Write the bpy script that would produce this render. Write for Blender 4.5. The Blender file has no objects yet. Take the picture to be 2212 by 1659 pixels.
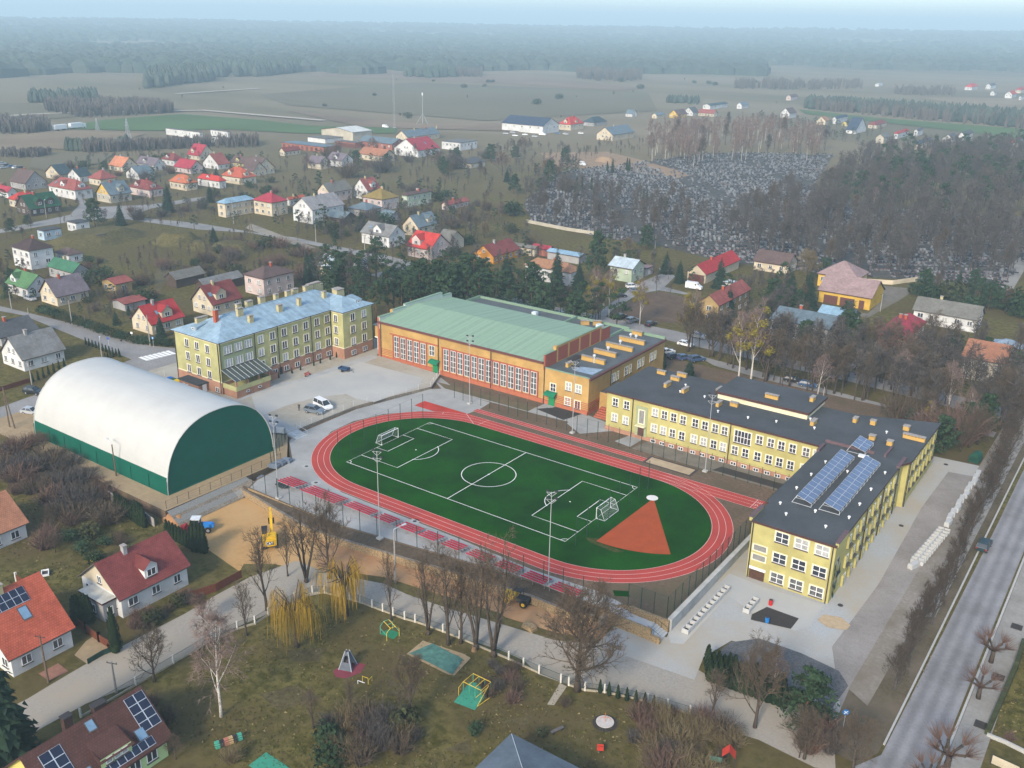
import bpy, bmesh, math, random
from mathutils import Vector, Matrix, noise
R = math.radians
SC = bpy.context.scene
COL = SC.collection
# ------------------------------------------------------------------ camera (drone at 81 m)
CAM = Vector((98.47, -132.8, 81.0))
PITCH, ROLL = R(20.661), R(1.0833)
EV = Vector((0.81792877, -0.5753195)); NV = Vector((0.5753195, 0.81792877))
def _uv(v): return Vector((v.x*EV.x+v.y*EV.y, v.x*NV.x+v.y*NV.y, v.z))
_right = Vector((1, 0, 0)); _up = Vector((0, math.sin(PITCH), math.cos(PITCH))); FW = _uv(Vector((0, math.cos(PITCH), -math.sin(PITCH))))
RT = _uv(_right*math.cos(ROLL)+_up*math.sin(ROLL)); UP = _uv(_up*math.cos(ROLL)-_right*math.sin(ROLL))
cd = bpy.data.cameras.new('camera'); cam = bpy.data.objects.new('camera', cd); COL.objects.link(cam)
cd.sensor_width = 36; cd.lens = 33.50; cd.clip_start = 1; cd.clip_end = 60000
cam.matrix_world = Matrix(((RT.x, UP.x, -FW.x, CAM.x), (RT.y, UP.y, -FW.y, CAM.y), (RT.z, UP.z, -FW.z, CAM.z), (0, 0, 0, 1)))
SC.camera = cam
# ------------------------------------------------------------------ daylight through thin cloud
SUN_EL, SUN_AZ = R(31), R(277)     # azimuth in the scene's own frame (from +x, anticlockwise)
sd = Vector((math.cos(SUN_EL)*math.cos(SUN_AZ), math.cos(SUN_EL)*math.sin(SUN_AZ), math.sin(SUN_EL)))
sl = bpy.data.lights.new('sun', 'SUN'); so = bpy.data.objects.new('sun', sl); COL.objects.link(so)
sl.energy = 1.5; sl.angle = R(11); sl.color = (1, .89, .74)
so.rotation_euler = sd.to_track_quat('Z', 'Y').to_euler()
wd = bpy.data.worlds.new('World'); SC.world = wd; wd.use_nodes = True
nt = wd.node_tree; bg = nt.nodes['Background']
sky = nt.nodes.new('ShaderNodeTexSky'); sky.sky_type = 'NISHITA'; sky.sun_disc = False
sky.sun_elevation = SUN_EL; sky.sun_rotation = math.pi/2-SUN_AZ
sky.air_density = 0.9; sky.dust_density = 1.1; sky.ozone_density = 0.0
nt.links.new(sky.outputs[0], bg.inputs[0]); bg.inputs[1].default_value = 0.125
SC.view_settings.view_transform = 'Standard'; SC.view_settings.look = 'None'
SC.view_settings.exposure = 1.5; SC.view_settings.gamma = 1
HAZE_D = 0.00030; HAZE_C = (0.67, 0.90, 1.0)
try:
 SC.cycles.max_bounces = 4; SC.cycles.diffuse_bounces = 2; SC.cycles.volume_bounces = 0; SC.cycles.transparent_max_bounces = 8
except Exception: pass
# ------------------------------------------------------------------ image <-> place (photo read at 2212 px width)
FD, CX, CY = 2058.6, 1106.0, 829.6
def S(t): t = min(1, max(0, t)); return t*t*(3-2*t)
def T(x, y):                       # height of the terrain
 w = S((-40-x)/40)
 z = (-1.8+1.7*S((y+30)/100))*(1-w)+(-1.8+1.75*S((y+78)/30))*w
 dx, dy = x-CAM.x, y-CAM.y; d = math.hypot(dx, dy)
 if d > 2200:
  k = S((d-2200)/5200)
  n = noise.noise(Vector((x*.00032, y*.00032, 3.1)))*.5+noise.noise(Vector((x*.0011, y*.0011, 9)))*.18
  side = (dx*RT.x+dy*RT.y)/d
  z += k*(62+26*n+30*side)
 return z
def ray(x, y): return RT*((x-CX)/FD)-UP*((y-CY)/FD)+FW
def G(x, y, z=None):
 d = ray(x, y); zz = -1.0 if z is None else z
 for i in range(14 if z is None else 1):
  p = CAM+d*((zz-CAM.z)/d.z)
  if z is None: zz = T(p.x, p.y)
 return Vector((p.x, p.y, zz))
ZX, ZY = (0, 542.0, 1084.0, 1656.5), (169.4, 474.3, 846.9, 1242.5)
def D(r, c, x, y): return (ZX[c]+x*.25115, ZY[r]+y*.25115)
def Q(r, c, x, y, z=None): return G(*D(r, c, x, y), z)
def hgt(b, ytop):                  # height above b whose image row is ytop
 X = b-CAM; s = (CY-ytop)/FD
 return (X.dot(UP)-s*X.dot(FW))/(s*FW.z-UP.z)
def prx(p):
 X = p-CAM; return CX+FD*X.dot(RT)/X.dot(FW)
def pry(p):
 X = p-CAM; return CY-FD*X.dot(UP)/X.dot(FW)
# ------------------------------------------------------------------ materials
MATS = {}
def M(name, col, rough=.85, var=.14, scale=1.5, col2=None, big=0, metal=0, spec=.06, bump=0, detail=3, lo=.3, hi=.7, bigcol=None):
 if name in MATS: return MATS[name]
 m = bpy.data.materials.new(name); m.use_nodes = True; n = m.node_tree.nodes; l = m.node_tree.links
 b = n['Principled BSDF']; b.inputs['Roughness'].default_value = rough; b.inputs['Metallic'].default_value = metal
 b.inputs['Specular IOR Level'].default_value = spec
 g = n.new('ShaderNodeNewGeometry'); tx = n.new('ShaderNodeTexNoise'); tx.inputs['Scale'].default_value = scale; tx.inputs['Detail'].default_value = detail
 tx.inputs['Roughness'].default_value = .6
 l.new(g.outputs['Position'], tx.inputs['Vector'])
 cr = n.new('ShaderNodeValToRGB'); cr.color_ramp.elements[0].position = lo; cr.color_ramp.elements[1].position = hi
 c1 = [c*(1-var) for c in col]; c2 = list(col2) if col2 else [min(1, c*(1+var)) for c in col]
 cr.color_ramp.elements[0].color = (*c1, 1); cr.color_ramp.elements[1].color = (*c2, 1)
 l.new(tx.outputs[0], cr.inputs[0]); out = cr.outputs[0]
 if big:
  t2 = n.new('ShaderNodeTexNoise'); t2.inputs['Scale'].default_value = big; t2.inputs['Detail'].default_value = 5; t2.inputs['Roughness'].default_value = .65
  l.new(g.outputs['Position'], t2.inputs['Vector'])
  mr = n.new('ShaderNodeMapRange'); mr.inputs[1].default_value = .38; mr.inputs[2].default_value = .64
  l.new(t2.outputs[0], mr.inputs[0])
  mx = n.new('ShaderNodeMix'); mx.data_type = 'RGBA'; l.new(mr.outputs[0], mx.inputs[0]); l.new(out, mx.inputs[6])
  if bigcol: mx.inputs[7].default_value = (*bigcol, 1)
  else:
   hs = n.new('ShaderNodeMix'); hs.data_type = 'RGBA'; hs.blend_type = 'MULTIPLY'; hs.inputs[0].default_value = 1
   l.new(out, hs.inputs[6]); hs.inputs[7].default_value = (.76, .75, .74, 1); l.new(hs.outputs[2], mx.inputs[7])
  out = mx.outputs[2]
 l.new(out, b.inputs['Base Color'])
 if bump:
  bp = n.new('ShaderNodeBump'); bp.inputs['Strength'].default_value = bump; bp.inputs['Distance'].default_value = .1
  l.new(tx.outputs[0], bp.inputs['Height']); l.new(bp.outputs[0], b.inputs['Normal'])
 MATS[name] = m; return m
def MR(name, col, kind='tile', rough=.7, wear=1):
 """roofing with courses (tile) or standing seams (metal), in the roof's own UV metres"""
 if name in MATS: return MATS[name]
 m = M(name, col, rough, .12 if wear else .05, 1.2, big=.35 if wear else 0); n = m.node_tree.nodes; l = m.node_tree.links; b = n['Principled BSDF']
 src = b.inputs['Base Color'].links[0].from_socket
 uv = n.new('ShaderNodeUVMap'); sp = n.new('ShaderNodeSeparateXYZ'); l.new(uv.outputs[0], sp.inputs[0])
 if kind == 'felt': return m
 br = n.new('ShaderNodeTexBrick'); br.offset = .5 if kind == 'tile' else 0
 br.inputs['Scale'].default_value = 1; br.inputs['Brick Width'].default_value = .34 if kind == 'tile' else .62
 br.inputs['Row Height'].default_value = .36 if kind == 'tile' else 60
 br.inputs['Mortar Size'].default_value = .035; br.inputs['Mortar Smooth'].default_value = .3; br.inputs['Bias'].default_value = 0
 br.inputs['Color1'].default_value = (1, 1, 1, 1); br.inputs['Color2'].default_value = (.80, .80, .80, 1)
 br.inputs['Mortar'].default_value = (.55, .55, .55, 1) if kind == 'tile' else (.72, .72, .72, 1)
 l.new(uv.outputs[0], br.inputs['Vector'])
 mu = n.new('ShaderNodeMix'); mu.data_type = 'RGBA'; mu.blend_type = 'MULTIPLY'; mu.inputs[0].default_value = .8
 l.new(src, mu.inputs[6]); l.new(br.outputs[0], mu.inputs[7]); l.new(mu.outputs[2], b.inputs['Base Color'])
 bp = n.new('ShaderNodeBump'); bp.inputs['Strength'].default_value = .35; bp.inputs['Distance'].default_value = .04
 l.new(br.outputs[1], bp.inputs['Height']); bp.invert = True; l.new(bp.outputs[0], b.inputs['Normal'])
 return m
# ------------------------------------------------------------------ mesh collector
class MB:
 def __init__(s): s.v = []; s.f = []; s.m = []; s.uv = []
 def face(s, pts, m=0, uv=None):
  i = len(s.v); s.v += [tuple(p) for p in pts]; s.f.append(tuple(range(i, i+len(pts)))); s.m.append(m); s.uv.append(uv)
 def box(s, c, d, rz=0, m=0, mt=None):
  x, y, z = c; a, b, h = d[0]/2, d[1]/2, d[2]/2; co, si = math.cos(rz), math.sin(rz)
  P = [(x+u*co-w*si, y+u*si+w*co, z+t) for t in (-h, h) for (u, w) in ((-a, -b), (a, -b), (a, b), (-a, b))]
  i = len(s.v); s.v += P
  for k, q in enumerate(((3, 2, 1, 0), (4, 5, 6, 7), (0, 1, 5, 4), (1, 2, 6, 5), (2, 3, 7, 6), (3, 0, 4, 7))):
   s.f.append(tuple(i+j for j in q)); s.m.append(mt if (mt is not None and k == 1) else m); s.uv.append(None)
 def prism(s, poly, z0, z1, m=0, mt=None, cap=True):
  n = len(poly); i = len(s.v)
  if sum(poly[k][0]*poly[(k+1) % n][1]-poly[(k+1) % n][0]*poly[k][1] for k in range(n)) < 0: poly = poly[::-1]
  s.v += [(p[0], p[1], z0) for p in poly]+[(p[0], p[1], z1) for p in poly]
  for k in range(n):
   j = (k+1) % n; s.f.append((i+k, i+j, i+n+j, i+n+k)); s.m.append(m); s.uv.append(None)
  if cap: s.f.append(tuple(range(i+n, i+2*n))); s.m.append(m if mt is None else mt); s.uv.append(None)
 def tube(s, pts, rad, n=5, m=0, cap=True):
  rings = []
  for k, p in enumerate(pts):
   p = Vector(p); a = Vector(pts[max(0, k-1)]); b = Vector(pts[min(len(pts)-1, k+1)]); d = (b-a)
   if d.length < 1e-9: d = Vector((0, 0, 1))
   d.normalize(); x = d.orthogonal().normalized(); y = d.cross(x); r = rad[k] if isinstance(rad, (list, tuple)) else rad
   i = len(s.v); s.v += [tuple(p+(x*math.cos(6.2832*j/n)+y*math.sin(6.2832*j/n))*r) for j in range(n)]; rings.append(i)
  for a, b in zip(rings, rings[1:]):
   for j in range(n):
    q = (j+1) % n; s.f.append((a+j, a+q, b+q, b+j)); s.m.append(m); s.uv.append(None)
  if cap:
   s.f.append(tuple(rings[0]+j for j in reversed(range(n)))); s.m.append(m); s.uv.append(None)
   s.f.append(tuple(rings[-1]+j for j in range(n))); s.m.append(m); s.uv.append(None)
 def cyl(s, c, r, h, n=10, m=0, r2=None):
  s.tube([c, (c[0], c[1], c[2]+h)], [r, r if r2 is None else r2], n, m)
 def mesh(s, name, mats, smooth=False):
  me = bpy.data.meshes.new(name); me.from_pydata(s.v, [], s.f)
  for q in (mats if isinstance(mats, (list, tuple)) else [mats]): me.materials.append(q)
  me.polygons.foreach_set('material_index', s.m)
  if smooth: me.polygons.foreach_set('use_smooth', [True]*len(s.f))
  if any(s.uv):
   ul = me.uv_layers.new(name='UVMap').data; k = 0
   for fc, u in zip(s.f, s.uv):
    for j in range(len(fc)):
     ul[k].uv = u[j] if u else (0, 0); k += 1
  me.update(); return me
 def build(s, name, mats, parent=None, loc=(0, 0, 0), rz=0, smooth=False):
  return link(name, s.mesh(name, mats, smooth), parent, loc, rz)
def link(name, me, parent=None, loc=(0, 0, 0), rz=0, sc=None):
 o = bpy.data.objects.new(name, me); COL.objects.link(o); o.location = loc; o.rotation_euler = (0, 0, rz)
 if sc: o.scale = sc
 if parent: o.parent = parent; KIDS.setdefault(parent, []).append(o)
 return o
KIDS = {}
def tag(o, label, cat, group=None):
 o['label'] = label; o['category'] = cat
 if group: o['group'] = group
 return o
def thing(name, label, cat, loc, rz=0, group=None): return tag(link(name, None, None, loc, rz), label, cat, group)
def struct(o, kind='structure'): o['kind'] = kind; return o
from mathutils.geometry import tessellate_polygon
def sheet(name, pts, mat, z=None, off=.02, tess=6, kind='structure'):
 """flat or draped surface over a polygon given in place coordinates"""
 bm = bmesh.new(); vs = [bm.verts.new((p[0], p[1], 0)) for p in pts]
 for t in tessellate_polygon([[Vector((p[0], p[1], 0)) for p in pts]]): bm.faces.new([vs[i] for i in t])
 if z is None:
  for k in range(9):
   es = [e for e in bm.edges if e.calc_length() > tess]
   if not es: break
   bmesh.ops.subdivide_edges(bm, edges=es, cuts=1); bmesh.ops.triangulate(bm, faces=[q for q in bm.faces if len(q.verts) > 3])
 for v in bm.verts: v.co.z = z if z is not None else T(v.co.x, v.co.y)+off
 bm.normal_update()
 bmesh.ops.reverse_faces(bm, faces=[q for q in bm.faces if q.normal.z < 0])
 me = bpy.data.meshes.new(name); bm.to_mesh(me); bm.free(); me.materials.append(mat)
 return struct(link(name, me), kind)
def psheet(name, px, mat, off=.02, tess=6, z=None): return sheet(name, [G(*p, z) if z is not None else G(*p) for p in px], mat, z, off, tess)
def slab(name, poly, z, mtop, mside, depth=3.2):
 mb = MB(); mb.prism([tuple(p[:2]) for p in poly], z-depth, z, 1, 0); return struct(mb.build(name, [mtop, mside]))
def strip(mb, line, width, z, m=0, closed=False):
 """flat ribbon along a 2D line"""
 n = len(line); L = []
 for k in range(n):
  a = Vector(line[(k-1) % n] if closed or k else line[k]); b = Vector(line[(k+1) % n] if closed or k < n-1 else line[k])
  d = (b-a).normalized(); p = Vector(line[k]); q = Vector((-d.y, d.x))*width/2; L.append((p-q, p+q))
 for k in range(n if closed else n-1):
  a, b = L[k], L[(k+1) % n]; mb.face([(*a[0], z), (*b[0], z), (*b[1], z), (*a[1], z)], m)
# ================================================================== THE SETTING
m_ground = M('dry_grass', (.075, .07, .014), .95, .25, .8, col2=(.15, .125, .04), big=.05, bigcol=(.095, .072, .03), detail=8, lo=.38, hi=.62)
def far_ground():                  # adds field mottling and furrow streaks; tones paled far off in place of haze
 n = m_ground.node_tree.nodes; l = m_ground.node_tree.links; b = n['Principled BSDF']; src = b.inputs['Base Color'].links[0].from_socket
 g = n.new('ShaderNodeNewGeometry'); mp = n.new('ShaderNodeMapping'); mp.inputs['Rotation'].default_value = (0, 0, R(-34)); mp.inputs['Scale'].default_value = (.0016, .0058, 1)
 t = n.new('ShaderNodeTexNoise'); t.inputs['Scale'].default_value = 1; t.inputs['Detail'].default_value = 6
 l.new(g.outputs['Position'], mp.inputs[0]); l.new(mp.outputs[0], t.inputs['Vector'])
 cr = n.new('ShaderNodeValToRGB'); e = cr.color_ramp.elements
 e[0].position = .36; e[0].color = (.13, .112, .066, 1); e[1].position = .62; e[1].color = (.21, .17, .11, 1)
 k = e.new(.5); k.color = (.185, .15, .092, 1); l.new(t.outputs[0], cr.inputs[0])
 d = n.new('ShaderNodeVectorMath'); d.operation = 'DISTANCE'; d.inputs[1].default_value = (98, -132, 0); l.new(g.outputs['Position'], d.inputs[0])
 mr = n.new('ShaderNodeMapRange'); mr.inputs[1].default_value = 420; mr.inputs[2].default_value = 800; l.new(d.outputs['Value'], mr.inputs[0])
 mx = n.new('ShaderNodeMix'); mx.data_type = 'RGBA'; l.new(mr.outputs[0], mx.inputs[0]); l.new(src, mx.inputs[6]); l.new(cr.outputs[0], mx.inputs[7]); l.new(mx.outputs[2], b.inputs['Base Color'])
far_ground()
mb = MB(); nx, ny = 230, 210
fx = Vector((RT.x, RT.y)).normalized(); fy = Vector((-fx.y, fx.x))
xs = [38*math.sinh(-6.05+12.1*i/nx) for i in range(nx+1)]; ys = [130+55*math.sinh(-1.9+7.75*j/ny) for j in range(ny+1)]
for j in ys:
 for i in xs:
  p = Vector((CAM.x, CAM.y))+fx*i+fy*j; mb.v.append((p.x, p.y, T(p.x, p.y)))
for j in range(ny):
 for i in range(nx):
  a = j*(nx+1)+i; mb.f.append((a, a+1, a+nx+2, a+nx+1)); mb.m.append(0)
struct(mb.build('ground', m_ground, smooth=True))
# ---- levels
m_soil = M('bare_soil', (.13, .085, .055), .95, .2, 1.8, col2=(.19, .13, .09), big=.12, bigcol=(.105, .082, .05))
m_stone = M('gabion_stone', (.22, .19, .15), .9, .45, 5, big=.4, bump=.6)
m_gab = M('gabion_tan', (.28, .2, .11), .9, .5, 5, bump=.6)
m_conc = M('paving_blocks', (.42, .42, .40), .9, .07, 2.5, big=.09, detail=6)
m_park = M('pale_paving', (.44, .425, .38), .9, .1, 5, big=.06, bigcol=(.37, .37, .35), detail=6)
m_dust = M('dusty_paving', (.34, .30, .23), .92, .12, 1.2, big=.1, bigcol=(.39, .365, .31), detail=6)
m_sandd = M('sandy_yard', (.34, .255, .15), .95, .16, 1.2, big=.1, bigcol=(.28, .205, .12), detail=6)
m_ochre = M('ochre_sand', (.42, .25, .10), .95, .14, 1.5, big=.09, bigcol=(.46, .29, .13), detail=6)
m_orange = M('orange_soil', (.33, .165, .075), .95, .18, 1.2, big=.11, bigcol=(.40, .24, .12), detail=6)
STAD = [(-42.5, -12.2), (-34.2, -19.3), (-33.4, -28.5), (-32, -31.6), (-14, -31.7), (-7.8, -31.5), (-1, -30.4), (7, -29.3), (14.7, -28), (24, -26.6), (29.7, -25.9), (36.5, -25.9), (40.2, -25.9), (42.7, -22.9), (49.6, -22.5), (49.6, 24), (53.2, 24), (53.2, 33), (60, 33), (60, 84), (-45, 84), (-66, 84), (-66, 46), (-42, 36), (-38, 28.4), (-43.6, 8.4), (-44, -10.8)]
slab('stadium_terrace', STAD, 0, m_soil, m_gab)
DOMEY = [(-100, -16), (-99, -46.5), (-36, -46.5), (-35.4, -19), (-42.5, -12.4), (-44, -10.8), (-50, -15)]
slab('hall_yard', DOMEY, .2, m_sandd, m_soil)
PARK = [(-44.1, -10.8), (-43.7, 8.4), (-41.2, 18.5), (-38.2, 28.4), (-42, 36.2), (-64, 37.2), (-66, 47), (-92, 47), (-99, 20), (-99, -13.5), (-70, -15.5), (-50, -15)]
slab('car_park', PARK, .6, m_dust, m_stone)
z = .6
m_pav2 = M('grey_paving_strip', (.40, .40, .385), .9, .06, 2.5, big=.12)
sheet('paving', [zz[:2] for zz in (Q(1, 1, 0, 1500, z), Q(1, 1, 400, 1400, z), Q(1, 1, 640, 1330, z), Q(1, 1, 950, 1225, z), Q(1, 1, 1480, 1365, z), Q(1, 1, 1440, 1440, z), Q(1, 1, 1060, 1570, z), Q(1, 1, 900, 1540, z), Q(1, 1, 820, 1500, z), Q(1, 1, 560, 1530, z), Q(1, 1, 300, 1600, z), Q(1, 1, 60, 1700, z))], m_park, .612)
sheet('pavement', [(-71.5, -13.4), (-44.8, -11.2), (-44.3, -8), (-56, -6.5), (-66.5, -7.5), (-66.5, 5), (-62, 12), (-62.5, 36), (-65.5, 36.5), (-66, 28), (-66.3, 12), (-69.5, 6), (-66.8, -5.5), (-72, -6), (-93, -6), (-93, -11)], m_pav2, .606)
sheet('drive', [(-57, -6), (-45, -8), (-45, 2), (-50, 9.5), (-56, 9)], m_dust, .608)
# dome yard details: rough verge, gravel belts
mb = MB()
m_grav = M('grey_gravel', (.20, .20, .185), .95, .35, 9)
for a, b, mt in ((-35.6, -34.5, 0), (-34.5, -33.9, 1), (-33.9, -32.9, 0), (-32.9, -32.2, 1)):
 za, zb = .2-(a+35.6)*.56, .2-(b+35.6)*.56
 for v0, v1 in ((-46.4, -40), (-40, -33.4)): mb.face([(a, v0, za), (b, v0, zb), (b, v1, zb), (a, v1, za)], mt)
 mb.face([(a, -33.4, za), (b, -33.4, zb), (b+1.2*(b > -34), -29, zb*.2), (a, -29, za*.2+.1)], mt)
struct(mb.build('gravel_bank', [m_grav, m_stone]))
# ---- terrace paving and grounds round the track
m_pave = M('light_paving', (.35, .35, .33), .9, .11, 5, big=.1, detail=6)
sheet('terrace_paving', [(-41.8, -12.6), (-34, -18.8), (-33, -28.5), (-31.7, -31.3), (-14, -31.4), (-7.8, -31.2), (-1, -30.1), (7, -29), (14.7, -27.7), (24, -26.3), (29.7, -25.6), (40.2, -25.7), (42.3, -22.9), (38, -22.2), (26, -23.2), (10, -22.6), (-17, -22.4), (-26, -20), (-34, -13.6), (-38.6, -4), (-38.9, 3), (-36.5, 10), (-31, 16.6), (-22, 21.5), (-21.5, 25), (-22, 30), (-36, 30.4), (-38.3, 28.2), (-43.2, 8.4), (-43.3, -10)], m_pave, .008)
sheet('footpath', [(-41.5, 35.8), (-41.5, 33.2), (-36.5, 30), (-30, 30), (-10, 30.8), (-1.5, 31.5), (-1.5, 34.5), (-9, 34.6), (-9, 37.2), (-11.8, 37.2), (-12, 34), (-36, 33)], m_pave, .012)
sheet('forecourt', [(-2.6, 37.2), (-1.6, 30.5), (3.6, 27.4), (8.4, 33), (6.4, 36), (-.6, 37.4)], m_pave, .016)
m_dsoil = M('dark_topsoil', (.05, .043, .038), .95, .2, 5)
sheet('flower_bed', [(-11.6, 33.3), (-8.4, 37), (-1.8, 37.1), (-3.2, 31.6)], m_dsoil, .02)
sheet('entrance_path', [(11.4, 28.6), (12.4, 33), (15.6, 33), (15.4, 28)], m_pave, .012)
m_verge = M('verge_grass', (.115, .10, .055), .95, .25, 2, big=.3, bigcol=(.15, .115, .07))
sheet('verge', [(-40, 32.8), (-36, 30.6), (-12.2, 31), (-12.2, 34), (-36, 33.1)], m_verge, .02)
sheet('verge', [(-42, 36.9), (-42, 33.4), (-57, 36.4), (-62, 38.5)], m_verge, .024)
m_gr2 = M('coarse_gravel', (.19, .17, .135), .95, .35, 6, big=.4)
sheet('gravel_strip', [(16, 27.6), (17, 32.9), (52.5, 32.9), (49, 27.6)], m_gr2, .010)
sheet('flower_bed', [(33.5, 28.3), (34.4, 30.9), (49, 30.9), (48.3, 28.3)], m_dsoil, .018)
sheet('verge', [(43.5, -22.4), (49.4, -22.4), (49.4, 8), (46, 17), (40, -16), (38, -20)], M('red_clay', (.145, .098, .063), .95, .2, 1.5, big=.2, bigcol=(.12, .095, .055)), .004)
# ---- the running track, the pitch and their lines
UL, UR, VC, RI, RO = -16.6, 26.5, -.35, 18.15, 21.85
def oval(r, n=44):
 a = [(UL+r*math.cos(t), VC+r*math.sin(t)) for t in [math.pi/2+math.pi*k/n for k in range(n+1)]]
 b = [(UR+r*math.cos(t), VC+r*math.sin(t)) for t in [-math.pi/2+math.pi*k/n for k in range(n+1)]]
 return a+b
m_track = M('red_running_surface', (.43, .062, .048), .9, .1, 9, big=.15, bigcol=(.36, .056, .045))
m_track2 = M('plain_red_surface', (.47, .055, .04), .9, .06, 14, big=.3)
m_line = M('white_line_paint', (.78, .76, .72), .8, .05, 3)
m_pline = M('pink_line_paint', (.72, .52, .47), .8, .06, 3)
mb = MB(); a, b = oval(RI), oval(RO)
for k in range(len(a)):
 j = (k+1) % len(a); mb.face([(*b[k], .03), (*b[j], .03), (*a[j], .03), (*a[k], .03)][::-1])
mb.face([(UR-4, VC+RI, .026), (47.2, VC+RI+.1, .026), (47.2, VC+RO+.3, .026), (UR-4, VC+RO, .026)])
struct(mb.build('running_track', m_track))
mb = MB(); mb.face([(-34.5, 18, .026), (-15, 18, .026), (-15, 21.5, .026), (-34.5, 21.5, .026)]); struct(mb.build('track_run_out', m_track2))
mb = MB(); mb.face([(-22, 23.45, .02), (21.1, 23.45, .02), (21.1, 25.2, .02), (-22, 25.2, .02)]); struct(mb.build('jump_runway', m_track))
mb = MB(); w = (RO-RI)/3
for k in range(4): strip(mb, oval(RI+.06+k*(w-.04)), .065, .042, closed=True)
for k in range(4): strip(mb, [(UR, VC+RI+.06+k*(w-.04)), (46.4, VC+RI+.16+k*(w+.02))], .065, .046)
for y0 in (23.5, 24.3, 25.15): strip(mb, [(-22, y0), (21, y0)], .07, .036)
strip(mb, [(45.6, VC+RI), (45.6, VC+RO+.2)], .1, .05)
strip(mb, [(-22.3, 21.4), (-17.4, 17.8)], .09, .05); strip(mb, [(-16.4, 18), (-16, 21.4)], .08, .05); strip(mb, [(-26.8, 18.9), (-26.2, 18)], .08, .05)
SEG = {'1': [[(0, 0), (1, 0)]], '2': [[(0, 1), (0, 0), (.5, 0), (.5, 1), (1, 1), (1, 0)]], '3': [[(0, 0), (0, 1), (1, 1), (1, 0)], [(.5, 0), (.5, 1)]]}
for k, ch in enumerate('321'):
 for seg in SEG[ch]: strip(mb, [(46.0+.75*q[0], VC+RO-.55-k*w-.5*q[1]) for q in seg], .13, .05)
struct(mb.build('track_lines', m_pline))
m_turf = M('artificial_turf', (.009, .068, .004), .9, .2, 3, big=.09, bigcol=(.006, .034, .004), detail=6, spec=0)
mb = MB(); mb.face([(*p, .02) for p in oval(RI-.05)]); struct(mb.build('pitch_turf', m_turf))
PX, PY = 25.45, 12.6
mb = MB(); zl = .034; w = .13
strip(mb, [(-PX, -PY), (PX, -PY), (PX, PY), (-PX, PY)], w, zl, closed=True); strip(mb, [(0, -PY), (0, PY)], w, zl+.002)
circ = lambda cx, cy, r, a0, a1, n=40: [(cx+r*math.cos(R(a0+(a1-a0)*k/n)), cy+r*math.sin(R(a0+(a1-a0)*k/n))) for k in range(n+1)]
strip(mb, circ(0, 0, 5.25, 0, 354, 48), w, zl+.004, closed=True)
for s in (-1, 1):
 strip(mb, [(s*PX, -8.5), (s*(PX-9.6), -8.5), (s*(PX-9.6), 8.5), (s*PX, 8.5)], w, zl+.002)
 strip(mb, [(s*PX, -4), (s*(PX-3), -4), (s*(PX-3), 4), (s*PX, 4)], w, zl+.002)
 strip(mb, circ(s*(PX-7), 0, 4.6, 90 if s > 0 else -90, 270 if s > 0 else 90)[7:-7], w, zl+.004)
 mb.prism(circ(s*(PX-7), 0, .16, 0, 330, 10), zl, zl+.006)
 for t in (-1, 1):
  c0 = {(-1, -1): 0, (1, -1): 90, (1, 1): 180, (-1, 1): 270}[(s, t)]; strip(mb, circ(s*PX, t*PY, .9, c0, c0+90, 8), w*.8, zl+.004)
mb.prism(circ(0, 0, .18, 0, 330, 10), zl, zl+.008)
struct(mb.build('pitch_lines', m_line))
m_clay = M('shot_put_clay', (.36, .07, .022), .95, .14, 4, big=.4, bigcol=(.30, .06, .02))
arc = [(30.2+19*math.cos(R(q)), 9.7+19*math.sin(R(q))) for q in [268+38.5*k/16 for k in range(17)]]
mb = MB(); mb.prism([(29.95, 9.5), *arc, (30.5, 9.75)], .0, .036); struct(mb.build('throwing_sector', m_clay))
mb = MB(); mb.prism(circ(29.7, 10.5, 1.07, 0, 350, 28), 0, .05); struct(mb.build('throwing_circle', M('white_concrete_disc', (.66, .64, .58), .8, .04, 4)))
sheet('worn_turf', [(27.4, -9.4), (29.7, -8.2), (31, -9.3), (35, -9.5), (34, -10.6), (29, -10.3)], M('worn_turf', (.05, .055, .012), .95, .35, 1.5), .027)
m_edge = M('dark_rubber_edging', (.07, .055, .05), .9, .1, 3)
mb = MB(); mb.prism([(20.9, 23.1), (31.4, 23.0), (31.4, 26.7), (20.9, 26.7)], 0, .05); struct(mb.build('sand_pit_edging', m_edge))
mb = MB(); mb.prism([(21.4, 23.5), (30.9, 23.4), (30.9, 26.2), (21.4, 26.2)], 0, .064); struct(mb.build('sand_pit', M('pit_sand', (.44, .34, .22), .95, .08, 2, big=.5)))
mb = MB(); mb.prism([(39.2, -20.6), (41.2, -19.4), (42.2, -20.6), (40.2, -21.8)], 0, .02); struct(mb.build('turf_offcut', m_turf))
# ---- near side: soil belt, sandy strip, roads
mb = MB(); NE = [(-33.5, -31.6), (-14, -31.7), (-7.8, -31.5), (-1, -30.4), (7, -29.3), (14.7, -28), (24, -26.6), (29.7, -25.9), (36.5, -25.9), (40.2, -25.9)]
for k in range(len(NE)-1):
 (x0, y0), (x1, y1) = NE[k], NE[k+1]; a = .35 if k < 1 else 1
 d0 = 2.6*(0 if k == 0 else 1); d1 = 2.6*(1 if k < 8 else .5)
 mb.face([(x0, y0-d0, -.5), (x1, y1-d1, -.5), (x1, y1+.05, -.02), (x0, y0+.05, -.02)], 0)
 mb.face([(x0, y0-d0-.5, -.46), (x1, y1-d1-.5, -.46), (x1, y1-d1, -.46), (x0, y0-d0, -.46)], 2)
 mb.face([(x0, y0-d0-.6, -2.2), (x1, y1-d1-.6, -2.2), (x1, y1-d1-.5, -.46), (x0, y0-d0-.5, -.46)], 1)
struct(mb.build('soil_bank', [M('bank_soil', (.095, .072, .05), .95, .25, 2, big=.3), m_gab, m_stone]))
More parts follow.
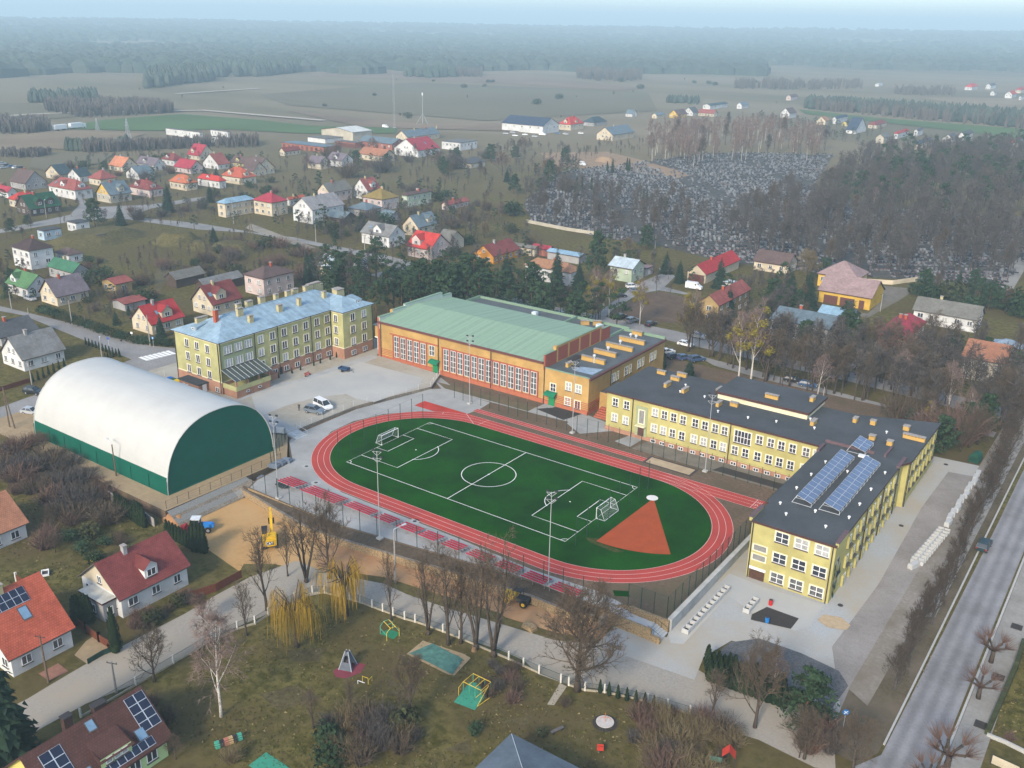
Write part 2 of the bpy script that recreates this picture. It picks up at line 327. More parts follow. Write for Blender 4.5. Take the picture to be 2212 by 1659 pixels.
m_asph = M('worn_asphalt', (.27, .27, .275), .9, .06, 3, big=.12, detail=6)
m_lane = M('dusty_lane', (.30, .275, .235), .92, .16, 3, big=.08, bigcol=(.33, .285, .22), detail=7)
m_laneb = M('blue_grey_lane', (.36, .37, .365), .92, .11, 4, big=.07, bigcol=(.37, .325, .25), detail=7)
psheet('sandy_yard', [D(2, 0, 1640, 1062), D(2, 0, 2240, 775), D(2, 1, 40, 820), D(2, 1, 330, 970), D(2, 1, 700, 1140), D(2, 1, 900, 1260), D(2, 1, 860, 1500), D(2, 1, 560, 1560), D(2, 1, 200, 1480), D(2, 1, -60, 1480), D(2, 0, 2060, 1545), D(2, 0, 1780, 1350), D(2, 0, 1480, 1160)], m_ochre, .03)
psheet('orange_strip', [D(2, 1, 640, 1100), D(2, 1, 1100, 1330), D(2, 1, 1700, 1540), D(3, 1, 2212, 140), D(3, 2, 200, 250), D(3, 2, 800, 400), D(3, 2, 930, 420), D(3, 2, 880, 560), D(3, 2, 480, 500), D(3, 2, 30, 365), D(3, 1, 2150, 330), D(3, 1, 1500, 130), D(3, 1, 1150, 20), D(2, 1, 900, 1560), D(2, 1, 560, 1500)], m_orange, .045)
near_road = [(-60, 1570), (60, 1510), (108, 1481), (181, 1438), (246, 1406), (402, 1325), (460, 1290), (540, 1247), (640, 1212), (700, 1236), (830, 1262), (880, 1285), (969, 1315), (1097, 1353), (1160, 1372), (1200, 1384), (1290, 1392), (1334, 1345), (1430, 1378), (1480, 1430), (1560, 1480), (1680, 1520), (1800, 1560), (1805, 1665), (1760, 1659), (1639, 1599), (1561, 1576), (1491, 1546), (1443, 1526), (1355, 1501), (1310, 1491), (1230, 1481), (1164, 1458), (1132, 1428), (1084, 1406), (994, 1378), (899, 1340), (803, 1310), (715, 1279), (647, 1293), (572, 1330), (482, 1368), (377, 1428), (296, 1476), (186, 1521), (60, 1590), (-60, 1650)]
psheet('near_road', near_road, m_lane, .06)
plaza = [(1334, 1345), (1440, 1378), (1462, 1335), (1620, 1172), (1650, 1150), (1790, 1200), (1930, 1000), (2010, 985), (2138, 1012), (2090, 1110), (2000, 1250), (1915, 1385), (1860, 1480), (1800, 1570), (1760, 1520), (1740, 1470), (1680, 1410), (1580, 1385), (1520, 1420), (1500, 1470), (1300, 1400)]
psheet('courtyard_paving', plaza, m_laneb, .09)
psheet('courtyard_lane', [D(2, 3, 1560, 690), D(2, 3, 1830, 740), D(2, 3, 1900, 760), D(2, 3, 1420, 1659), D(3, 3, 1000, 640), D(3, 3, 800, 1260), D(3, 3, 640, 1200), D(3, 3, 560, 620), D(2, 3, 960, 1659), D(2, 3, 1330, 1000)], M('worn_block_lane', (.29, .265, .24), .92, .13, 4, big=.15), .115)
psheet('forecourt', [D(3, 2, 1430, 500), D(3, 2, 1955, -10), D(3, 3, 0, 120), D(3, 3, 490, 260), D(3, 3, 370, 440), D(3, 3, 250, 485), D(3, 3, 0, 420), D(3, 2, 1950, 180), D(3, 2, 1560, 600), D(3, 2, 1450, 590)], m_park, .125)
psheet('planting_island', [D(3, 2, 1830, 690), D(3, 2, 1960, 585), D(3, 2, 2212, 550), D(3, 3, 300, 680), D(3, 3, 620, 830), D(3, 3, 700, 960), D(3, 3, 560, 1150), D(3, 3, 300, 1000), D(3, 2, 1850, 900)], M('charcoal_gravel', (.125, .125, .125), .95, .4, 4, big=.25), .14)
psheet('sand_spill', [D(3, 3, 430, 390), D(3, 3, 490, 345), D(3, 3, 640, 370), D(3, 3, 720, 440), D(3, 3, 680, 480), D(3, 3, 520, 455)], M('spilt_sand', (.42, .32, .2), .95, .12, 1.5), .15, 3)
psheet('flower_bed', [D(3, 2, 2150, 345), D(3, 3, 0, 280), D(3, 3, 275, 380), D(3, 3, 205, 470), D(3, 2, 2140, 350+40)], m_dsoil, .16)
psheet('driveway', [D(3, 0, 640, 690), D(3, 0, 740, 570), D(3, 0, 830, 510), D(3, 0, 975, 650), D(3, 0, 755, 770)], m_sandd, .05)
psheet('garden_path', [D(3, 0, 330, 850), D(3, 0, 500, 760), D(3, 0, 590, 830), D(3, 0, 420, 910)], M('red_paving', (.26, .13, .09)), .05)
for k, q in enumerate(([(560, 1500), (640, 1480), (690, 1510), (600, 1535)], [(840, 1470), (900, 1480), (880, 1510), (830, 1500)], [(620, 1405), (700, 1400), (690, 1430), (630, 1430)], [(1080, 1560), (1150, 1545), (1140, 1570)], [(1130, 1475), (1150, 1462), (1080, 1530), (1060, 1540)], [(960, 1620), (1010, 1600), (1020, 1630)])): psheet('bare_patch', q, M('worn_grass', (.105, .085, .04), .95, .3, 1.5, big=.4), .03, 4)
# main road on the right, along v
m_mainr = M('blue_grey_asphalt', (.225, .22, .22), .85, .11, 3, big=.15, detail=8)
def lanes():                       # paler wheel tracks worn along the road
 n = m_mainr.node_tree.nodes; l = m_mainr.node_tree.links; b = n['Principled BSDF']; src = b.inputs['Base Color'].links[0].from_socket
 g = n.new('ShaderNodeNewGeometry'); sp = n.new('ShaderNodeSeparateXYZ'); l.new(g.outputs['Position'], sp.inputs[0])
 a = n.new('ShaderNodeMath'); a.operation = 'MULTIPLY'; a.inputs[1].default_value = 6.2832/1.75; l.new(sp.outputs[0], a.inputs[0])
 s = n.new('ShaderNodeMath'); s.operation = 'SINE'; l.new(a.outputs[0], s.inputs[0])
 mr = n.new('ShaderNodeMapRange'); mr.inputs[1].default_value = -1; mr.inputs[3].default_value = .9; mr.inputs[4].default_value = 1.2; l.new(s.outputs[0], mr.inputs[0])
 mu = n.new('ShaderNodeMix'); mu.data_type = 'RGBA'; mu.blend_type = 'MULTIPLY'; mu.inputs[0].default_value = 1; l.new(src, mu.inputs[6]); l.new(mr.outputs[0], mu.inputs[7]); l.new(mu.outputs[2], b.inputs['Base Color'])
lanes()
m_walk = M('pavement_slabs', (.28, .265, .235), .9, .09, 2, big=.2)
m_kerb = M('kerb_stone', (.40, .39, .36), .9, .1, 3)
sheet('main_road', [(82.4, -120), (88.6, -120), (88.3, 0), (88.6, 108), (83, 108), (83, 40), (82.4, -30), (79, -36.5), (79, -44)], m_mainr, None, .07, 5)
sheet('pavement', [(89, -120), (93.2, -120), (92.6, 0), (92.6, 108), (89, 108)], m_walk, None, .12, 5)
sheet('verge', [(79.2, 95), (78.8, 10), (78.4, -22), (75.3, -20), (75.6, 95)], M('pale_verge_dirt', (.25, .22, .185), .95, .2, 2, big=.15, bigcol=(.18, .15, .11)), None, .15, 5)
sheet('road_verge', [(82.0, 95), (82.0, -30), (80.6, -33.5), (76.4, -33), (75.4, -20), (75.6, 60), (76, 95)], M('road_verge_grass', (.09, .072, .042), .95, .25, 2, big=.15, bigcol=(.14, .11, .075)), None, .13, 5)
sheet('pavement', [(79.4, 95), (80.8, 95), (80.8, 4), (79.4, 3)], m_walk, None, .17, 5)
mb = MB()
for u0, u1 in ((82.05, 82.3), (88.65, 88.95)):
 for k in range(64):
  v0 = -28+k*2; mb.box((.5*(u0+u1), v0+1, T(u0, v0+1)+.05), (u1-u0, 1.97, .3))
struct(mb.build('kerb', m_kerb))
# far street behind the school, side streets, lanes of the town
m_str = M('street_asphalt', (.27, .26, .245), .9, .12, 2, big=.1)
sheet('back_street', [(-125, 99), (-88, 96.8), (-55, 98.2), (0, 97.5), (40, 96), (96, 90), (96, 97), (60, 103), (14, 103.5), (-13, 107), (-55, 106), (-100, 108), (-125, 112)], m_str, None, .05)
sheet('car_park_lane', [(0, 91), (48, 86), (75, 84), (75, 80.5), (40, 82), (8, 86)], m_str, None, .07)
psheet('side_street', [D(1, 2, 800, 830), D(1, 2, 1150, 560), D(1, 2, 1360, 470), D(1, 2, 1500, 480), D(1, 2, 1400, 580), D(1, 2, 1620, 640), D(1, 2, 1600, 650), D(1, 2, 1350, 610), D(1, 2, 1180, 640), D(1, 2, 950, 780), D(1, 2, 880, 850)], m_str, .06)
psheet('ploughed_plot', [D(1, 2, 870, 850), D(1, 2, 1180, 650), D(1, 2, 1370, 620), D(1, 2, 1620, 680), D(1, 2, 1560, 900), D(1, 2, 1240, 870)], M('brown_plot', (.13, .09, .062), .95, .2, .8, big=.2), .04)
psheet('town_street', [D(1, 0, -100, 690), D(1, 0, 0, 745), D(1, 0, 640, 900), D(1, 0, 1290, 1085), D(1, 0, 1530, 1110), D(1, 0, 1540, 1340), D(1, 0, 1100, 1290), D(1, 0, 1020, 1245), D(1, 0, 1130, 1205), D(1, 0, 640, 1005), D(1, 0, 200, 825), D(1, 0, -100, 770)], m_str, .05)
psheet('town_street', [D(1, 0, -120, 1660), D(1, 0, 330, 1500), D(1, 0, 700, 1360), D(1, 0, 1130, 1240), D(1, 0, 1440, 1320), D(1, 0, 1400, 1440), D(1, 0, 800, 1640), D(1, 0, 300, 1760), D(2, 0, -120, 310)], m_str, .07)
psheet('town_street', [D(0, 0, -80, 1315), D(0, 0, 600, 1175), D(0, 0, 690, 1080), D(0, 0, 560, 960), D(0, 0, 640, 950), D(0, 0, 780, 1110), D(0, 0, 1300, 1085), D(0, 0, 1800, 1010), D(0, 0, 1810, 1035), D(0, 0, 1300, 1120), D(0, 0, 1110, 1190), D(0, 0, 1700, 1245), D(0, 0, 2212, 1330), D(0, 1, 380, 1370), D(0, 1, 760, 1450), D(0, 1, 1120, 1510), D(0, 1, 1600, 1640), D(1, 1, 1500, 470), D(1, 1, 1250, 420), D(0, 1, 900, 1520), D(0, 1, 560, 1440), D(0, 1, 0, 1330), D(0, 0, 1700, 1300), D(0, 0, 1000, 1200), D(0, 0, 600, 1235), D(0, 0, -80, 1345)], m_str, .06, 10)
psheet('lane', [D(0, 1, 480, 1470), D(0, 1, 560, 1460), D(0, 1, 0, 1250), D(0, 1, -50, 1290)], M('dirt_lane', (.28, .25, .2), .95, .1, 2, big=.1), .09)
psheet('cemetery_path', [D(0, 3, 2000, 1600+40), D(0, 3, 2100, 1600), D(0, 3, 2230, 1500), D(0, 3, 2250, 1590), D(1, 3, 2120, 600), D(1, 3, 2020, 640)], m_walk, .06)
psheet('gravel_yard', [D(1, 3, 900, 560), D(1, 3, 1200, 590), D(1, 3, 1250, 620), D(1, 3, 1150, 690), D(1, 3, 860, 850), D(1, 3, 500, 760), D(1, 3, 870, 810), D(1, 3, 1000, 680)], m_gr2, .05)
psheet('bare_field', [D(0, 2, 330, 640), D(0, 2, 900, 630), D(0, 2, 1150, 690), D(0, 2, 1650, 830), D(0, 2, 1300, 900), D(0, 2, 1250, 880), D(0, 2, 1480, 850), D(0, 2, 1050, 790), D(0, 2, 450, 760)], M('orange_earth', (.27, .185, .115), .95, .15, .3), .05, 12)
# crossing
for k in range(7):
 x, y = 1190+k*38, 1190-k*9
 q = [Q(1, 0, x, y), Q(1, 0, x+30, y-8), Q(1, 0, x+105, y+22), Q(1, 0, x+68, y+27)]
 mb = MB(); mb.face([(p.x, p.y, T(p.x, p.y)+.1) for p in q]); struct(mb.build('crossing_stripe', m_line))
# fields beyond the town
m_gf = M('young_crop', (.085, .14, .05), .95, .15, .02, big=.01); m_bf = M('stubble_field', (.24, .185, .12), .95, .12, .02, big=.006)
m_of = M('olive_field', (.155, .135, .085), .95, .15, .01, big=.005); m_pf = M('pale_track', (.4, .35, .28), .95, .08, .1)
m_rf = M('rusty_meadow', (.21, .155, .105), .95, .15, .012, big=.008)
for nm, m, pts in (('crop_field', m_gf, [D(0, 0, 440, 435), D(0, 0, 900, 360), D(0, 0, 1560, 310), D(0, 0, 2212, 360), D(0, 1, 500, 410), D(0, 1, 1250, 430), D(0, 1, 1250, 475), D(0, 1, 500, 480), D(0, 0, 1900, 440), D(0, 0, 1300, 455)]),
     ('stubble_field', m_bf, [D(0, 0, -60, 520), D(0, 0, 440, 455), D(0, 0, 1250, 480), D(0, 0, 1000, 560), D(0, 0, 600, 620), D(0, 0, 300, 600), D(0, 0, -60, 640)]),
     ('olive_field', m_of, [D(0, 0, 300, 640), D(0, 0, 560, 640), D(0, 0, 980, 655), D(0, 0, 850, 740), D(0, 0, 400, 800), D(0, 0, 250, 770)]),
     ('olive_field', m_of, [D(0, 0, -60, 215), D(0, 0, 300, 215), D(0, 0, 700, 330), D(0, 0, 440, 350), D(0, 0, -60, 330)]),
     ('olive_field', m_of, [(560, 205), (900, 178), (1400, 200), (1420, 240), (1050, 262), (620, 228)]),
     ('meadow', m_rf, [(700, 150), (1060, 160), (1400, 190), (1340, 196), (900, 172), (660, 165)]),
     ('meadow', m_rf, [(620, 240), (900, 268), (1060, 268), (1280, 258), (1120, 285), (780, 275)]),
     ('crop_field', m_gf, [(1725, 237), (1900, 256), (2212, 280), (2212, 300), (2000, 276), (1740, 247)]),
     ('stubble_field', m_bf, [(1980, 210), (2230, 214), (2230, 234), (2100, 232)]),
     ('olive_field', m_of, [(1500, 128), (1900, 124), (2212, 140), (2212, 160), (1760, 150)])):
 psheet(nm, pts, m, .5, 60)
for pts in ([(-40, 256), (60, 249), (130, 246)], [(130, 246), (440, 240), (700, 262)], [(380, 204), (470, 198), (560, 192)]):
 mb = MB()
 P = [G(*p) for p in pts]
 strip(mb, [p[:2] for p in P], 9, .8); struct(mb.build('field_track', m_pf))
# ================================================================== THE SCHOOL
m_glass = M('window_glass', (.035, .04, .05), .12, .3, .8, spec=.7)
m_glass2 = M('curtained_glass', (.36, .36, .34), .25, .25, 1.2, spec=.5)
m_glass3 = M('half_lit_glass', (.10, .10, .10), .15, .6, 1.6, spec=.6)
m_white = M('white_plastic', (.78, .78, .76), .5, .03, 2)
m_cream = M('cream_plaster', (.68, .62, .42), .9, .05, 1)
m_sill = M('dark_sill', (.10, .085, .075), .7, .1, 2)
m_dark = M('dark_metal', (.05, .045, .045), .5, .1, 2)
WM = {}
def win_mesh(w, h, cols, rows, sur, sill=True):
 k = (round(w, 2), round(h, 2), cols, rows, sur.name if sur else '', sill)
 if k in WM: return WM[k]
 mb = MB(); t = .16; y = -.035
 if sur:
  for s in (-1, 1): mb.box((s*(w/2+t/2), y, 0), (t, .09, h+2*t), m=1)
  mb.box((0, y, h/2+t/2), (w, .09, t), m=1)
  if not sill: mb.box((0, y, -h/2-t/2), (w, .09, t), m=1)
 if sill: mb.box((0, -.08, -h/2-.09), (w+.16, .2, .18 if sur else .08), m=2)
 f = .075
 for s in (-1, 1): mb.box((s*(w/2-f/2), -.02, 0), (f, .07, h))
 for s in (-1, 1): mb.box((0, -.02, s*(h/2-f/2)), (w-2*f, .07, f))
 for i in range(1, cols): mb.box((-w/2+w*i/cols, -.022, 0), (.1, .07, h-2*f))
 for i in range(1, rows): mb.box((0, -.025, -h/2+h*i/rows), (w-2*f, .07, .09))
 fm = mb.mesh('window', [m_white, sur or m_white, m_sill])
 P = []
 for g in (m_glass, m_glass2, m_glass3):
  mb = MB(); mb.box((0, .0, 0), (w-f, .02, h-f)); P.append(mb.mesh('pane', [g]))
 WM[k] = (fm, P); return WM[k]
RW = random.Random(5)
def window(par, pos, rz, w, h, cols=2, rows=1, sur=None, sill=True, pane=None, name='window'):
 fm, P = win_mesh(w, h, cols, rows, sur, sill)
 o = link(name, fm, par, Vector(pos)-par.location, rz)
 link('pane', P[RW.choice((0, 0, 1, 2)) if pane is None else pane], o)
 return o
FU, FV = math.pi/2, 0.0            # facades looking along +u and -v
def part(par, name, mb, mats, smooth=False): return mb.build(name, mats, par, -par.location, 0, smooth)
def chimney(par, x, y, z0, dx, dy, h, mat, name='chimney', cap=None, rz=0):
 mb = MB(); mb.box((x, y, z0+h/2), (dx, dy, h), rz)
 n = max(1, int(max(dx, dy)/.6))
 for k in range(n+1):
  s = -.5+k/n; mb.box((x+(dx-.16)*s*(dx >= dy), y+(dy-.16)*s*(dx < dy), z0+h+.1), (.16 if dx >= dy else dx*.9, dy*.9 if dx >= dy else .16, .2), rz)
 mb.box((x, y, z0+h+.25), (dx+.18, dy+.18, .1), rz, 1)
 off = Vector((0, 0, 0))
 q = par
 while q: off += q.location; q = q.parent
 return mb.build(name, [mat, cap or m_brcap], par, -off)
m_brcap = M('chimney_cap', (.30, .27, .24), .9, .15, 2)
# ------------------------------------------------------------ north-west block (three storeys, hipped blue-grey roof)
m_lime = M('lime_plaster', (.44, .42, .195), .9, .05, .7, big=.25); m_olive = M('olive_plaster', (.30, .33, .19), .9, .06, .8)
m_brick = M('salmon_brick_plinth', (.40, .215, .14), .9, .16, 6, big=.5)
m_bl = MR('blue_grey_sheet_roof', (.30, .42, .50), 'metal', .45); m_blv = m_bl
B1 = thing('school_building', 'three-storey lime green school block under a hipped blue-grey metal roof', 'building', (-80, 12, .6))
X0, X1, Y0, Y1, Y2, XW, Z0, ZP, ZE = -88.4, -72.3, -4.9, 29.7, 40.2, -68, .6, 3.35, 13.05
poly = [(X0, Y0), (X1, Y0), (X1, Y1), (XW, Y1), (XW, Y2), (X0, Y2)]
mb = MB(); mb.prism(poly, ZP, ZE, 0); part(B1, 'wall', mb, m_lime)
g = .1; mb = MB(); mb.prism([(X0-g, Y0-g), (X1+g, Y0-g), (X1+g, Y1-g), (XW+g, Y1-g), (XW+g, Y2+g), (X0-g, Y2+g)], Z0-.6, ZP-.02); part(B1, 'plinth', mb, m_brick)
mb = MB()
for za, zb, e in ((ZP+.02, ZP+.28, .07), (ZE-.55, ZE-.02, .1)):
 mb.prism([(X0-e, Y0-e), (X1+e, Y0-e), (X1+e, Y1-e), (XW+e, Y1-e), (XW+e, Y2+e), (X0-e, Y2+e)], za, zb)
part(B1, 'cornice', mb, m_cream)
mb = MB(); o = .55; zr = 16.3
a0, a1, b0, b1 = X0-o, X1+o, Y0-o, Y2+o; xm = (a0+a1)/2; hw = (a1-a0)/2
def hip(mb, a0, a1, b0, b1, z, rise, axis):
 if axis == 'y':
  xm = (a0+a1)/2; w = (a1-a0)/2; r0, r1 = (xm, b0+w, z+rise), (xm, b1-w, z+rise)
  A, B, C, E = (a0, b0, z), (a1, b0, z), (a1, b1, z), (a0, b1, z); L = b1-b0; s = math.hypot(w, rise)
  mb.face([B, C, r1, r0], 0, [(0, 0), (L, 0), (L-w, s), (w, s)]); mb.face([E, A, r0, r1], 0, [(0, 0), (L, 0), (L-w, s), (w, s)])
  mb.face([A, B, r0], 0, [(0, 0), (2*w, 0), (w, s)]); mb.face([C, E, r1], 0, [(0, 0), (2*w, 0), (w, s)])
 else:
  ym = (b0+b1)/2; w = (b1-b0)/2; r0, r1 = (a0+w, ym, z+rise), (a1-w, ym, z+rise)
  A, B, C, E = (a0, b0, z), (a1, b0, z), (a1, b1, z), (a0, b1, z); L = a1-a0; s = math.hypot(w, rise)
  mb.face([A, B, r1, r0], 0, [(0, 0), (L, 0), (L-w, s), (w, s)]); mb.face([C, E, r0, r1], 0, [(0, 0), (L, 0), (L-w, s), (w, s)])
  mb.face([B, C, r1], 0, [(0, 0), (2*w, 0), (w, s)]); mb.face([E, A, r0], 0, [(0, 0), (2*w, 0), (w, s)])
hip(mb, a0, a1, b0, b1, ZE, zr-ZE, 'y')
w2 = (Y2-Y1)/2+o; hip(mb, X0, XW+o, Y1-o, Y2+o-.02, ZE+.004, (zr-ZE)/hw*w2, 'x')
for q in ([(a0, b0), (a1, b0), (a1, Y1-o), (XW+o, Y1-o), (XW+o, b1), (a0, b1)],): mb.prism(q, ZE-.16, ZE-.004, 1)
roof1 = part(B1, 'roof', mb, [m_bl, m_dark])
mb = MB(); mb.box((xm, (b0+b1)/2, zr+.02), (.35, b1-b0-2*hw, .12)); part(B1, 'ridge_cap', mb, m_bl)
m_cyb = M('yellow_chimney_brick', (.42, .36, .2), .9, .2, 4); m_rbr = M('red_brick', (.36, .085, .045), .9, .15, 4)
def rz1(x, y): return ZE+(zr-ZE)*min(1, max(0, min((x-a0), (a1-x), (y-b0), (b1-y))/hw))
for x, y, dx, dy, h, mt in ((-79.6, .6, .9, .9, 2.6, m_rbr), (-83.5, -.6, .8, 3, .9, m_cyb), (-78.5, 6.6, .8, 1.6, 1.6, m_cyb), (-75.5, 7.2, .8, 1.2, 1.4, m_cyb), (-81.3, 8.6, .8, 1.4, 1.4, m_cyb), (-81.6, 12, 1, 1.8, 1.4, m_cyb), (-81, 15.4, 1, 1.6, 1.6, m_cyb), (-76.3, 16.8, .9, 1.3, 1.4, m_cyb), (-82, 20.8, .9, 1.1, 1.3, m_cyb), (-81.4, 24.2, .9, 1.4, 1.3, m_cyb), (-76.4, 23.2, .9, .9, 1.6, m_cyb), (-82, 27, .9, 1.6, 1.4, m_cyb), (-81.6, 30.4, 1, 1.2, 1.3, m_cyb), (-82.3, 32.4, 1, 1.6, 1.6, m_cyb), (-82.8, 35, 1.2, 2.4, 1.8, m_cyb), (-76.6, 31.9, .9, 1, 1.4, m_cyb), (-75.8, 36.4, 1.2, 2.6, 1.5, m_cyb), (-78.6, 38.2, 1, 2.2, 1.5, m_cyb), (-84.6, 38, 1, 1.6, 1.6, m_cyb)):
 z = rz1(x, y); chimney(roof1, x, y, z-.9, dx, dy, h+.9, mt)
for x, y, rz in ((-82.6, -2.7, 0), (-70.4, 37.2, FU)):      # small roof dormers
 mb = MB(); z = 13.6; c = Vector((x, y)); d = Vector((0, -1)) if rz == 0 else Vector((1, 0)); t = Vector((-d.y, d.x)); u = d.y == 0
 p = [c+t*1.1+d*.9, c-t*1.1+d*.9, c-t*1.1-d*2.6, c+t*1.1-d*2.6]
 mb.face([(*p[0], z+.9), (*p[1], z+.9), (*p[2], z+1.5), (*p[3], z+1.5)]); mb.face([(*p[0], z-.6), (*p[1], z-.6), (*p[1], z+.9), (*p[0], z+.9)])
 mb.face([(*p[0], z-.6), (*p[0], z+.9), (*p[3], z+1.5)]); mb.face([(*p[1], z+.9), (*p[1], z-.6), (*p[2], z+1.5)])
 e = mb.build('dormer', [m_bl], roof1)
 q = c+d*.93; window(e, (q.x, q.y, z+.45), rz, 1.2, .5, 2, 1, None, False, 0).location = Vector((q.x, q.y, z+.45))
WW, WH = 1.5, 1.85
for v in (7, 10.6, 14.2, 17.7, 21.2, 24.9, 28.4):
 for z in (10.85, 7.65, 4.55): window(B1, (X1+.02, v, z), FU, WW, WH, 2, 1, m_cream)
 if v > 8: window(B1, (X1+.12, v, 1.75), FU, 1.5, 1.25, 2, 1, None, True, 0)
for u in (-83.8, -80.15, -76.4):
 for z in (10.75, 7.6, 4.5): window(B1, (u, Y0-.02, z), FV, WW-.15, WH, 2, 1, m_cream)
for v in (33.1, 37.15):
 for z in (11.05, 7.85, 4.65): window(B1, (XW+.02, v, z), FU, WW, WH, 2, 1, m_cream)
 window(B1, (XW+.12, v-.1, 1.7), FU, 1.5, 1.25, 2, 1, None, True, 0)
for z in (11, 8, 4.9): window(B1, (-71.1+.6, Y1-.02, z), FV, 1.2, WH, 2, 1, m_cream)
mb = MB(); mb.box((X1+.06, .1, 9.4), (.14, 9.2, 5.4)); part(B1, 'bay_panel', mb, m_olive)
for v in (-2.6, .35, 3.2):
 for z in (10.85, 7.7): window(B1, (X1+.15, v, z), FU, 2.2, 1.9, 3, 1, m_olive, True, 1)
mb = MB()
for v, xx in ((-4.75, X1), (5.2, X1), (12.2, X1), (22.9, X1), (29.55, X1), (40.1, XW)): mb.tube([(xx+.14, v, .7), (xx+.14, v, 12.9)], .1, 6)
for u in (-88.2, -72.6): mb.tube([(u, Y0-.14, .7), (u, Y0-.14, 12.9)], .1, 6)
part(B1, 'downpipe', mb, m_dark)
mb = MB(); tx0, tx1, ty0, ty1 = X1+.1, -67.6, -4.7, 5.2
mb.prism([(tx0, ty0), (tx1, ty0), (tx1, ty1), (tx0, ty1)], 2.35, 2.6, 0)
for c, d in (((tx1, .25, 2.9), (.25, 9.9, 1.1)), (((tx0+tx1)/2, ty0, 2.9), (4.6, .25, 1.1)), (((tx0+tx1)/2, ty1, 2.9), (4.6, .25, 1.1))): mb.box(c, d)
ter = part(B1, 'terrace', mb, m_lime)
mb = MB(); mb.prism([(tx0, ty0+.05), (tx1-.06, ty0+.05), (tx1-.06, ty1-.05), (tx0, ty1-.05)], 0, 2.34); part(B1, 'terrace_base', mb, m_brick)
for v in (-1.5, 2): window(B1, (tx1, v, 1.6), FU, .9, .5, 1, 1, None, True, 0)
for v in (-4.5, -1.3, 1.9, 5): 
 mb = MB(); mb.box((tx1-.1, v, 4.1), (.3, .3, 1.5)); part(B1, 'terrace_post', mb, m_brick)
mb = MB(); mb.face([(tx0, ty0-.3, 6.55), (tx1+.4, ty0-.3, 4.85), (tx1+.4, ty1+.4, 4.85), (tx0, ty1+.4, 6.55)], 0); mb.face([(tx0, ty0-.3, 6.45), (tx0, ty1+.4, 6.45), (tx1+.4, ty1+.4, 4.75), (tx1+.4, ty0-.3, 4.75)], 0)
for k in range(9):
 v = ty0-.25+k*(ty1-ty0+.55)/8; mb.tube([(tx0, v, 6.58), (tx1+.4, v, 4.88)], .045, 4, 1)
part(B1, 'terrace_roof', mb, [M('smoked_roofing', (.06, .075, .07), .25, .2, 1, spec=.5), M('roof_rib', (.5, .52, .5), .6)])
mb = MB(); mb.box((-80.7, -6.3, 1.45), (7.2, 2.7, 1.9), 0); part(B1, 'porch', mb, m_brick)
mb = MB(); mb.box((-80.7, -6.4, 2.55), (7.6, 3.1, .22)); part(B1, 'porch_roof', mb, M('dark_felt', (.055, .06, .065), .9, .12, 2))
window(B1, (-82.6, -7.67, 1.5), FV, .9, .6, 2, 1, None, True, 0); window(B1, (-81.4, -7.67, 1.5), FV, .7, .6, 1, 1, None, True, 0)
mb = MB(); mb.box((-77.05, -6.2, 1.55), (.1, 1.1, 1.9)); part(B1, 'door', mb, m_white)
window(B1, (-74, Y0-.13, 1.4), FV, 1.2, 1.2, 2, 1, None, True, 0)
mb = MB(); mb.box((X1+.13, 12.4, 1.5), (.1, 1, 1.8)); part(B1, 'cellar_door', mb, m_dark)
mb = MB(); mb.box((-71.4, 9, 1.3), (1.6, 2.4, 1.4)); part(B1, 'cellar_steps', mb, m_brick)
# ------------------------------------------------------------ connecting passage
PS = thing('link_corridor', 'raised ochre corridor with grey roof joining the lime block to the orange sports hall', 'building', (-65.6, 44, 0))
m_or = M('orange_plaster', (.47, .295, .105), .9, .06, .6, big=.2); m_felt = M('grey_felt_roof', (.105, .12, .125), .95, .12, 2.5, big=.15)
m_redp = M('brick_red_plaster', (.36, .105, .06), .9, .1, 1.5)
mb = MB(); mb.box((-65.3, 43.5, 5.6), (5.2, 5, 3.2)); part(PS, 'wall', mb, m_or)
mb = MB(); mb.box((-65.3, 43.4, 7.35), (5.2, 6, .3)); part(PS, 'roof', mb, M('slate_blue_roof', (.10, .13, .16), .8, .1, 1))
mb = MB(); mb.box((-65.3, 40.9, 3.9), (5.2, .3, .25)); part(PS, 'beam', mb, m_white)
for x in (-66.8, -63.6):
 mb = MB(); mb.box((x, 41, 1.9), (.35, .35, 3.9)); part(PS, 'column', mb, m_white)
# ------------------------------------------------------------ sports hall and its low annexe
OH = thing('sports_hall', 'orange sports hall with shallow green roof and a row of tall gridded windows', 'building', (-37, 50, 0))
u0, u1, v0, v1 = -62.9, -12.4, 37.3, 66
mb = MB(); mb.prism([(u0, v0), (u1, v0), (u1, v1), (u0, v1)], -.5, 9.9); part(OH, 'wall', mb, m_or)
mb = MB(); mb.box(((u0+u1)/2, v0-.08, .3), (u1-u0, .2, 1.5)); part(OH, 'plinth', mb, M('terracotta_plinth', (.40, .13, .07), .9, .1, 2))
mb = MB(); vr = 51.5; zr2 = 11.55
m_gr = MR('green_sheet_roof', (.25, .36, .25), 'metal', .6, 0)
for A, B in (((v0-.5, 9.9), (vr, zr2)), ((vr, zr2), (v1+.3, 10.0))):
 f = [(u0+.3, A[0], A[1]+.1), (u1-.1, A[0], A[1]+.1), (u1-.1, B[0], B[1]+.1), (u0+.3, B[0], B[1]+.1)]; s = B[0]-A[0]
 mb.face(f, 0, [(0, 0), (50, 0), (50, s), (0, s)]); mb.face([(p[0], p[1], p[2]-.12) for p in f][::-1], 0)
rf = part(OH, 'roof', mb, m_gr)
mb = MB(); mb.box(((u0+u1)/2, v0-.45, 9.82), (u1-u0, .35, .45)); part(OH, 'gutter', mb, M('oxblood_gutter', (.13, .05, .045), .6, .1, 2))
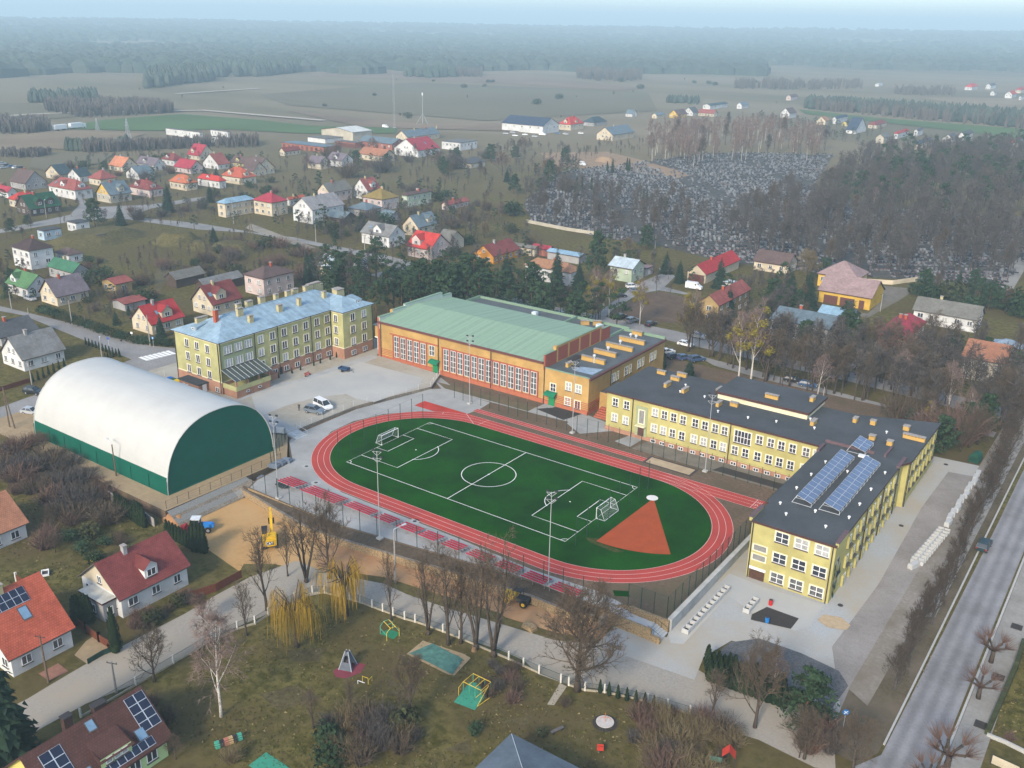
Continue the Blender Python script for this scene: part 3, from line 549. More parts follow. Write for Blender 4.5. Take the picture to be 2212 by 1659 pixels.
# parapet between hall and annexe: red panels between cream piers; stepped green-capped gable wall at the other end
mb = MB()
for a, b, zt in ((37.2, 41.9, 11.7), (62, 66.3, 11.6)): mb.prism([(u1-.12, a), (u1+.35, a), (u1+.35, b), (u1-.12, b)], 8, zt, 1)
mb.prism([(u1-.12, 41.9), (u1+.3, 41.9), (u1+.3, 62), (u1-.12, 62)], 8, 12.55, 0)
mb.box((u1+.1, 41.75, 12.2), (.8, .9, .9), m=0)
for k in range(4): 
 a = 42.6+k*4.85; mb.box((u1+.27, a+2.05, 10.4), (.12, 4.1, 3.3), m=1)
for a, b, zt in ((37.1, 41.3, 11.73), (62.6, 66.4, 11.63), (42.2, 62.2, 12.58)): mb.box((u1+.1, (a+b)/2, zt), (.62, b-a, .08), m=2)
part(OH, 'parapet', mb, [m_or, M('red_panel_brick', (.29, .085, .06), .9, .12, 5), m_gr])
mb = MB(); m_pgrey = M('pale_green_coping', (.42, .48, .42), .8, .06, 1)
for a, b, zt in ((37.2, 42.2, 11.0), (42.2, 47, 11.7), (47, 57, 12.2), (57, 62.2, 12.2), (62.2, 66.3, 11.2)): mb.box((u0+.05, (a+b)/2, zt/2+4), (.7, b-a, zt-8), m=0); mb.box((u0+.05, (a+b)/2, zt+.06), (.9, b-a, .12), m=1)
mb.box((u0-.1, 37.5, 5.4), (.6, .7, 11.1), m=2); mb.box((u0-.1, 42.4, 11.4), (.7, .7, 1), m=3)
part(OH, 'gable_wall', mb, [m_pgrey, m_gr, m_redp, m_or])
xs = [-57.0+2.2*k for k in range(5)]+[-43.0+2.15*k+0 for k in range(1, 14)]
fr = MB(); fr.box((-51.2, v0-.09, 7.35), (16, .2, .3)); fr.box((-28.2, v0-.09, 7.2), (28.6, .2, .3)); fr.box((-51.2, v0-.09, 1.2), (14, .2, .25)); fr.box((-28.2, v0-.09, 1.05), (28.6, .2, .25))
for x in xs:
 window(OH, (x, v0-.05, 4.2), FV, 1.65, 5.5, 2, 4, None, False, 2); fr.box((x+1.09, v0-.12, 4), (.3, .28, 6.4))
fr.box((xs[0]-1.1, v0-.12, 4), (.3, .28, 6.4)); fr.box((-42, v0-.12, 4), (.3, .28, 6.4))
window(OH, (-45.4, v0-.05, 5.7), FV, 1.7, 2.6, 2, 2, None, False, 2)
part(OH, 'window_pier', fr, m_redp)
m_gd = M('bright_green_door', (.02, .20, .075), .5, .1, 2); m_gc = M('green_canopy_sheet', (.03, .30, .16), .35, .12, 2)
def greendoor(par, x, zb):
 mb = MB(); mb.box((x, v0-.1, zb+1.1), (1.7, .2, 2.3)); part(par, 'door', mb, m_gd)
 mb = MB(); n = 6
 P = [(v0-1.5*math.sin(R(90*k/n)), zb+2.6+.8*math.cos(R(90*k/n))) for k in range(n+1)]
 for a, b in zip(P, P[1:]): mb.face([(x-1.4, *a), (x-1.4, *b), (x+1.4, *b), (x+1.4, *a)]); mb.face([(x-1.4, *a), (x+1.4, *a), (x+1.4, *b), (x-1.4, *b)])
 for k in range(5): mb.tube([(x-1.4+.7*k, p[0]-.02, p[1]) for p in P], .04, 4)
 part(par, 'canopy', mb, m_gc)
greendoor(OH, -44.2, .2)
mb = MB()
for u in (-62.2, -43.2, -27.2): mb.tube([(u, v0-.3, .2), (u, v0-.3, 9.7)], .09, 6)
part(OH, 'downpipe', mb, m_dark)
mb = MB()
for k in range(4): mb.box((-59.9, v0-.03, 1.5+.42*k), (5.6, .1, .14))
part(OH, 'banding', mb, m_redp)
# low back aisle of the hall
mb = MB(); mb.prism([(-60, 66), (-12.4, 66), (-12.4, 76), (-60, 76)], -.5, 8.2, 0, 1); part(OH, 'back_aisle', mb, [m_or, m_felt])
mb = MB(); mb.box((-36, 76, 8.5), (48.4, .4, .7)); mb.box((-27.6, 71, 8.6), (.4, 9.6, .8)); mb.box((-60, 71, 8.6), (.4, 9.6, .8)); part(OH, 'aisle_coping', mb, m_gr)
for x, y in ((-23, 72.4), (-20.4, 74.2), (-16.5, 70)): chimney(OH, x, y, 8.1, 2.2 if x > -24 else 2, .7, 1.1, m_or, rz=.7)
mb = MB(); mb.box((-18.4, 72, 8.8), (1.6, 1.2, 1.1)); mb.box((-37.5, 70.5, 8.9), (1.4, 1.2, 1.2)); part(OH, 'roof_fan', mb, M('pale_metal_box', (.55, .62, .62), .5))
AX = thing('annexe', 'flat-roofed orange annexe with rows of yellow vent stacks beside the sports hall', 'building', (-6.4, 55, 0))
mb = MB(); mb.prism([(u1+.02, v0+.02), (-.5, v0+.02), (-.5, 73.6), (u1+.02, 73.6)], -.5, 8.55, 0, 1); part(AX, 'wall', mb, [m_or, m_felt])
mb = MB(); mb.box((-6.4, v0-.03, .2), (11.8, .14, 1.2)); mb.box((-.45, 55, .2), (.14, 36.5, 1.2)); part(AX, 'plinth', mb, MATS['terracotta_plinth'])
mb = MB(); mb.box((-6.4, v0+.05, 8.68), (12, .3, .22), m=0); mb.box((-6.4, 73.5, 8.9), (12, .4, .7), m=0); mb.box((-.3, 55.5, 8.35), (.55, 36.4, .4), m=1); mb.box((-12.2, 70, 8.8), (.5, 7.4, .5), m=0)
part(AX, 'coping', mb, [m_gr, MATS['oxblood_gutter']])
m_yb = M('yellow_vent_plaster', (.48, .30, .09), .9, .08, 2)
for y, xa, xb in ((47.6, -8.7, -2.6), (53.6, -9, -3.1), (59.7, -9.2, -2), (66, -9.1, -2.2)): chimney(AX, (xa+xb)/2, y, 8.5, xb-xa, .6, .95, m_yb, 'vent_stack')
chimney(AX, -8.5, 41.9, 8.5, .7, 2.4, .8, m_yb, 'vent_stack'); chimney(AX, -7.6, 72.3, 8.5, 2.8, .7, .9, m_yb, 'vent_stack')
for x, y in ((-5.2, 47.2), (-5.6, 54.2), (-5.8, 60.4), (-6.4, 66.6), (-4.8, 66.4)):
 mb = MB(); mb.tube([(x, y, 8.5), (x, y, 10)], .14, 6); mb.tube([(x, y, 10), (x, y, 10.2), (x, y, 10.5), (x, y, 10.7)], [.2, .38, .38, .1], 8); part(AX, 'roof_cowl', mb, M('galvanised', (.62, .64, .65), .4, .1, 3, metal=.3))
mb = MB(); mb.face([(-6.6, 39.8, 8.62), (-1.2, 39.8, 8.62), (-1.2, 44.6, 8.62), (-6.6, 42.8, 8.62)]); part(AX, 'wet_patch', mb, M('wet_felt', (.22, .28, .32), .25, .2, 1, spec=.6))
mb = MB(); mb.box((-10.4, 47.3, 8.64), (1.9, 4.4, .1)); part(AX, 'dark_felt_patch', mb, m_dark)
for x, z, p in ((-9.8, 4.4, 0), (-5.7, 5.6, 1), (-3.1, 5.6, 1), (-5.8, 2, None), (-3.2, 1.8, None)): window(AX, (x, v0-.0, z), FV, 1.45, 1.9, 2, 2, m_cream, True, p)
for v in (48.2, 54.2, 60.5, 66.8): window(AX, (-.48, v, 5.7), FU, 1.5, 2, 2, 2, m_cream); window(AX, (-.48, v+2, 5.7), FU, .6, 2, 1, 2, m_cream)
greendoor(AX, -10, .0)
mb = MB()
for k in range(5): mb.box((-6.4, v0-.01, .95+.42*k), (11.85, .12, .14)); mb.box((-.46, 43, .95+.42*k), (.12, 11, .14))
part(AX, 'banding', mb, m_redp)
mb = MB(); mb.tube([(-12.2, v0-.12, 0), (-12.2, v0-.12, 9)], .09, 6); mb.tube([(-.35, 46.8, 2), (-.35, 46.8, 8.2)], .09, 6); part(AX, 'downpipe', mb, m_dark)
LK = thing('entrance_lobby', 'low ochre lobby with brick steps squeezed between the orange annexe and the yellow wing', 'building', (3, 41, 0))
mb = MB(); mb.prism([(-.3, 42), (6.5, 42), (6.5, 50), (-.3, 50)], -.3, 4.2, 0, 1); part(LK, 'wall', mb, [m_or, m_felt])
window(LK, (2.4, 41.98, 2.4), FV, 1, 1.4, 2, 1, m_cream, True, 0)
mb = MB()
for k in range(5): mb.box((2.9, 37.6+k*.7, .15+.14*k), (3.6, .7, .3+.28*k))
part(LK, 'steps', mb, m_redp)
# ------------------------------------------------------------ yellow L-shaped school
m_yel = M('pale_yellow_plaster', (.47, .42, .165), .9, .05, .6, big=.2); m_roofd = M('charcoal_felt_roof', (.078, .084, .088), .95, .10, 3, big=.12, detail=6)
m_fas = M('maroon_fascia', (.075, .035, .032), .6, .1, 2)
YS = thing('yellow_school', 'long pale yellow two-storey school wing with a charcoal flat roof meeting a three-storey cross wing', 'building', (45, 30, 0))
mb = MB(); mb.prism([(6.6, 33), (53.2, 33), (53.2, 51.9), (6.6, 51.9)], .95, 8.5, 0); mb.prism([(53.2, 33), (66.5, 33), (66.5, 36), (67.5, 36), (67.5, 58), (53.2, 51.9)], -2.3, 8.5, 0)
mb.prism([(53.2, -2), (66.5, -2), (66.5, 33), (53.2, 33)], -2.4, 8.52, 0)
part(YS, 'wall', mb, m_yel)
mb = MB(); mb.prism([(6.5, 32.9), (53.1, 32.9), (53.1, 51.9), (6.5, 51.9)], -.5, .93); part(YS, 'plinth', mb, MATS['salmon_brick_plinth'])
mb = MB()
mb.prism([(6.3, 32.6), (53.2, 32.6), (53.2, 52.3), (6.3, 52.3)], 8.54, 8.9, 1, 0); mb.prism([(53.2, 33.4), (66.6, 33.4), (67.9, 35.7), (67.9, 58.3), (53.2, 52.3)], 8.54, 8.896, 1, 0)
mb.prism([(53.2, -2.4), (66.7, -2.4), (66.7, 33.4), (53.2, 33.4)], 8.54, 8.904, 1, 0)
mb.prism([(52.7, 5), (53.2, 5), (53.2, 32.6), (52.7, 32.6)], 8.54, 8.9, 1, 0)
rf = part(YS, 'roof', mb, [m_roofd, m_fas])
m_plum = M('plum_tile_coping', (.13, .085, .09), .7, .15, 2)
for u in (53, 66.6): mb = MB(); mb.box((u, .2, 8.95), (.5, 4.6, .7), m=0); mb.box((u, .2, 9.34), (.7, 4.9, .1), m=1); part(YS, 'parapet', mb, [m_yel, m_plum])
for c, d in (((66.55, 34, 9.05), (.6, 5, .3)), ((52.9, 31.2, 9.2), (.5, 3.4, .5)), ((57, 35, 9.15), (9, .4, .5)), ((63.4, 37.2, 9.15), (.4, 4.6, .5))): mb = MB(); mb.box(c, d); part(YS, 'roof_upstand', mb, m_plum)
mb = MB(); mb.prism([(27, 43.4), (46, 43.4), (46, 54), (27, 54)], 8.9, 10.0, 1); mb.prism([(26.6, 43), (46.4, 43), (46.4, 54.4), (26.6, 54.4)], 10.0, 10.5, 2, 0); part(YS, 'upper_roof', mb, [m_roofd, m_cream, m_fas])
for x, y, dx, dy, z in ((11, 49.2, 2.2, .6, 8.9), (15.3, 50.6, 2.4, .6, 8.9), (15.2, 47.6, 2.2, .8, 8.9), (15.5, 43.2, .7, 2.4, 8.9), (20, 42.5, .7, 2.4, 8.9), (25.8, 47, .7, 2.4, 8.9), (29, 39.6, .7, 2, 8.9), (31.6, 41.2, 1.8, .7, 8.9), (37.5, 46.2, 3, .7, 10.5), (44.6, 50.2, .8, 1.8, 10.5), (47.8, 42, .8, 2.2, 8.9), (54, 48.4, .8, 1.5, 8.9), (57.2, 49.2, 1.1, 1, 8.9), (63.2, 50.4, 1.2, 1.1, 8.9), (65.6, 46.4, 4.4, .8, 8.9), (59.2, 41.6, 1.2, 1, 8.9), (62.6, 41, 1.1, 1.1, 8.9)):
 chimney(rf, x, y, z-.05, dx*.9, dy, .7, m_yb, 'vent_stack')
m_vent = M('white_vent', (.7, .7, .68), .6)
for x, y in ((19.4, 41.4), (24.8, 41.8), (18.6, 45.6), (30.4, 36), (36.5, 36.6), (41.7, 38.2), (46.6, 43.6), (55.6, 25.6), (55.3, 19), (55.1, 12.4), (54.9, 5.4), (57, 2.4), (63.4, 2.2), (65.4, 7.4), (65.4, 13), (65.3, 19.6), (65.4, 27.6), (60, 24), (60.4, 6.2), (48.8, 39.6), (60.6, 46.2)):
 mb = MB(); mb.tube([(x, y, 8.85), (x, y, 9.25), (x, y, 9.25), (x, y, 9.4)], [.12, .12, .26, .2], 7); mb.build('roof_vent', m_vent, rf)
mb = MB(); mb.box((60.3, 32.4, 9.1), (1.7, .9, .35)); mb.build('rooflight', m_vent, rf)
m_pv = M('solar_cell', (.10, .14, .22), .2, .15, 1.5, spec=.6); m_alu = M('aluminium_rail', (.6, .62, .64), .4, .06, 2, metal=.3)
def array(par, ua, ub, va, vb, za, zb, n, cols=2, nm='solar_panel', rows=1):
 off = Vector((0, 0, 0)); q = par
 while q: off += q.location; q = q.parent
 mb = MB(); L = vb-va; nv = Vector((zb-za, 0, ua-ub)).normalized()*-1
 def P(i, j, d=0): u = ua+(ub-ua)*i; return Vector((u, va+L*j, za+(zb-za)*i))+Vector((0, 0, d))
 g = .012; gj = .05/L*1.2
 for k in range(n):
  for c in range(cols):
   i0, i1 = c/cols+g, (c+1)/cols-g; j0, j1 = k/n+gj, (k+1)/n-gj
   mb.face([P(i0, j0, .06), P(i1, j0, .06), P(i1, j1, .06), P(i0, j1, .06)])
 mb.face([P(0, 0, .03), P(1, 0, .03), P(1, 1, .03), P(0, 1, .03)], 1); mb.face([P(0, 0), P(0, 1), P(1, 1), P(1, 0)], 1)
 for a, b in (((0, 0), (1, 0)), ((1, 0), (1, 1)), ((1, 1), (0, 1)), ((0, 1), (0, 0))): mb.face([P(*a), P(*b), P(*b, .06), P(*a, .06)], 1)
 return mb.build(nm, [m_pv, m_alu], par, -off)
for ua, ub, va, vb, n in ((56.8, 59.3, 7.4, 30, 13), (61.2, 63.8, 7.6, 30.2, 13), (57.7, 60.3, 33.2, 38.4, 3)):
 array(rf, ua, ub, va, vb, 10.35, 9.55, n)
 mb = MB(); k = int((vb-va)/1.75)
 for j in range(k+1):
  v = va+(vb-va)*j/k; mb.tube([(ua, v, 10.3), (ua-.7, v, 8.9)], .05, 4); mb.tube([(ub, v, 9.5), (ub, v, 8.9)], .05, 4); mb.tube([(ua-.7, v, 8.97), (ub, v, 8.97)], .045, 4)
 mb.tube([(ub, va, 9.1), (ub, vb, 9.1)], .04, 4); mb.build('panel_stand', m_alu, rf)
def louvre(p, w, h, n, nm):
 o = link(nm, win_mesh(w, h, 1, 1, m_cream, False)[0], YS, Vector(p)-YS.location); mb = MB(); mb.box((0, 0, 0), (w, .03, h), m=1)
 for k in range(n): mb.box((0, -.03, -h/2+h*(k+.5)/n), (w-.1, .05, h/n*.5))
 mb.build('slats', [M('grey_slat', (.33, .32, .29), .7), M('slat_gap', (.12, .12, .11), .8)], o)
# front windows
for v in (8.7, 11.4, 18.1, 20.2, 22.3, 24.4, 27.1, 29.2, 31.4, 33.4, 40.6, 42.9, 45.0, 47.2, 49.8, 51.8):
 for z in (6.75, 3.25):
  if not (v == 40.6 and z < 4 and False): window(YS, (v, 32.98, z), FV, 1.3, 1.75, 2, 2, m_cream)
 if v > 12: window(YS, (v, 32.88, .38), FV, 1.1, .7, 2, 1, None, True, 0)
for v in (35.9, 38.1): window(YS, (v, 32.98, 3.25), FV, 1.3, 1.75, 2, 2, m_cream); window(YS, (v, 32.88, .38), FV, 1.1, .7, 2, 1, None, True, 0)
window(YS, (37.2, 32.98, 6.3), FV, 3.4, 2.6, 5, 2, m_cream, True, 0)
mb = MB(); mb.box((15.05, 32.95, 4.0), (2.7, .12, 6.6)); part(YS, 'stair_bay', mb, m_olive)
louvre((15.1, 32.88, 5), 1.3, 3, 16, 'glass_block_window')
mb = MB(); mb.box((15.1, 32.86, 1.8), (1.4, .1, 2.1)); part(YS, 'door', mb, M('brown_door', (.10, .05, .04), .6, .1, 3))
mb = MB(); mb.box((15.1, 32.5, 3.05), (2.2, .9, .15)); part(YS, 'door_canopy', mb, m_cream)
# south face of the cross wing
for x in (58.25, 61.35, 64.55):
 for z in (7.25, 3.6, .05): window(YS, (x, -2.02, z), FV, 2.1, 1.75, 2, 2, m_cream, True, {7.25: (0 if x < 60 else 1), 3.6: 0, .05: 2}[z])
for z in (4.25, 2.55): louvre((55, -2.02, z), 2.2, 1.0, 8, 'louvre_window')
mb = MB(); mb.box((54.95, -2.04, -.75), (2.5, .14, 2.0)); part(YS, 'gate_door', mb, M('rust_brown_door', (.085, .045, .03), .7, .25, 3))
mb = MB(); mb.box((54.95, -2.05, .5), (2.7, .12, .45)); part(YS, 'lintel', mb, m_white)
# long east face
def onebox(n, m, c, d): mb = MB(); mb.box(c, d); part(YS, n, mb, m)
for v in (5.2, 8.6, 11.8, 15.2, 18.4, 21.4, 24.8, 27.8, 31):
 for z in (6.5, 3.0, -.45): window(YS, (66.52, v, z), FU, 1.7, 1.6, 2, 2, None, False, 0); onebox('window_rib', m_yel, (66.66, v-1.05, z+.1), (.36, .4, 2.1)); onebox('window_ledge', m_sill, (66.72, v+.1, z-.95), (.5, 2.0, .14))
for k in range(7):
 for z in (6.7, 3.2): window(YS, (67.52, 38+2.9*k, z), FU, 1.6, 1.6, 2, 2, None, False, 0); onebox('window_rib', m_yel, (67.66, 36.95+2.9*k, z+.1), (.36, .4, 2.1)); onebox('window_ledge', m_sill, (67.72, 38.1+2.9*k, z-.95), (.5, 1.9, .14))
mb = MB()
for v in (13.5, 23.1, 32.4): mb.tube([(66.68, v, -1.4), (66.68, v, 8.4)], .1, 6)
mb.tube([(67.7, 36.3, -1.2), (67.7, 36.3, 8.4)], .1, 6)
for x in (53.5, 66.1): mb.tube([(x, -2.14, -1.7), (x, -2.14, 8.4)], .1, 6)
for x in (12.9, 34.6): mb.tube([(x, 32.86, 0), (x, 32.86, 8.4)], .1, 6)
part(YS, 'downpipe', mb, m_dark)
# painted figure on the corner of the east face (plain strokes)
mb = MB(); rr = random.Random(3)
for k in range(46):
 t = rr.random(); v = -1.2+3.6*rr.random()*(.35+.65*math.sin(math.pi*t)); z = -1.6+7.4*t; a = rr.uniform(.9, 1.9); L = rr.uniform(.5, 1.5); w = rr.uniform(.1, .32)
 d = Vector((math.cos(a), math.sin(a))); q = Vector((-d.y, d.x))*w; c = Vector((v, z)); u = 66.54+k*.0012
 P = [c-d*L*.5, c+q, c+d*L*.5, c-q]; mb.face([(u, p.x, p.y) for p in P], rr.choice((0, 0, 0, 1, 2)))
part(YS, 'mural', mb, [M('mural_ink', (.02, .03, .045), .9), M('mural_teal', (.08, .2, .2), .9), M('mural_white', (.6, .62, .58), .9)])
# ------------------------------------------------------------ white and green arched hall
DH = thing('arched_hall', 'big white vaulted membrane hall with dark green end wall and side skirt', 'hall', (-62.6, -30.2, .2))
Lx, hw, ht = 22.0, 12.35, 12.9
def prof(n=44):
 out = []
 for k in range(n+1):
  t = math.pi*k/n; c, s = math.cos(t), math.sin(t)
  out.append((-hw*(abs(c)**.86)*(1 if c > 0 else -1)*(1.0), ht*(abs(s)**.88)))
 return out
PR = prof(); zs = 2.75
mw = M('white_membrane', (.46, .455, .42), .55, .05, .25, spec=.35); mg = M('deep_green_membrane', (.005, .085, .055), .6, .08, .5)
mb = MB(); mgb, mgc = MB(), MB(); nb = 40
def dp(x, p, sag=0): return (x, p[0]*(1+sag), p[1]*(1+sag*.6))
for i in range(nb):
 xa, xb = -Lx+2*Lx*i/nb, -Lx+2*Lx*(i+1)/nb
 for a, b in zip(PR, PR[1:]):
  sa = -.002*(i % 4 == 0); sb = -.002*((i+1) % 4 == 0)
  if max(a[1], b[1]) <= zs+.6 and min(a[1], b[1]) < zs-.1: tgt = mgb if a[0] < 0 else mgc
  else: tgt = mb
  tgt.face([dp(xa, a, sa), dp(xa, b, sa), dp(xb, b, sb), dp(xb, a, sb)][::-1])
mb.build('vault', [mw], DH, smooth=True); mgb.build('side_skirt', [mg], DH); mgc.build('side_skirt', [mg], DH)
for x in (Lx-.01, -Lx+.01): mb = MB(); mb.face([(x, p[0]*.998, p[1]*.998) for p in PR]); mb.build('end_wall', [mg], DH)
mb = MB(); mb.tube([(Lx, *p) for p in PR], .12, 5); mb.tube([(-Lx, *p) for p in PR], .12, 5); mb.build('end_trim', [mw], DH)
mb = MB()
for k in range(9): x = -Lx+2*Lx*k/8; mb.tube([(x, -hw-.08, 0), (x, -hw-.02, 2.7)], .07, 5)
mb.tube([(-Lx, -hw-.06, 0.05), (Lx, -hw-.06, .05)], .12, 5); mb.tube([(Lx+.1, -hw, .05), (Lx+.1, hw, .05)], .12, 5); mb.build('base_rail', [mg], DH)
# ================================================================== HOUSES OF THE TOWN
def C_(name, col, **k): return M(name, col, **k)
WALL = {k: M(k+'_render', c, .9, .06, .6, big=.2) for k, c in dict(white=(.62, .62, .60), cream=(.58, .50, .36), yellow=(.62, .52, .16), ochre=(.38, .27, .12), grey=(.36, .35, .34), pink=(.58, .47, .43), mint=(.44, .52, .38), orange=(.60, .27, .04), wood=(.09, .065, .05), gold=(.62, .40, .07), paleblue=(.42, .54, .62), brickred=(.34, .13, .09), lime=(.45, .58, .28), beige=(.46, .42, .33)).items()}
ROOF = {}
def roofm(k):
 if k in ROOF: return ROOF[k]
 c = dict(salmon=(.60, .24, .13), red=(.46, .045, .05), brightred=(.56, .06, .05), raspberry=(.42, .05, .075), dullred=(.33, .10, .085), maroon=(.24, .065, .06), purple=(.20, .165, .185), brown=(.145, .10, .09), darkbrown=(.085, .055, .052), grey=(.24, .24, .23), oldgrey=(.20, .195, .17), darkgrey=(.11, .115, .12), teal=(.055, .09, .10), green=(.065, .19, .11), grass=(.11, .23, .10), forest=(.025, .10, .055), blue=(.27, .42, .52), navy=(.06, .085, .13), paleblue=(.46, .54, .58), orange=(.55, .17, .08), tile=(.50, .12, .07), rust=(.40, .21, .12), mustard=(.30, .22, .07), pinkbrown=(.37, .26, .245), slate=(.15, .20, .225), white=(.66, .66, .60), speckled=(.30, .285, .28), terracotta=(.42, .19, .11))[k]
 metal = k in ('blue', 'paleblue', 'white', 'speckled', 'slate')
 ROOF[k] = MR(k+'_roof', c, 'metal' if metal else 'tile', .45 if metal else .7); return ROOF[k]
RH = random.Random(11); HOUSES = []
def solve_len(N, d, xpx):
 lo, hi = .5, 90
 f = lambda L: prx(N+d*L)-xpx
 s = 1 if f(hi) > f(lo) else -1
 for _ in range(40):
  m = (lo+hi)/2
  if f(m)*s < 0: lo = m
  else: hi = m
 return (lo+hi)/2
def house(label, rc, N, xL, xR, hw, rtype, roof, wall, pitch=40, ang=0, cat='house', ch=1, dorm=(), ov=.5, wins=True, floors=None, name='house', sky=(), pv=None, wall2=None, door=False, gd=(), group=None):
 """N: image point of the near base corner; xL, xR: image columns of the other ends of its two visible sides"""
 n = D(rc[0], rc[1], *N); P = G(*n); a = R(ang)
 du = Vector((-math.cos(a), -math.sin(a), 0)); dv = Vector((-math.sin(a), math.cos(a), 0))
 LX = min(40, max(2.2, solve_len(P, du, ZX[rc[1]]+xL*.25115))); LY = min(46, max(2.2, solve_len(P, dv, ZX[rc[1]]+xR*.25115)))
 c = P+du*(LX/2)+dv*(LY/2); z0 = P.z; HOUSES.append((c.x, c.y, max(LX, LY)*.62+1))
 t = thing(name, label, cat, (c.x, c.y, z0), a, group); hx, hy = LX/2, LY/2
 W1, W2 = WALL[wall], WALL[wall2 or wall]; rm = roofm(roof); tp = math.tan(R(pitch)); mb = MB()
 mb.prism([(-hx, -hy), (hx, -hy), (hx, hy), (-hx, hy)], -1.2, hw, 0)
 rise = 0
 if rtype == 'u':
  rise = hy*tp
  for s in (-1, 1): mb.face([(s*hx, -s*hy, hw), (s*hx, s*hy, hw), (s*hx, 0, hw+rise)], 1)
 elif rtype == 'v':
  rise = hx*tp
  for s in (-1, 1): mb.face([(s*hx, s*hy, hw), (-s*hx, s*hy, hw), (0, s*hy, hw+rise)], 1)
 mb.build('wall', [W1, W2], t)
 mb = MB(); th = .2; o = ov
 if rtype in 'uv' and len(rtype) == 1:
  A, B = (hx, hy) if rtype == 'u' else (hy, hx)   # A along ridge, B half span
  e = B+o; ze = hw-o*tp; zr = hw+rise; sl = math.hypot(e, zr-ze); L = 2*(A+o)
  def X(p, q, zz): return (p, q, zz) if rtype == 'u' else (-q, p, zz)
  for s in (-1, 1):
   q = [X(-s*(A+o), -s*e, ze+th), X(s*(A+o), -s*e, ze+th), X(s*(A+o), 0, zr+th), X(-s*(A+o), 0, zr+th)]
   mb.face(q, 0, [(0, 0), (L, 0), (L, sl), (0, sl)])
   mb.face([(p[0], p[1], p[2]-th) for p in q][::-1], 1)
   mb.face([(*q[0][:2], q[0][2]-th), (*q[1][:2], q[1][2]-th), q[1], q[0]], 1)
   for w in ((q[1], q[2]), (q[3], q[0])): mb.face([(*w[0][:2], w[0][2]-th), (*w[1][:2], w[1][2]-th), w[1], w[0]], 1)
 elif rtype == 'hip':
  m = min(hx, hy)+o; rise = m*tp; hip(mb, -hx-o, hx+o, -hy-o, hy+o, hw+.1, rise, 'x' if hx > hy else 'y')
  mb.prism([(-hx-o, -hy-o), (hx+o, -hy-o), (hx+o, hy+o), (-hx-o, hy+o)], hw-.12, hw+.098, 1)
 else:
  mb.prism([(-hx-.25, -hy-.25), (hx+.25, -hy-.25), (hx+.25, hy+.25), (-hx-.25, hy+.25)], hw+.003, hw+.3, 1, 0)
 ro = mb.build('roof', [rm, m_fas if wall != 'white' else m_sill], t)
 def zroof(x, y):
  if rtype == 'u': return hw+rise-abs(y)*tp
  if rtype == 'v': return hw+rise-abs(x)*tp
  if rtype == 'hip': return hw+min(hx+o-abs(x), hy+o-abs(y))*tp
  return hw+.3
 for k in range(ch):
  x, y = ((-hx*.3+k*hx*.8, .35) if rtype == 'u' else (.3, -hy*.25+k*hy*.7)) if rtype != 'hip' else (.6-k*1.6, .5+k)
  z = zroof(x, y); mb = MB(); mb.box((x, y, z+.25), (.75, .6, 2.1)); mb.box((x, y, z+1.36), (.95, .8, .14), m=1)
  mb.build('chimney', [RH.choice((m_rbr, m_rbr, m_cyb, WALL['grey'])), m_brcap], ro)
 if wins:
  fl = floors or max(1, int(hw/2.7))
  for face, L, other in (('f', LX, hy), ('r', LY, hx)):
   nw = max(1, min(5, int(L/3.1)))
   for i in range(fl):
    zc = hw-1.55-(fl-1-i)*2.8
    for k in range(nw):
     s = -L/2+L*(k+.5)/nw+RH.uniform(-.2, .2); ww = RH.choice((1.2, 1.4, 1.6)) if L/nw > 2.3 else .9
     if door and face == 'f' and i == 0 and k == nw-1: continue
     o2 = link('window', win_mesh(ww, 1.35, 2, 1, None, True)[0], t, (s, -hy-.02, zc) if face == 'f' else (hx+.02, s, zc), 0 if face == 'f' else FU)
     link('pane', win_mesh(ww, 1.35, 2, 1, None, True)[1][RH.choice((0, 0, 0, 2, 1))], o2)
   gable = (rtype == 'u' and face == 'r') or (rtype == 'v' and face == 'f')
   if gable and rise > 2.6:
    for s in ((-1.1, 1.1) if rise > 4 and L > 7.5 else (0,)):
     o2 = link('window', win_mesh(1.0, 1.25, 2, 1, None, True)[0], t, (s, -hy-.02, hw+1.15) if face == 'f' else (hx+.02, s, hw+1.15), 0 if face == 'f' else FU)
     link('pane', win_mesh(1.0, 1.25, 2, 1, None, True)[1][RH.choice((0, 0, 2))], o2)
 if door:
  mb = MB(); mb.box((hx-LX*.5/max(1, int(LX/3.1)), -hy-.03, .6), (1.1, .12, 2.2)); mb.build('door', M('house_door', (.14, .08, .05), .6), t)
 for (face, f, dw) in gd:
  mb = MB(); mb.box((-hx+LX*f, -hy-.03, 1.35) if face == 'f' else (hx+.03, -hy+LY*f, 1.35), (dw, .12, 2.7) if face == 'f' else (.12, dw, 2.7)); mb.build('garage_door', [M('brown_gate', (.12, .05, .04), .7, .2, 3)], t)
 for (face, f, dw) in dorm:       # gabled dormers: face f (towards -v) or r (towards +u), f along the side
  dz = min(rise*.55, 2.6); y0 = -hy+.6 if face == 'f' else hx-.6
  def Y(p, q, zz): return (p, -q, zz) if face == 'f' else (q, p, zz)
  s0 = (-hx+LX*f) if face == 'f' else (-hy+LY*f); half = dw/2; outer = (hy if face == 'f' else hx)-.5; zb = hw+.2; inner = outer-(dz+half*.8)/tp-.3
  mb = MB(); mb.face([Y(s0-half, outer, zb-.4), Y(s0+half, outer, zb-.4), Y(s0+half, outer, zb+dz), Y(s0, outer, zb+dz+half*.8), Y(s0-half, outer, zb+dz)], 0)
  for s in (-1, 1): mb.face([Y(s0+s*half, outer, zb-.4), Y(s0+s*half, outer, zb+dz), Y(s0+s*half, inner, zb+dz)], 0)
  dm = mb.build('dormer', [W1], ro)
  mb = MB()
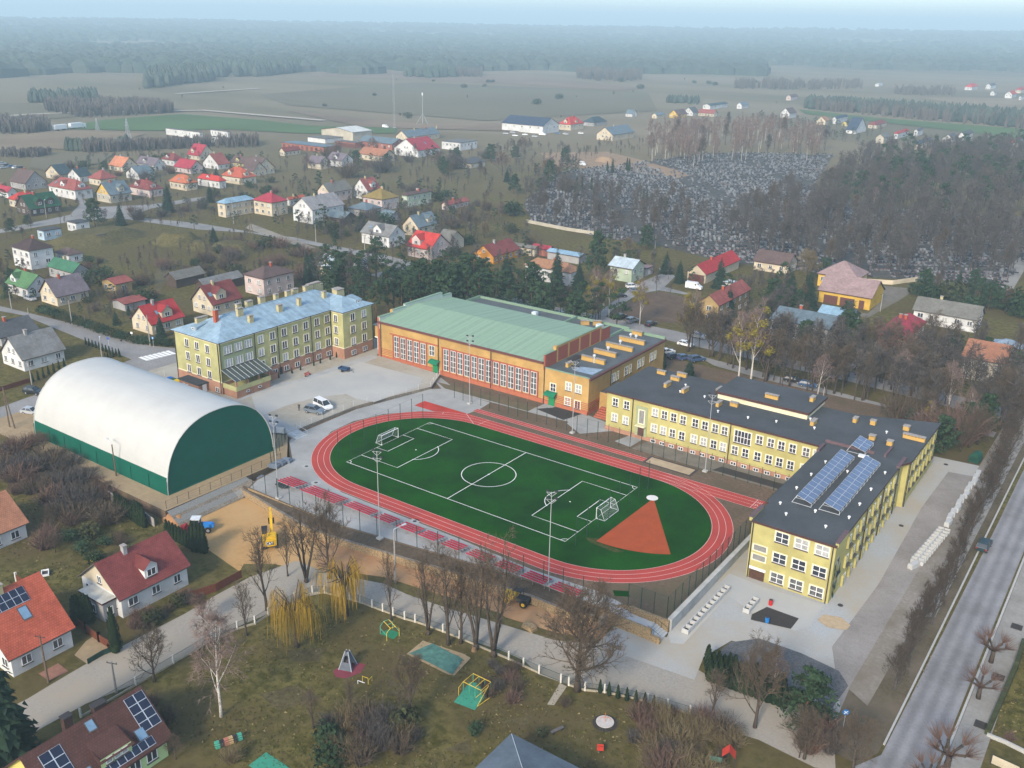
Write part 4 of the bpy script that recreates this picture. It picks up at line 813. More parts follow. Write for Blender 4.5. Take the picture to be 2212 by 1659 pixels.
  for s in (-1, 1): mb.face([Y(s0+s*(half+.3), outer+.3, zb+dz-.2), Y(s0, outer+.3, zb+dz+half*.8+.1), Y(s0, inner, zb+dz+half*.8+.1), Y(s0+s*(half+.3), inner+half*.8/tp, zb+dz-.2)], 0)
  link('dormer_window', win_mesh(min(1.5, dw-.5), 1.2, 2, 1, None, True)[0], ro, Y(s0, outer+.04, zb+dz*.5+.1), 0 if face == 'f' else FU)
  link('dormer_pane', win_mesh(min(1.5, dw-.5), 1.2, 2, 1, None, True)[1][0], ro, Y(s0, outer+.04, zb+dz*.5+.1), 0 if face == 'f' else FU)
  mb.build('dormer_roof', [rm], ro)
 for (face, i, j) in sky:         # roof windows; i along, j up the slope
  mb = MB()
  def Pn(i_, j_, d=.14):
   if face == 'r': x = (hx+o)*(1-j_); y = -hy+LY*i_; return Vector((x, y, zroof(x, y)+th+d*.6))
   y = -(hy+o)*(1-j_); x = -hx+LX*i_; return Vector((x, y, zroof(x, y)+th+d*.6))
  L = LY if face == 'r' else LX; w = .55/L; q = [Pn(i-w, j-.09), Pn(i+w, j-.09), Pn(i+w, j+.09), Pn(i-w, j+.09)]
  mb.face(q, 0); mb.face([p-Vector((0, 0, .03))+(p-sum(q, Vector())/4)*.22 for p in q], 1); mb.build('skylight', [M('skylight_glass', (.16, .26, .36), .15, .15, 1, spec=.6), m_sill], ro)
 for (face, i0, i1, j0, j1, n, c) in (pv or ()):
  mb = MB()
  def Pn(i_, j_, d=.12):
   if face == 'r': x = (hx+o)*(1-j_); y = -hy-o+(LY+2*o)*i_; return Vector((x, y, zroof(x, y)+th+d))
   y = -(hy+o)*(1-j_); x = -hx-o+(LX+2*o)*i_; return Vector((x, y, zroof(x, y)+th+d))
  mb.face([Pn(i0, j0), Pn(i1, j0), Pn(i1, j1), Pn(i0, j1)], 1)
  for k in range(n):
   for q in range(c):
    a0, a1 = i0+(i1-i0)*(k+.04)/n, i0+(i1-i0)*(k+.96)/n; b0, b1 = j0+(j1-j0)*(q+.03)/c, j0+(j1-j0)*(q+.97)/c
    mb.face([Pn(a0, b0, .15), Pn(a1, b0, .15), Pn(a1, b1, .15), Pn(a0, b1, .15)], 0)
  mb.build('solar_panel', [M('black_solar_cell', (.012, .016, .035), .2, .2, 2, spec=.6), m_alu], ro)
 return t
# ---- top left town
A = (0, 0)
house('cream gabled house with a plain salmon-orange roof, tallest at the edge of the meadow', A, (1055, 805), 945, 1185, 3, 'u', 'salmon', 'cream', 42)
house('white house with grey-brown roof and a gabled dormer, right of the salmon-orange roof', A, (1330, 792), 1180, 1425, 3, 'u', 'purple', 'white', 42, dorm=[('f', .4, 2.4)])
house('white house with plum hipped roof behind the grey-brown one', A, (1500, 755), 1395, 1590, 3.2, 'hip', 'maroon', 'white', 40, dorm=[('f', .4, 2.2)])
house('tall house with raspberry roof and timber gable, farthest red roof of the upper left cluster', A, (1720, 705), 1620, 1850, 3, 'u', 'raspberry', 'cream', 45, dorm=[('f', .35, 2.4)])
house('pale house under a big plain raspberry-red slope facing left', A, (1640, 822), 1505, 1755, 3, 'u', 'raspberry', 'pink', 40)
house('white house with long dull red roof and balcony, behind the raspberry slope', A, (1880, 785), 1750, 1975, 3, 'v', 'dullred', 'white', 38)
house('bright yellow house with brown roof and front gablet', A, (2115, 782), 1990, 2195, 3.2, 'u', 'brown', 'yellow', 42, dorm=[('f', .4, 2.4)])
house('cream house under a steep brown roof at the right end of the yellow house row', A, (2180, 845), 2130, 2290, 3, 'u', 'brown', 'cream', 44)
house('low cream barn-like house with dark teal roof, the left one of two', A, (520, 875), 400, 625, 3, 'v', 'teal', 'cream', 32, ch=0)
house('low white house with dark teal roof and open gable, the right one of two', A, (690, 893), 590, 790, 3, 'v', 'teal', 'white', 32)
house('grey house with steep brown roof and side wing near the car lot', A, (225, 962), 95, 405, 3.4, 'u', 'brown', 'grey', 44)
house('white house with red gable roof cut by the left edge of the photo', A, (75, 1032), -60, 150, 3, 'u', 'raspberry', 'white', 42)
house('cream house with orange-red hipped roof beside the dark log house', A, (150, 1112), 85, 350, 3.4, 'hip', 'brightred', 'cream', 36)
house('dark timber house with broad forest green roof and two dormers', A, (270, 1190), 150, 530, 3.4, 'v', 'forest', 'wood', 42, dorm=[('r', .35, 3), ('r', .7, 3)])
house('large white villa with dull red hipped roof and several dormers', A, (655, 1045), 430, 800, 4.4, 'hip', 'dullred', 'white', 40, dorm=[('f', .5, 3), ('r', .5, 3)], sky=[('f', .2, .4)])
house('cream villa with dull red hipped roof half hidden behind the grey-roofed yellow house', A, (870, 925), 770, 1010, 3.2, 'hip', 'dullred', 'cream', 38)
house('yellow fronted house with grey gabled roof and tall dormer', A, (955, 1075), 840, 1135, 4, 'v', 'slate', 'beige', 42, dorm=[('r', .6, 3)], wall2='gold')
house('villa with deep maroon many-hipped roof and arched dormers', A, (1290, 1025), 1125, 1405, 3.6, 'hip', 'maroon', 'pink', 40, dorm=[('f', .3, 2.6), ('r', .4, 2.6)])
house('low house with slate teal roof behind the maroon villa', A, (1200, 872), 1090, 1330, 2.8, 'v', 'slate', 'white', 32, ch=0)
house('cream villa with vivid orange hipped roof and two rooflights', A, (1605, 968), 1465, 1700, 3.6, 'hip', 'orange', 'cream', 42, dorm=[('r', .4, 2.4)], sky=[('f', .5, .4)])
house('white villa with coral red hipped roof next to the vivid orange one', A, (1890, 948), 1705, 1945, 3.6, 'hip', 'brightred', 'white', 42, dorm=[('f', .45, 2.6)])
house('cream villa with wide salmon hipped roof, right end of the coral roofs', A, (2085, 918), 1915, 2205, 3.6, 'hip', 'tile', 'cream', 40, dorm=[('f', .35, 2.6), ('r', .4, 2.6)])
house('cream two-storey house with a light blue pyramid roof and brick left wall', A, (1945, 1198), 1880, 2195, 6, 'hip', 'blue', 'cream', 30, floors=2, wall2='brickred', ch=0)
house('flat-roofed white utility building on the grass beside the road', A, (660, 1322), 585, 775, 3.4, 'flat', 'darkgrey', 'white', cat='utility building', ch=0, name='utility_building')
house('pale blue flat-roofed utility building with blue doors', A, (385, 1395), 330, 535, 3.6, 'flat', 'darkgrey', 'paleblue', cat='utility building', ch=0, name='utility_building')
house('small white flat-roofed shed standing against the grassy mound', A, (850, 1427), 795, 912, 3.2, 'flat', 'darkgrey', 'white', cat='shed', ch=0, name='shed')
house('long white flat depot behind bare trees at the crop field', A, (1720, 520), 1430, 1745, 4.5, 'flat', 'grey', 'white', cat='depot', ch=0, name='depot')
house('shorter white flat depot at the crop field, right of the long one', A, (1960, 515), 1815, 1980, 4.5, 'flat', 'grey', 'white', cat='depot', ch=0, name='depot')
house('white boxy depot standing in front of the shorter flat depot', A, (1950, 568), 1820, 1975, 4, 'flat', 'oldgrey', 'white', cat='depot', ch=0, name='depot')
house('weathered grey shed among bare trees below the long depot', A, (1660, 572), 1550, 1690, 3.4, 'flat', 'grey', 'grey', cat='shed', ch=0, name='shed')
A = (1, 0)
house('tall white house with dark brown hipped roof and balcony at far left', A, (275, 435), 128, 475, 6.6, 'hip', 'darkbrown', 'white', 32, floors=2, sky=())
house('small brown-roofed annexe right of the tall white house', A, (600, 380), 492, 718, 3, 'hip', 'brown', 'white', 28, ch=0)
house('grey house with bluish green roof, the farther of the two green roofs', A, (640, 545), 430, 770, 3.6, 'u', 'green', 'grey', 40)
house('white house with fresh green roof, timbered gable and balcony', A, (250, 682), 75, 455, 3.4, 'u', 'grass', 'white', 40, dorm=[('f', .25, 3)])
house('cream house with wide mottled purple-grey roof behind a tall hedge', A, (500, 748), 360, 768, 3.2, 'v', 'purple', 'cream', 44)
house('small ochre garden house with low red roof', A, (1003, 642), 888, 1140, 3.2, 'v', 'dullred', 'ochre', 18, ch=0)
house('low shed with dull red sheet roof behind the spruces', A, (1080, 790), 975, 1255, 2.2, 'v', 'dullred', 'grey', 14, ch=0, wins=False, cat='shed', name='shed')
house('cream house with glossy bright red roof and two rooflights', A, (1315, 993), 1145, 1580, 3.2, 'v', 'red', 'cream', 42, dorm=[('r', .55, 3.4)], sky=[('r', .35, .5), ('r', .72, .62)])
house('cream house with maroon roof and big front dormer behind the lime school block', A, (1840, 835), 1665, 2080, 3.8, 'v', 'maroon', 'cream', 44, dorm=[('r', .35, 3.6)], sky=[('r', .1, .5)])
house('long wooden barn with weathered grey roof, the left of two', A, (1520, 592), 1432, 1760, 3, 'v', 'oldgrey', 'wood', 34, ch=0, wins=False, cat='barn', name='barn')
house('long wooden barn with mossy grey roof, the right of two', A, (1765, 645), 1690, 2085, 3, 'v', 'grey', 'wood', 34, ch=0, wins=False, cat='barn', name='barn')
house('long low house with dark grey roof cut by the left edge of the photo', A, (20, 1095), -130, 330, 2.6, 'v', 'darkgrey', 'grey', 32)
house('white cottage with grey tiled roof and brick base above the arched hall', A, (215, 1308), 32, 560, 3.3, 'v', 'grey', 'white', 42, ch=1)
A = (1, 1)
house('pale pink two-storey house with brown hipped roof and small solar panels', A, (118, 665), -45, 372, 5.8, 'hip', 'brown', 'pink', 26, floors=2, ch=1)
house('cream chalet with pale grey roof and dormer among the pines', A, (690, 492), 592, 812, 3.2, 'u', 'paleblue', 'cream', 44, dorm=[('f', .4, 2.4)])
house('low outbuilding with a tilted roof full of dark solar panels', A, (935, 445), 880, 1005, 2.6, 'v', 'paleblue', 'white', 30, ch=0, pv=[('r', .1, .95, .1, .9, 4, 3)])
A = (0, 1)
house('pale yellow cube house with raspberry pyramid roof', A, (185, 1188), 32, 318, 6, 'hip', 'raspberry', 'cream', 32, floors=2, ch=2)
house('low house with orange-red roof tucked behind the pale yellow cube', A, (332, 1095), 312, 462, 3, 'v', 'tile', 'white', 34)
house('large white house with patchy silver and brown metal roof', A, (535, 1255), 368, 800, 6.2, 'v', 'speckled', 'white', 36, floors=2)
house('house with cream gable and steep grey-green roof behind the patchy metal roof', A, (680, 1070), 578, 868, 5, 'v', 'oldgrey', 'pink', 42, wall2='cream')
house('white steep-gabled house with red roof and cross gable at the trees', A, (1005, 1042), 885, 1112, 4.6, 'v', 'dullred', 'white', 46, dorm=[('r', .55, 3)])
house('house with mustard hipped roof, one corner of it red', A, (1130, 1142), 968, 1272, 5.2, 'hip', 'mustard', 'pink', 32, floors=2, ch=2)
house('pale green house with brown hipped roof and yellow chimney', A, (1345, 1112), 1300, 1552, 5.6, 'hip', 'brown', 'mint', 28, floors=2, ch=2)
house('small cottage with faded terracotta roof in the gardens', A, (1690, 1135), 1643, 1870, 2.6, 'v', 'dullred', 'pink', 36)
house('dark workshop with wide grey-green roof beside the lane', A, (800, 1262), 630, 905, 2.8, 'u', 'slate', 'wood', 30, ch=0, wins=False, cat='workshop', name='workshop')
house('grey house with low slate hipped roof behind the workshop', A, (990, 1195), 838, 1125, 3, 'hip', 'slate', 'grey', 24)
house('narrow outbuilding with slate roof behind the conifer', A, (1200, 1245), 1110, 1285, 3, 'u', 'slate', 'grey', 28, ch=0)
house('bright white modern house with grey roof and balcony dormer', A, (1190, 1458), 955, 1328, 4.4, 'u', 'grey', 'white', 36, dorm=[('f', .55, 4)], ch=0, sky=[('f', .2, .55)])
house('cream house with blue-slate roof, balcony and smoking chimney', A, (1440, 1362), 1308, 1612, 4, 'v', 'slate', 'cream', 44, dorm=[('r', .65, 3)])
house('pale pink house with coral red roof and front gable', A, (1540, 1562), 1348, 1712, 4, 'u', 'brightred', 'pink', 38, dorm=[('f', .35, 4)], ch=0)
house('old stone barn with grey roof behind the coral red house', A, (1705, 1482), 1602, 1832, 3.4, 'u', 'oldgrey', 'beige', 36, ch=0, wins=False, cat='barn', name='barn')
house('orange timber cottage with maroon roof', A, (2085, 1602), 1920, 2300, 3.2, 'v', 'maroon', 'orange', 36)
house('house with dark violet roof among bare trees, left of a pair', A, (600, 785), 490, 685, 3.6, 'u', 'purple', 'cream', 40)
house('white house with dark violet roof and long dormer, right of a pair', A, (785, 765), 660, 880, 3.8, 'u', 'purple', 'white', 38, dorm=[('f', .5, 3)])
house('small brown-roofed house in front of the brick garages', A, (290, 668), 248, 425, 3, 'v', 'maroon', 'cream', 40)
house('house with steep brown roof in the trees at the left end of the garages', A, (60, 835), -60, 205, 3.4, 'u', 'brown', 'cream', 42)
house('tan house with orange roof under the tall bare birches', A, (1140, 720), 930, 1235, 3.6, 'u', 'terracotta', 'cream', 34)
house('low house under a dark pyramid roof at the edge of the wood', A, (1890, 775), 1795, 2015, 2.8, 'hip', 'darkgrey', 'cream', 32, ch=0)
house('long red-roofed hall with white base in the business park', A, (1440, 680), 1235, 1622, 4.4, 'v', 'raspberry', 'white', 32, cat='warehouse', name='warehouse', sky=[('r', .6, .5)])
house('big beige warehouse with cream white roof beside the crop field', A, (880, 552), 610, 1042, 7, 'v', 'white', 'beige', 8, ch=0, cat='warehouse', wins=False, name='warehouse')
house('wide low workshop with dark blue-grey roof behind the long red hall', A, (1215, 618), 930, 1335, 4, 'u', 'slate', 'brickred', 22, ch=0, cat='workshop', name='workshop')
house('building with three cream gables and long slate roof at the crop field', A, (1345, 548), 1250, 1622, 3.6, 'v', 'slate', 'cream', 36, ch=3, sky=[('r', .4, .4), ('r', .55, .4)])
house('white flat-roofed shop with red corner in the business park', A, (1800, 622), 1642, 1946, 5, 'flat', 'grey', 'white', ch=0, cat='shop', name='shop')
house('row of brick-red garages under one grey flat roof, the longer row', A, (625, 640), 190, 742, 3.4, 'flat', 'slate', 'brickred', ch=0, cat='garages', name='garage_row', wins=False, gd=[('f', (k+.5)/9, 2.2) for k in range(9)])
house('row of brick-red garages next to the big beige warehouse, the shorter row', A, (900, 602), 735, 962, 3.4, 'flat', 'grey', 'brickred', ch=0, cat='garages', name='garage_row', wins=False, gd=[('f', (k+.5)/9, 2.2) for k in range(9)])
house('white flat shed between the garages and the warehouse', A, (640, 560), 490, 800, 3, 'flat', 'grey', 'white', ch=0, cat='shed', name='shed', wins=False)
A = (0, 2)
house('long white showroom with dark blue roof and car park in front', A, (350, 478), -130, 490, 6, 'u', 'navy', 'white', 24, ch=0, cat='showroom', name='showroom', floors=1)
house('cream villa with red hipped roof right of the dark blue showroom', A, (590, 448), 492, 702, 4.6, 'hip', 'brightred', 'cream', 42, dorm=[('f', .5, 3), ('r', .5, 3)])
house('cream building with broad slate-teal roof and paved yard', A, (950, 538), 815, 1135, 4.4, 'v', 'slate', 'cream', 36, ch=1)
house('dark teal hipped house half hidden behind conifers', A, (790, 412), 700, 900, 3, 'hip', 'teal', 'grey', 36, ch=0)
for lab, N, l, r, h, ty, ro, wa, p in (
 ('far yellow house with brown gable roof above the birch wood', (1510, 343), 1440, 1592, 3.4, 'v', 'brown', 'gold', 42), ('far white house with dark roof next to the far yellow one', (1640, 322), 1565, 1692, 3.4, 'v', 'darkgrey', 'white', 42),
 ('far long white bungalow with dark teal roof', (1790, 268), 1728, 2015, 4, 'v', 'teal', 'white', 20), ('far small white house beside the dark conifer hedge', (1120, 332), 1065, 1160, 3, 'u', 'slate', 'white', 34),
 ('far house with blue-green roof behind the hedge', (1330, 345), 1290, 1400, 3, 'v', 'slate', 'cream', 36), ('far house with dull red roof at the edge of the birch wood', (1820, 330), 1690, 1850, 3, 'u', 'dullred', 'cream', 38),
 ('far white house with slate roof at the end of the bungalow', (2060, 262), 2020, 2120, 4, 'v', 'slate', 'white', 42)):
 house(lab, A, N, l, r, h, ty, ro, wa, p, ch=0)
A = (0, 3)
for lab, N, l, r, h, ty, ro, wa, p in (
 ('lone far house with white gable and brown roof before the tree belt', (205, 190), 165, 265, 4, 'v', 'brown', 'pink', 42), ('far white double-gabled house with brown roof behind the birch wood', (190, 345), 115, 248, 5, 'v', 'brown', 'white', 44),
 ('far cream house with plain gable towards the viewer', (500, 400), 425, 535, 3.6, 'v', 'rust', 'cream', 40), ('far white house with navy roof at the green field', (590, 392), 562, 690, 5, 'v', 'navy', 'white', 42),
 ('far yellow cottage in front of the navy roof', (690, 412), 645, 720, 2.6, 'v', 'darkgrey', 'yellow', 36), ('far white wedge-shaped house at the green field', (775, 408), 735, 800, 5, 'flat', 'white', 'white', 20),
 ('far house with maroon hipped roof and yellow dormer', (940, 432), 870, 1030, 3, 'hip', 'maroon', 'cream', 36), ('far low house with navy roof in the gardens', (760, 478), 680, 850, 3, 'u', 'navy', 'white', 32),
 ('far beige gable-fronted shell of a house', (1000, 560), 932, 1055, 4.4, 'v', 'oldgrey', 'beige', 40), ('far red-roofed villa among the dark roofs', (1120, 520), 1090, 1215, 4, 'hip', 'red', 'white', 42),
 ('far white house with arched front', (1290, 498), 1262, 1340, 4.5, 'v', 'darkgrey', 'white', 38), ('far long cream house under a wide navy roof', (1290, 612), 1220, 1465, 3.6, 'v', 'navy', 'cream', 24),
 ('far white gabled house with black roof, left part of the pair', (1590, 562), 1505, 1640, 3.6, 'v', 'darkgrey', 'white', 40), ('far white gabled house with black roof, right part of the pair', (1690, 545), 1640, 1765, 5, 'v', 'darkgrey', 'white', 44),
 ('far house with plain red roof near the right edge', (2060, 605), 2025, 2130, 2.6, 'v', 'red', 'white', 36), ('far white gabled house cut by the right edge', (2185, 602), 2145, 2260, 4.4, 'v', 'slate', 'white', 44),
 ('far unfinished white house near the right edge', (1940, 645), 1880, 2020, 4, 'flat', 'grey', 'white', 20), ('far villa with coral red roof on the upper right slope', (1760, 102), 1700, 1825, 4.5, 'hip', 'brightred', 'white', 40),
 ('far white villa with arched gable on the upper right slope', (1920, 95), 1880, 1968, 5.5, 'v', 'darkgrey', 'white', 40), ('far white cottage below the arched gable villa', (1955, 148), 1920, 1975, 4, 'v', 'grey', 'white', 40),
 ('far white-gabled house with red roof at the upper right', (2105, 172), 2045, 2145, 5, 'v', 'brightred', 'white', 42), ('far red roof at the upper right corner', (2180, 128), 2135, 2215, 4.5, 'hip', 'red', 'cream', 40),
 ('far small white house at the right edge below the red roofs', (2185, 188), 2165, 2240, 4, 'v', 'grey', 'white', 40), ('far white shed beyond the tree belt', (960, 70), 930, 1000, 4, 'flat', 'white', 'white', 20)):
 house(lab, A, N, l, r, h, ty, ro, wa, p, ch=0)
A = (1, 2)
house('long farm outbuilding, left half of its roof grey', A, (280, 318), 60, 300, 3, 'u', 'oldgrey', 'cream', 30, ch=0, cat='barn', name='barn')
house('farm outbuilding with red sheet roof at the end of the grey one', A, (400, 322), 262, 440, 2.8, 'u', 'raspberry', 'brickred', 30, ch=0, cat='barn', wins=False, name='barn')
house('old house with rusty beige hipped roof behind the tall spruce', A, (585, 575), 200, 665, 4.6, 'hip', 'rust', 'white', 34)
house('long shed with light blue sheet roof behind the spruce', A, (660, 385), 392, 725, 2.8, 'u', 'blue', 'grey', 14, ch=0, cat='shed', wins=False, name='shed')
house('mint green house with pale bluish white roof', A, (1112, 545), 928, 1216, 5, 'u', 'paleblue', 'mint', 26, ch=1, ov=.7)
house('low brown flat-roofed garage beside the mint green house', A, (1235, 490), 1130, 1298, 2.6, 'flat', 'pinkbrown', 'grey', ch=0, cat='garage', name='garage')
house('cream house with long red roof and two brown garage doors', A, (1748, 552), 1592, 2035, 3.4, 'v', 'red', 'cream', 38, ch=1, wins=False, name='garage_house', gd=[('f', .28, 2.8), ('f', .7, 2.8)])
house('ochre house with maroon roof and tiny dormer behind the bushes', A, (1850, 890), 1688, 2115, 5.6, 'v', 'dullred', 'ochre', 38, floors=2)
house('low white-blue sheet-roofed shed at the right of the maroon roof', A, (2050, 625), 1908, 2082, 2.6, 'u', 'paleblue', 'white', 14, ch=0, cat='shed', wins=False, name='shed')
A = (1, 3)
house('house with brown roof behind the twin spruces', A, (170, 475), -115, 250, 3.4, 'u', 'brown', 'cream', 34, ch=0)
house('golden yellow garage building with pinkish roof and two big brown gates', A, (880, 782), 440, 988, 4, 'u', 'pinkbrown', 'gold', 30, ch=0, name='garage_house', wins=False, gd=[('f', .24, 4.4), ('f', .56, 4.4), ('f', .84, 1.6)])
house('rear wing of the golden garage building, seen as a pinkish hipped roof', A, (760, 620), 432, 852, 4.2, 'hip', 'pinkbrown', 'gold', 32, ch=0)
house('white cubic house with slate flat-pitched roof behind bare trees', A, (502, 1125), 20, 640, 6, 'u', 'slate', 'white', 16, floors=2, ch=1)
house('outbuilding with teal-blue sheet roof right of the white cubic house', A, (690, 965), 420, 785, 3, 'u', 'blue', 'white', 22, ch=0)
house('long whitewashed barn with broad mossy grey roof and white verges', A, (1790, 975), 1250, 1842, 4, 'u', 'oldgrey', 'white', 34, ch=1, cat='barn', name='barn')
house('house with coral red hipped roof behind the broad tan tree', A, (1180, 1130), 930, 1345, 3.2, 'hip', 'raspberry', 'cream', 34, ch=2)
house('house with weathered terracotta roof among trees at the right edge', A, (2000, 1425), 1652, 2092, 5.6, 'u', 'terracotta', 'beige', 20, floors=2, ch=0)
# ---- foreground, lower left
house('white house with maroon tiled roof, small shed dormer and glazed porch', (3, 0), (1062, 372), 728, 1622, 3.6, 'v', 'maroon', 'white', 38, dorm=[('r', .5, 2.2)], wall2='cream', ch=1)
house('flat white-roofed glazed porch in front of the maroon tiled house', (3, 0), (905, 405), 718, 1022, 3, 'flat', 'white', 'grey', ch=0, cat='porch', name='porch')
house('white house with orange-red tiled roof carrying a row of solar panels', (3, 0), (120, 880), -330, 632, 3.3, 'v', 'tile', 'white', 40, ch=1, sky=[('r', .52, .52)], pv=[('r', .05, .68, .66, .9, 6, 2)])
house('white cottage with old terracotta tiles cut by the left edge', (2, 0), (-120, 1400), -420, 238, 3, 'v', 'terracotta', 'white', 34, ch=0)
# ================================================================== TREES
def bark(n, c): return M(n, c, .95, .25, 4)
m_bark = bark('grey_brown_bark', (.075, .058, .045)); m_twig = bark('brown_twig', (.105, .078, .054)); m_twigd = bark('dark_twig', (.088, .076, .068)); m_twigt = bark('tan_twig', (.17, .13, .07))
m_birch = M('birch_bark', (.50, .46, .40), .9, .35, 6); m_btwig = bark('birch_twig', (.20, .14, .115)); m_pbark = bark('pine_bark', (.18, .095, .055))
m_will = M('willow_yellow', (.36, .225, .03), .9, .2, 1); m_mist = M('mistletoe_leaf', (.21, .17, .025), .9, .3, 2)
m_spr = M('spruce_needle', (.022, .04, .024), .9, .35, .7); m_pin = M('pine_needle', (.033, .058, .028), .9, .35, .7); m_thu = M('thuja_leaf', (.024, .042, .018), .9, .3, 1); m_shr = M('bush_leaf', (.05, .055, .024), .9, .35, 1); m_pinktwig = bark('rosy_twig', (.145, .092, .07))
def rdir(r): 
 while True:
  v = Vector((r.uniform(-1, 1), r.uniform(-1, 1), r.uniform(-1, 1)))
  if .05 < v.length < 1: return v.normalized()
def bend(d, t, k): return (d+t*k).normalized()
def bare(seed, H=10, tr=.2, first=.28, n1=9, n2=6, n3=5, nt=6, ang=50, L1=.42, up=.35, tw=.035, tl=.9, droop=0, fork=0):
 """a leafless tree: trunk and limbs in one mesh, branches and twigs in another"""
 r = random.Random(seed); A, B = MB(), MB(); Z = Vector((0, 0, 1))
 def twigs(p, d, n, l):
  for _ in range(n):
   q = (d+rdir(r)*.75+Z*(.15-droop)).normalized(); s = q.cross(rdir(r)).normalized()*tw; e = p+q*l*r.uniform(.6, 1.2)
   m = (p+e)/2+rdir(r)*l*.08; B.face([p-s, p+s, m+s*.6]); B.face([p-s, m+s*.6, m-s*.6]); B.face([m-s*.6, m+s*.6, e])
 def line(p, d, L, k, wob, upk):
  pts = [p]
  for i in range(k):
   d = bend(d, rdir(r), wob); d = bend(d, Z, upk); p = p+d*(L/k); pts.append(p)
  return pts, d
 def sub(pts, d0, L, rad, lvl):
  nn = (n2, n3)[lvl-2]
  for i in range(nn):
   t = .25+.75*(i+r.random())/nn; k = min(len(pts)-2, int(t*(len(pts)-1))); f = t*(len(pts)-1)-k; p = pts[k].lerp(pts[k+1], f)
   dd = (pts[k+1]-pts[k]).normalized(); side = (dd.cross(rdir(r))).normalized(); a = R(r.uniform(28, 62)); q = dd*math.cos(a)+side*math.sin(a)
   l = L*r.uniform(.4, .7)*(1.1-.5*t); P, e = line(p, q, l, 3 if lvl == 2 else 2, .18, (up*.35-droop*.5) if lvl == 2 else (.1-droop))
   B.tube(P, [rad*(1-.75*j/(len(P)-1)) for j in range(len(P))], 3, cap=False)
   if lvl == 2: sub(P, e, l, rad*.55, 3)
   else:
    for p2 in P[1:]: twigs(p2, e, nt//2, tl)
   twigs(P[-1], e, nt//2, tl)
 tops = [(Vector((0, 0, -.3)), Z, H*.82, tr)]
 if fork:
  tops = []
  for i in range(fork):
   a = 6.283*i/fork+r.random(); tops.append((Vector((0, 0, H*.05)), Vector((math.cos(a)*.22, math.sin(a)*.22, 1)).normalized(), H*r.uniform(.68, .84), tr*.75))
  A.tube([(0, 0, -.3), (0, 0, H*.07)], [tr*1.3, tr], 6)
 for p0, d0, TL, tr0 in tops:
  P, e = line(p0, d0, TL, 7, .05, .1); A.tube(P, [tr0*(1.25 if j == 0 else 1-.8*j/7) for j in range(8)], 6)
  m = n1 if not fork else max(4, int(n1*1.4/fork))
  for i in range(m):
   t = first+(1-first)*(i+.5*r.random())/m; k = min(6, int(t*7)); f = t*7-k; p = P[k].lerp(P[k+1], f)
   az = i*2.4+r.uniform(-.5, .5); a = R(ang*r.uniform(.75, 1.2))*(1-.35*t); q = Vector((math.cos(az)*math.sin(a), math.sin(az)*math.sin(a), math.cos(a)))
   l = H*L1*r.uniform(.75, 1.15)*(1.15-.6*t); Q_, e2 = line(p, q, l, 4, .14, up*.3); rr = tr0*.42*(1.1-.6*t)
   A.tube(Q_, [rr*(1-.75*j/4) for j in range(5)], 4, cap=False); sub(Q_, e2, l, rr*.5, 2); twigs(Q_[-1], e2, nt, tl)
  sub(P[4:], e, H*.3, tr0*.25, 2); twigs(P[-1], e, nt, tl)
 return A, B
def cards(mb, c, rad, n, sz, r, m=0, up=.3):
 """leaf-sized faces spread through an ellipsoid"""
 for _ in range(n):
  d = rdir(r); k = r.random()**.4; p = Vector((c[0]+d.x*rad[0]*k, c[1]+d.y*rad[1]*k, c[2]+d.z*rad[2]*k)); nrm = (d+rdir(r)*.8+Vector((0, 0, up))).normalized()
  x = nrm.orthogonal().normalized(); x.rotate(Matrix.Rotation(r.uniform(0, 6.3), 3, nrm)); y = nrm.cross(x); s = sz*r.uniform(.6, 1.3)
  mb.face([p-x*s*.6, p+y*s*.35, p+x*s*.6, p-y*s*.35] if r.random() < .5 else [p-x*s*.5-y*s*.3, p+x*s*.6, p-x*s*.1+y*s*.5], m)
def spruce(seed, H=10, w=.23, n=26, bot=.06):
 r = random.Random(seed); A, B = MB(), MB(); A.tube([(0, 0, -.3), (0, 0, H*.97)], [H*.016, .02], 6)
 for i in range(n):
  t = i/(n-1); z = H*(bot+(.97-bot)*t); L = H*w*(1-t)**.85*r.uniform(.85, 1.1)+.12; nb = max(5, int(12*(1-t)+4))
  for k in range(nb):
   a = 6.283*(k+r.random()*.7)/nb+i; l = L*r.uniform(.75, 1.12); d = Vector((math.cos(a), math.sin(a), 0)); s = Vector((-d.y, d.x, 0)); dz = -l*r.uniform(.2, .42)
   p0 = Vector((0, 0, z)); e = p0+d*l+Vector((0, 0, dz)); m = p0+d*l*.55+Vector((0, 0, dz*.35)); wd = l*r.uniform(.2, .3)+.06
   B.face([p0, m-s*wd+Vector((0, 0, -wd*.5)), e, m]); B.face([p0, m, e, m+s*wd+Vector((0, 0, -wd*.5))])
   if l > .9: 
    for _ in range(2):
     q = p0+d*l*r.uniform(.45, .95)+Vector((0, 0, dz*.7))+s*r.uniform(-1, 1)*wd; B.face([q-s*.22, q+s*.22, q+d*.35+Vector((0, 0, -.3))])
 return A, B
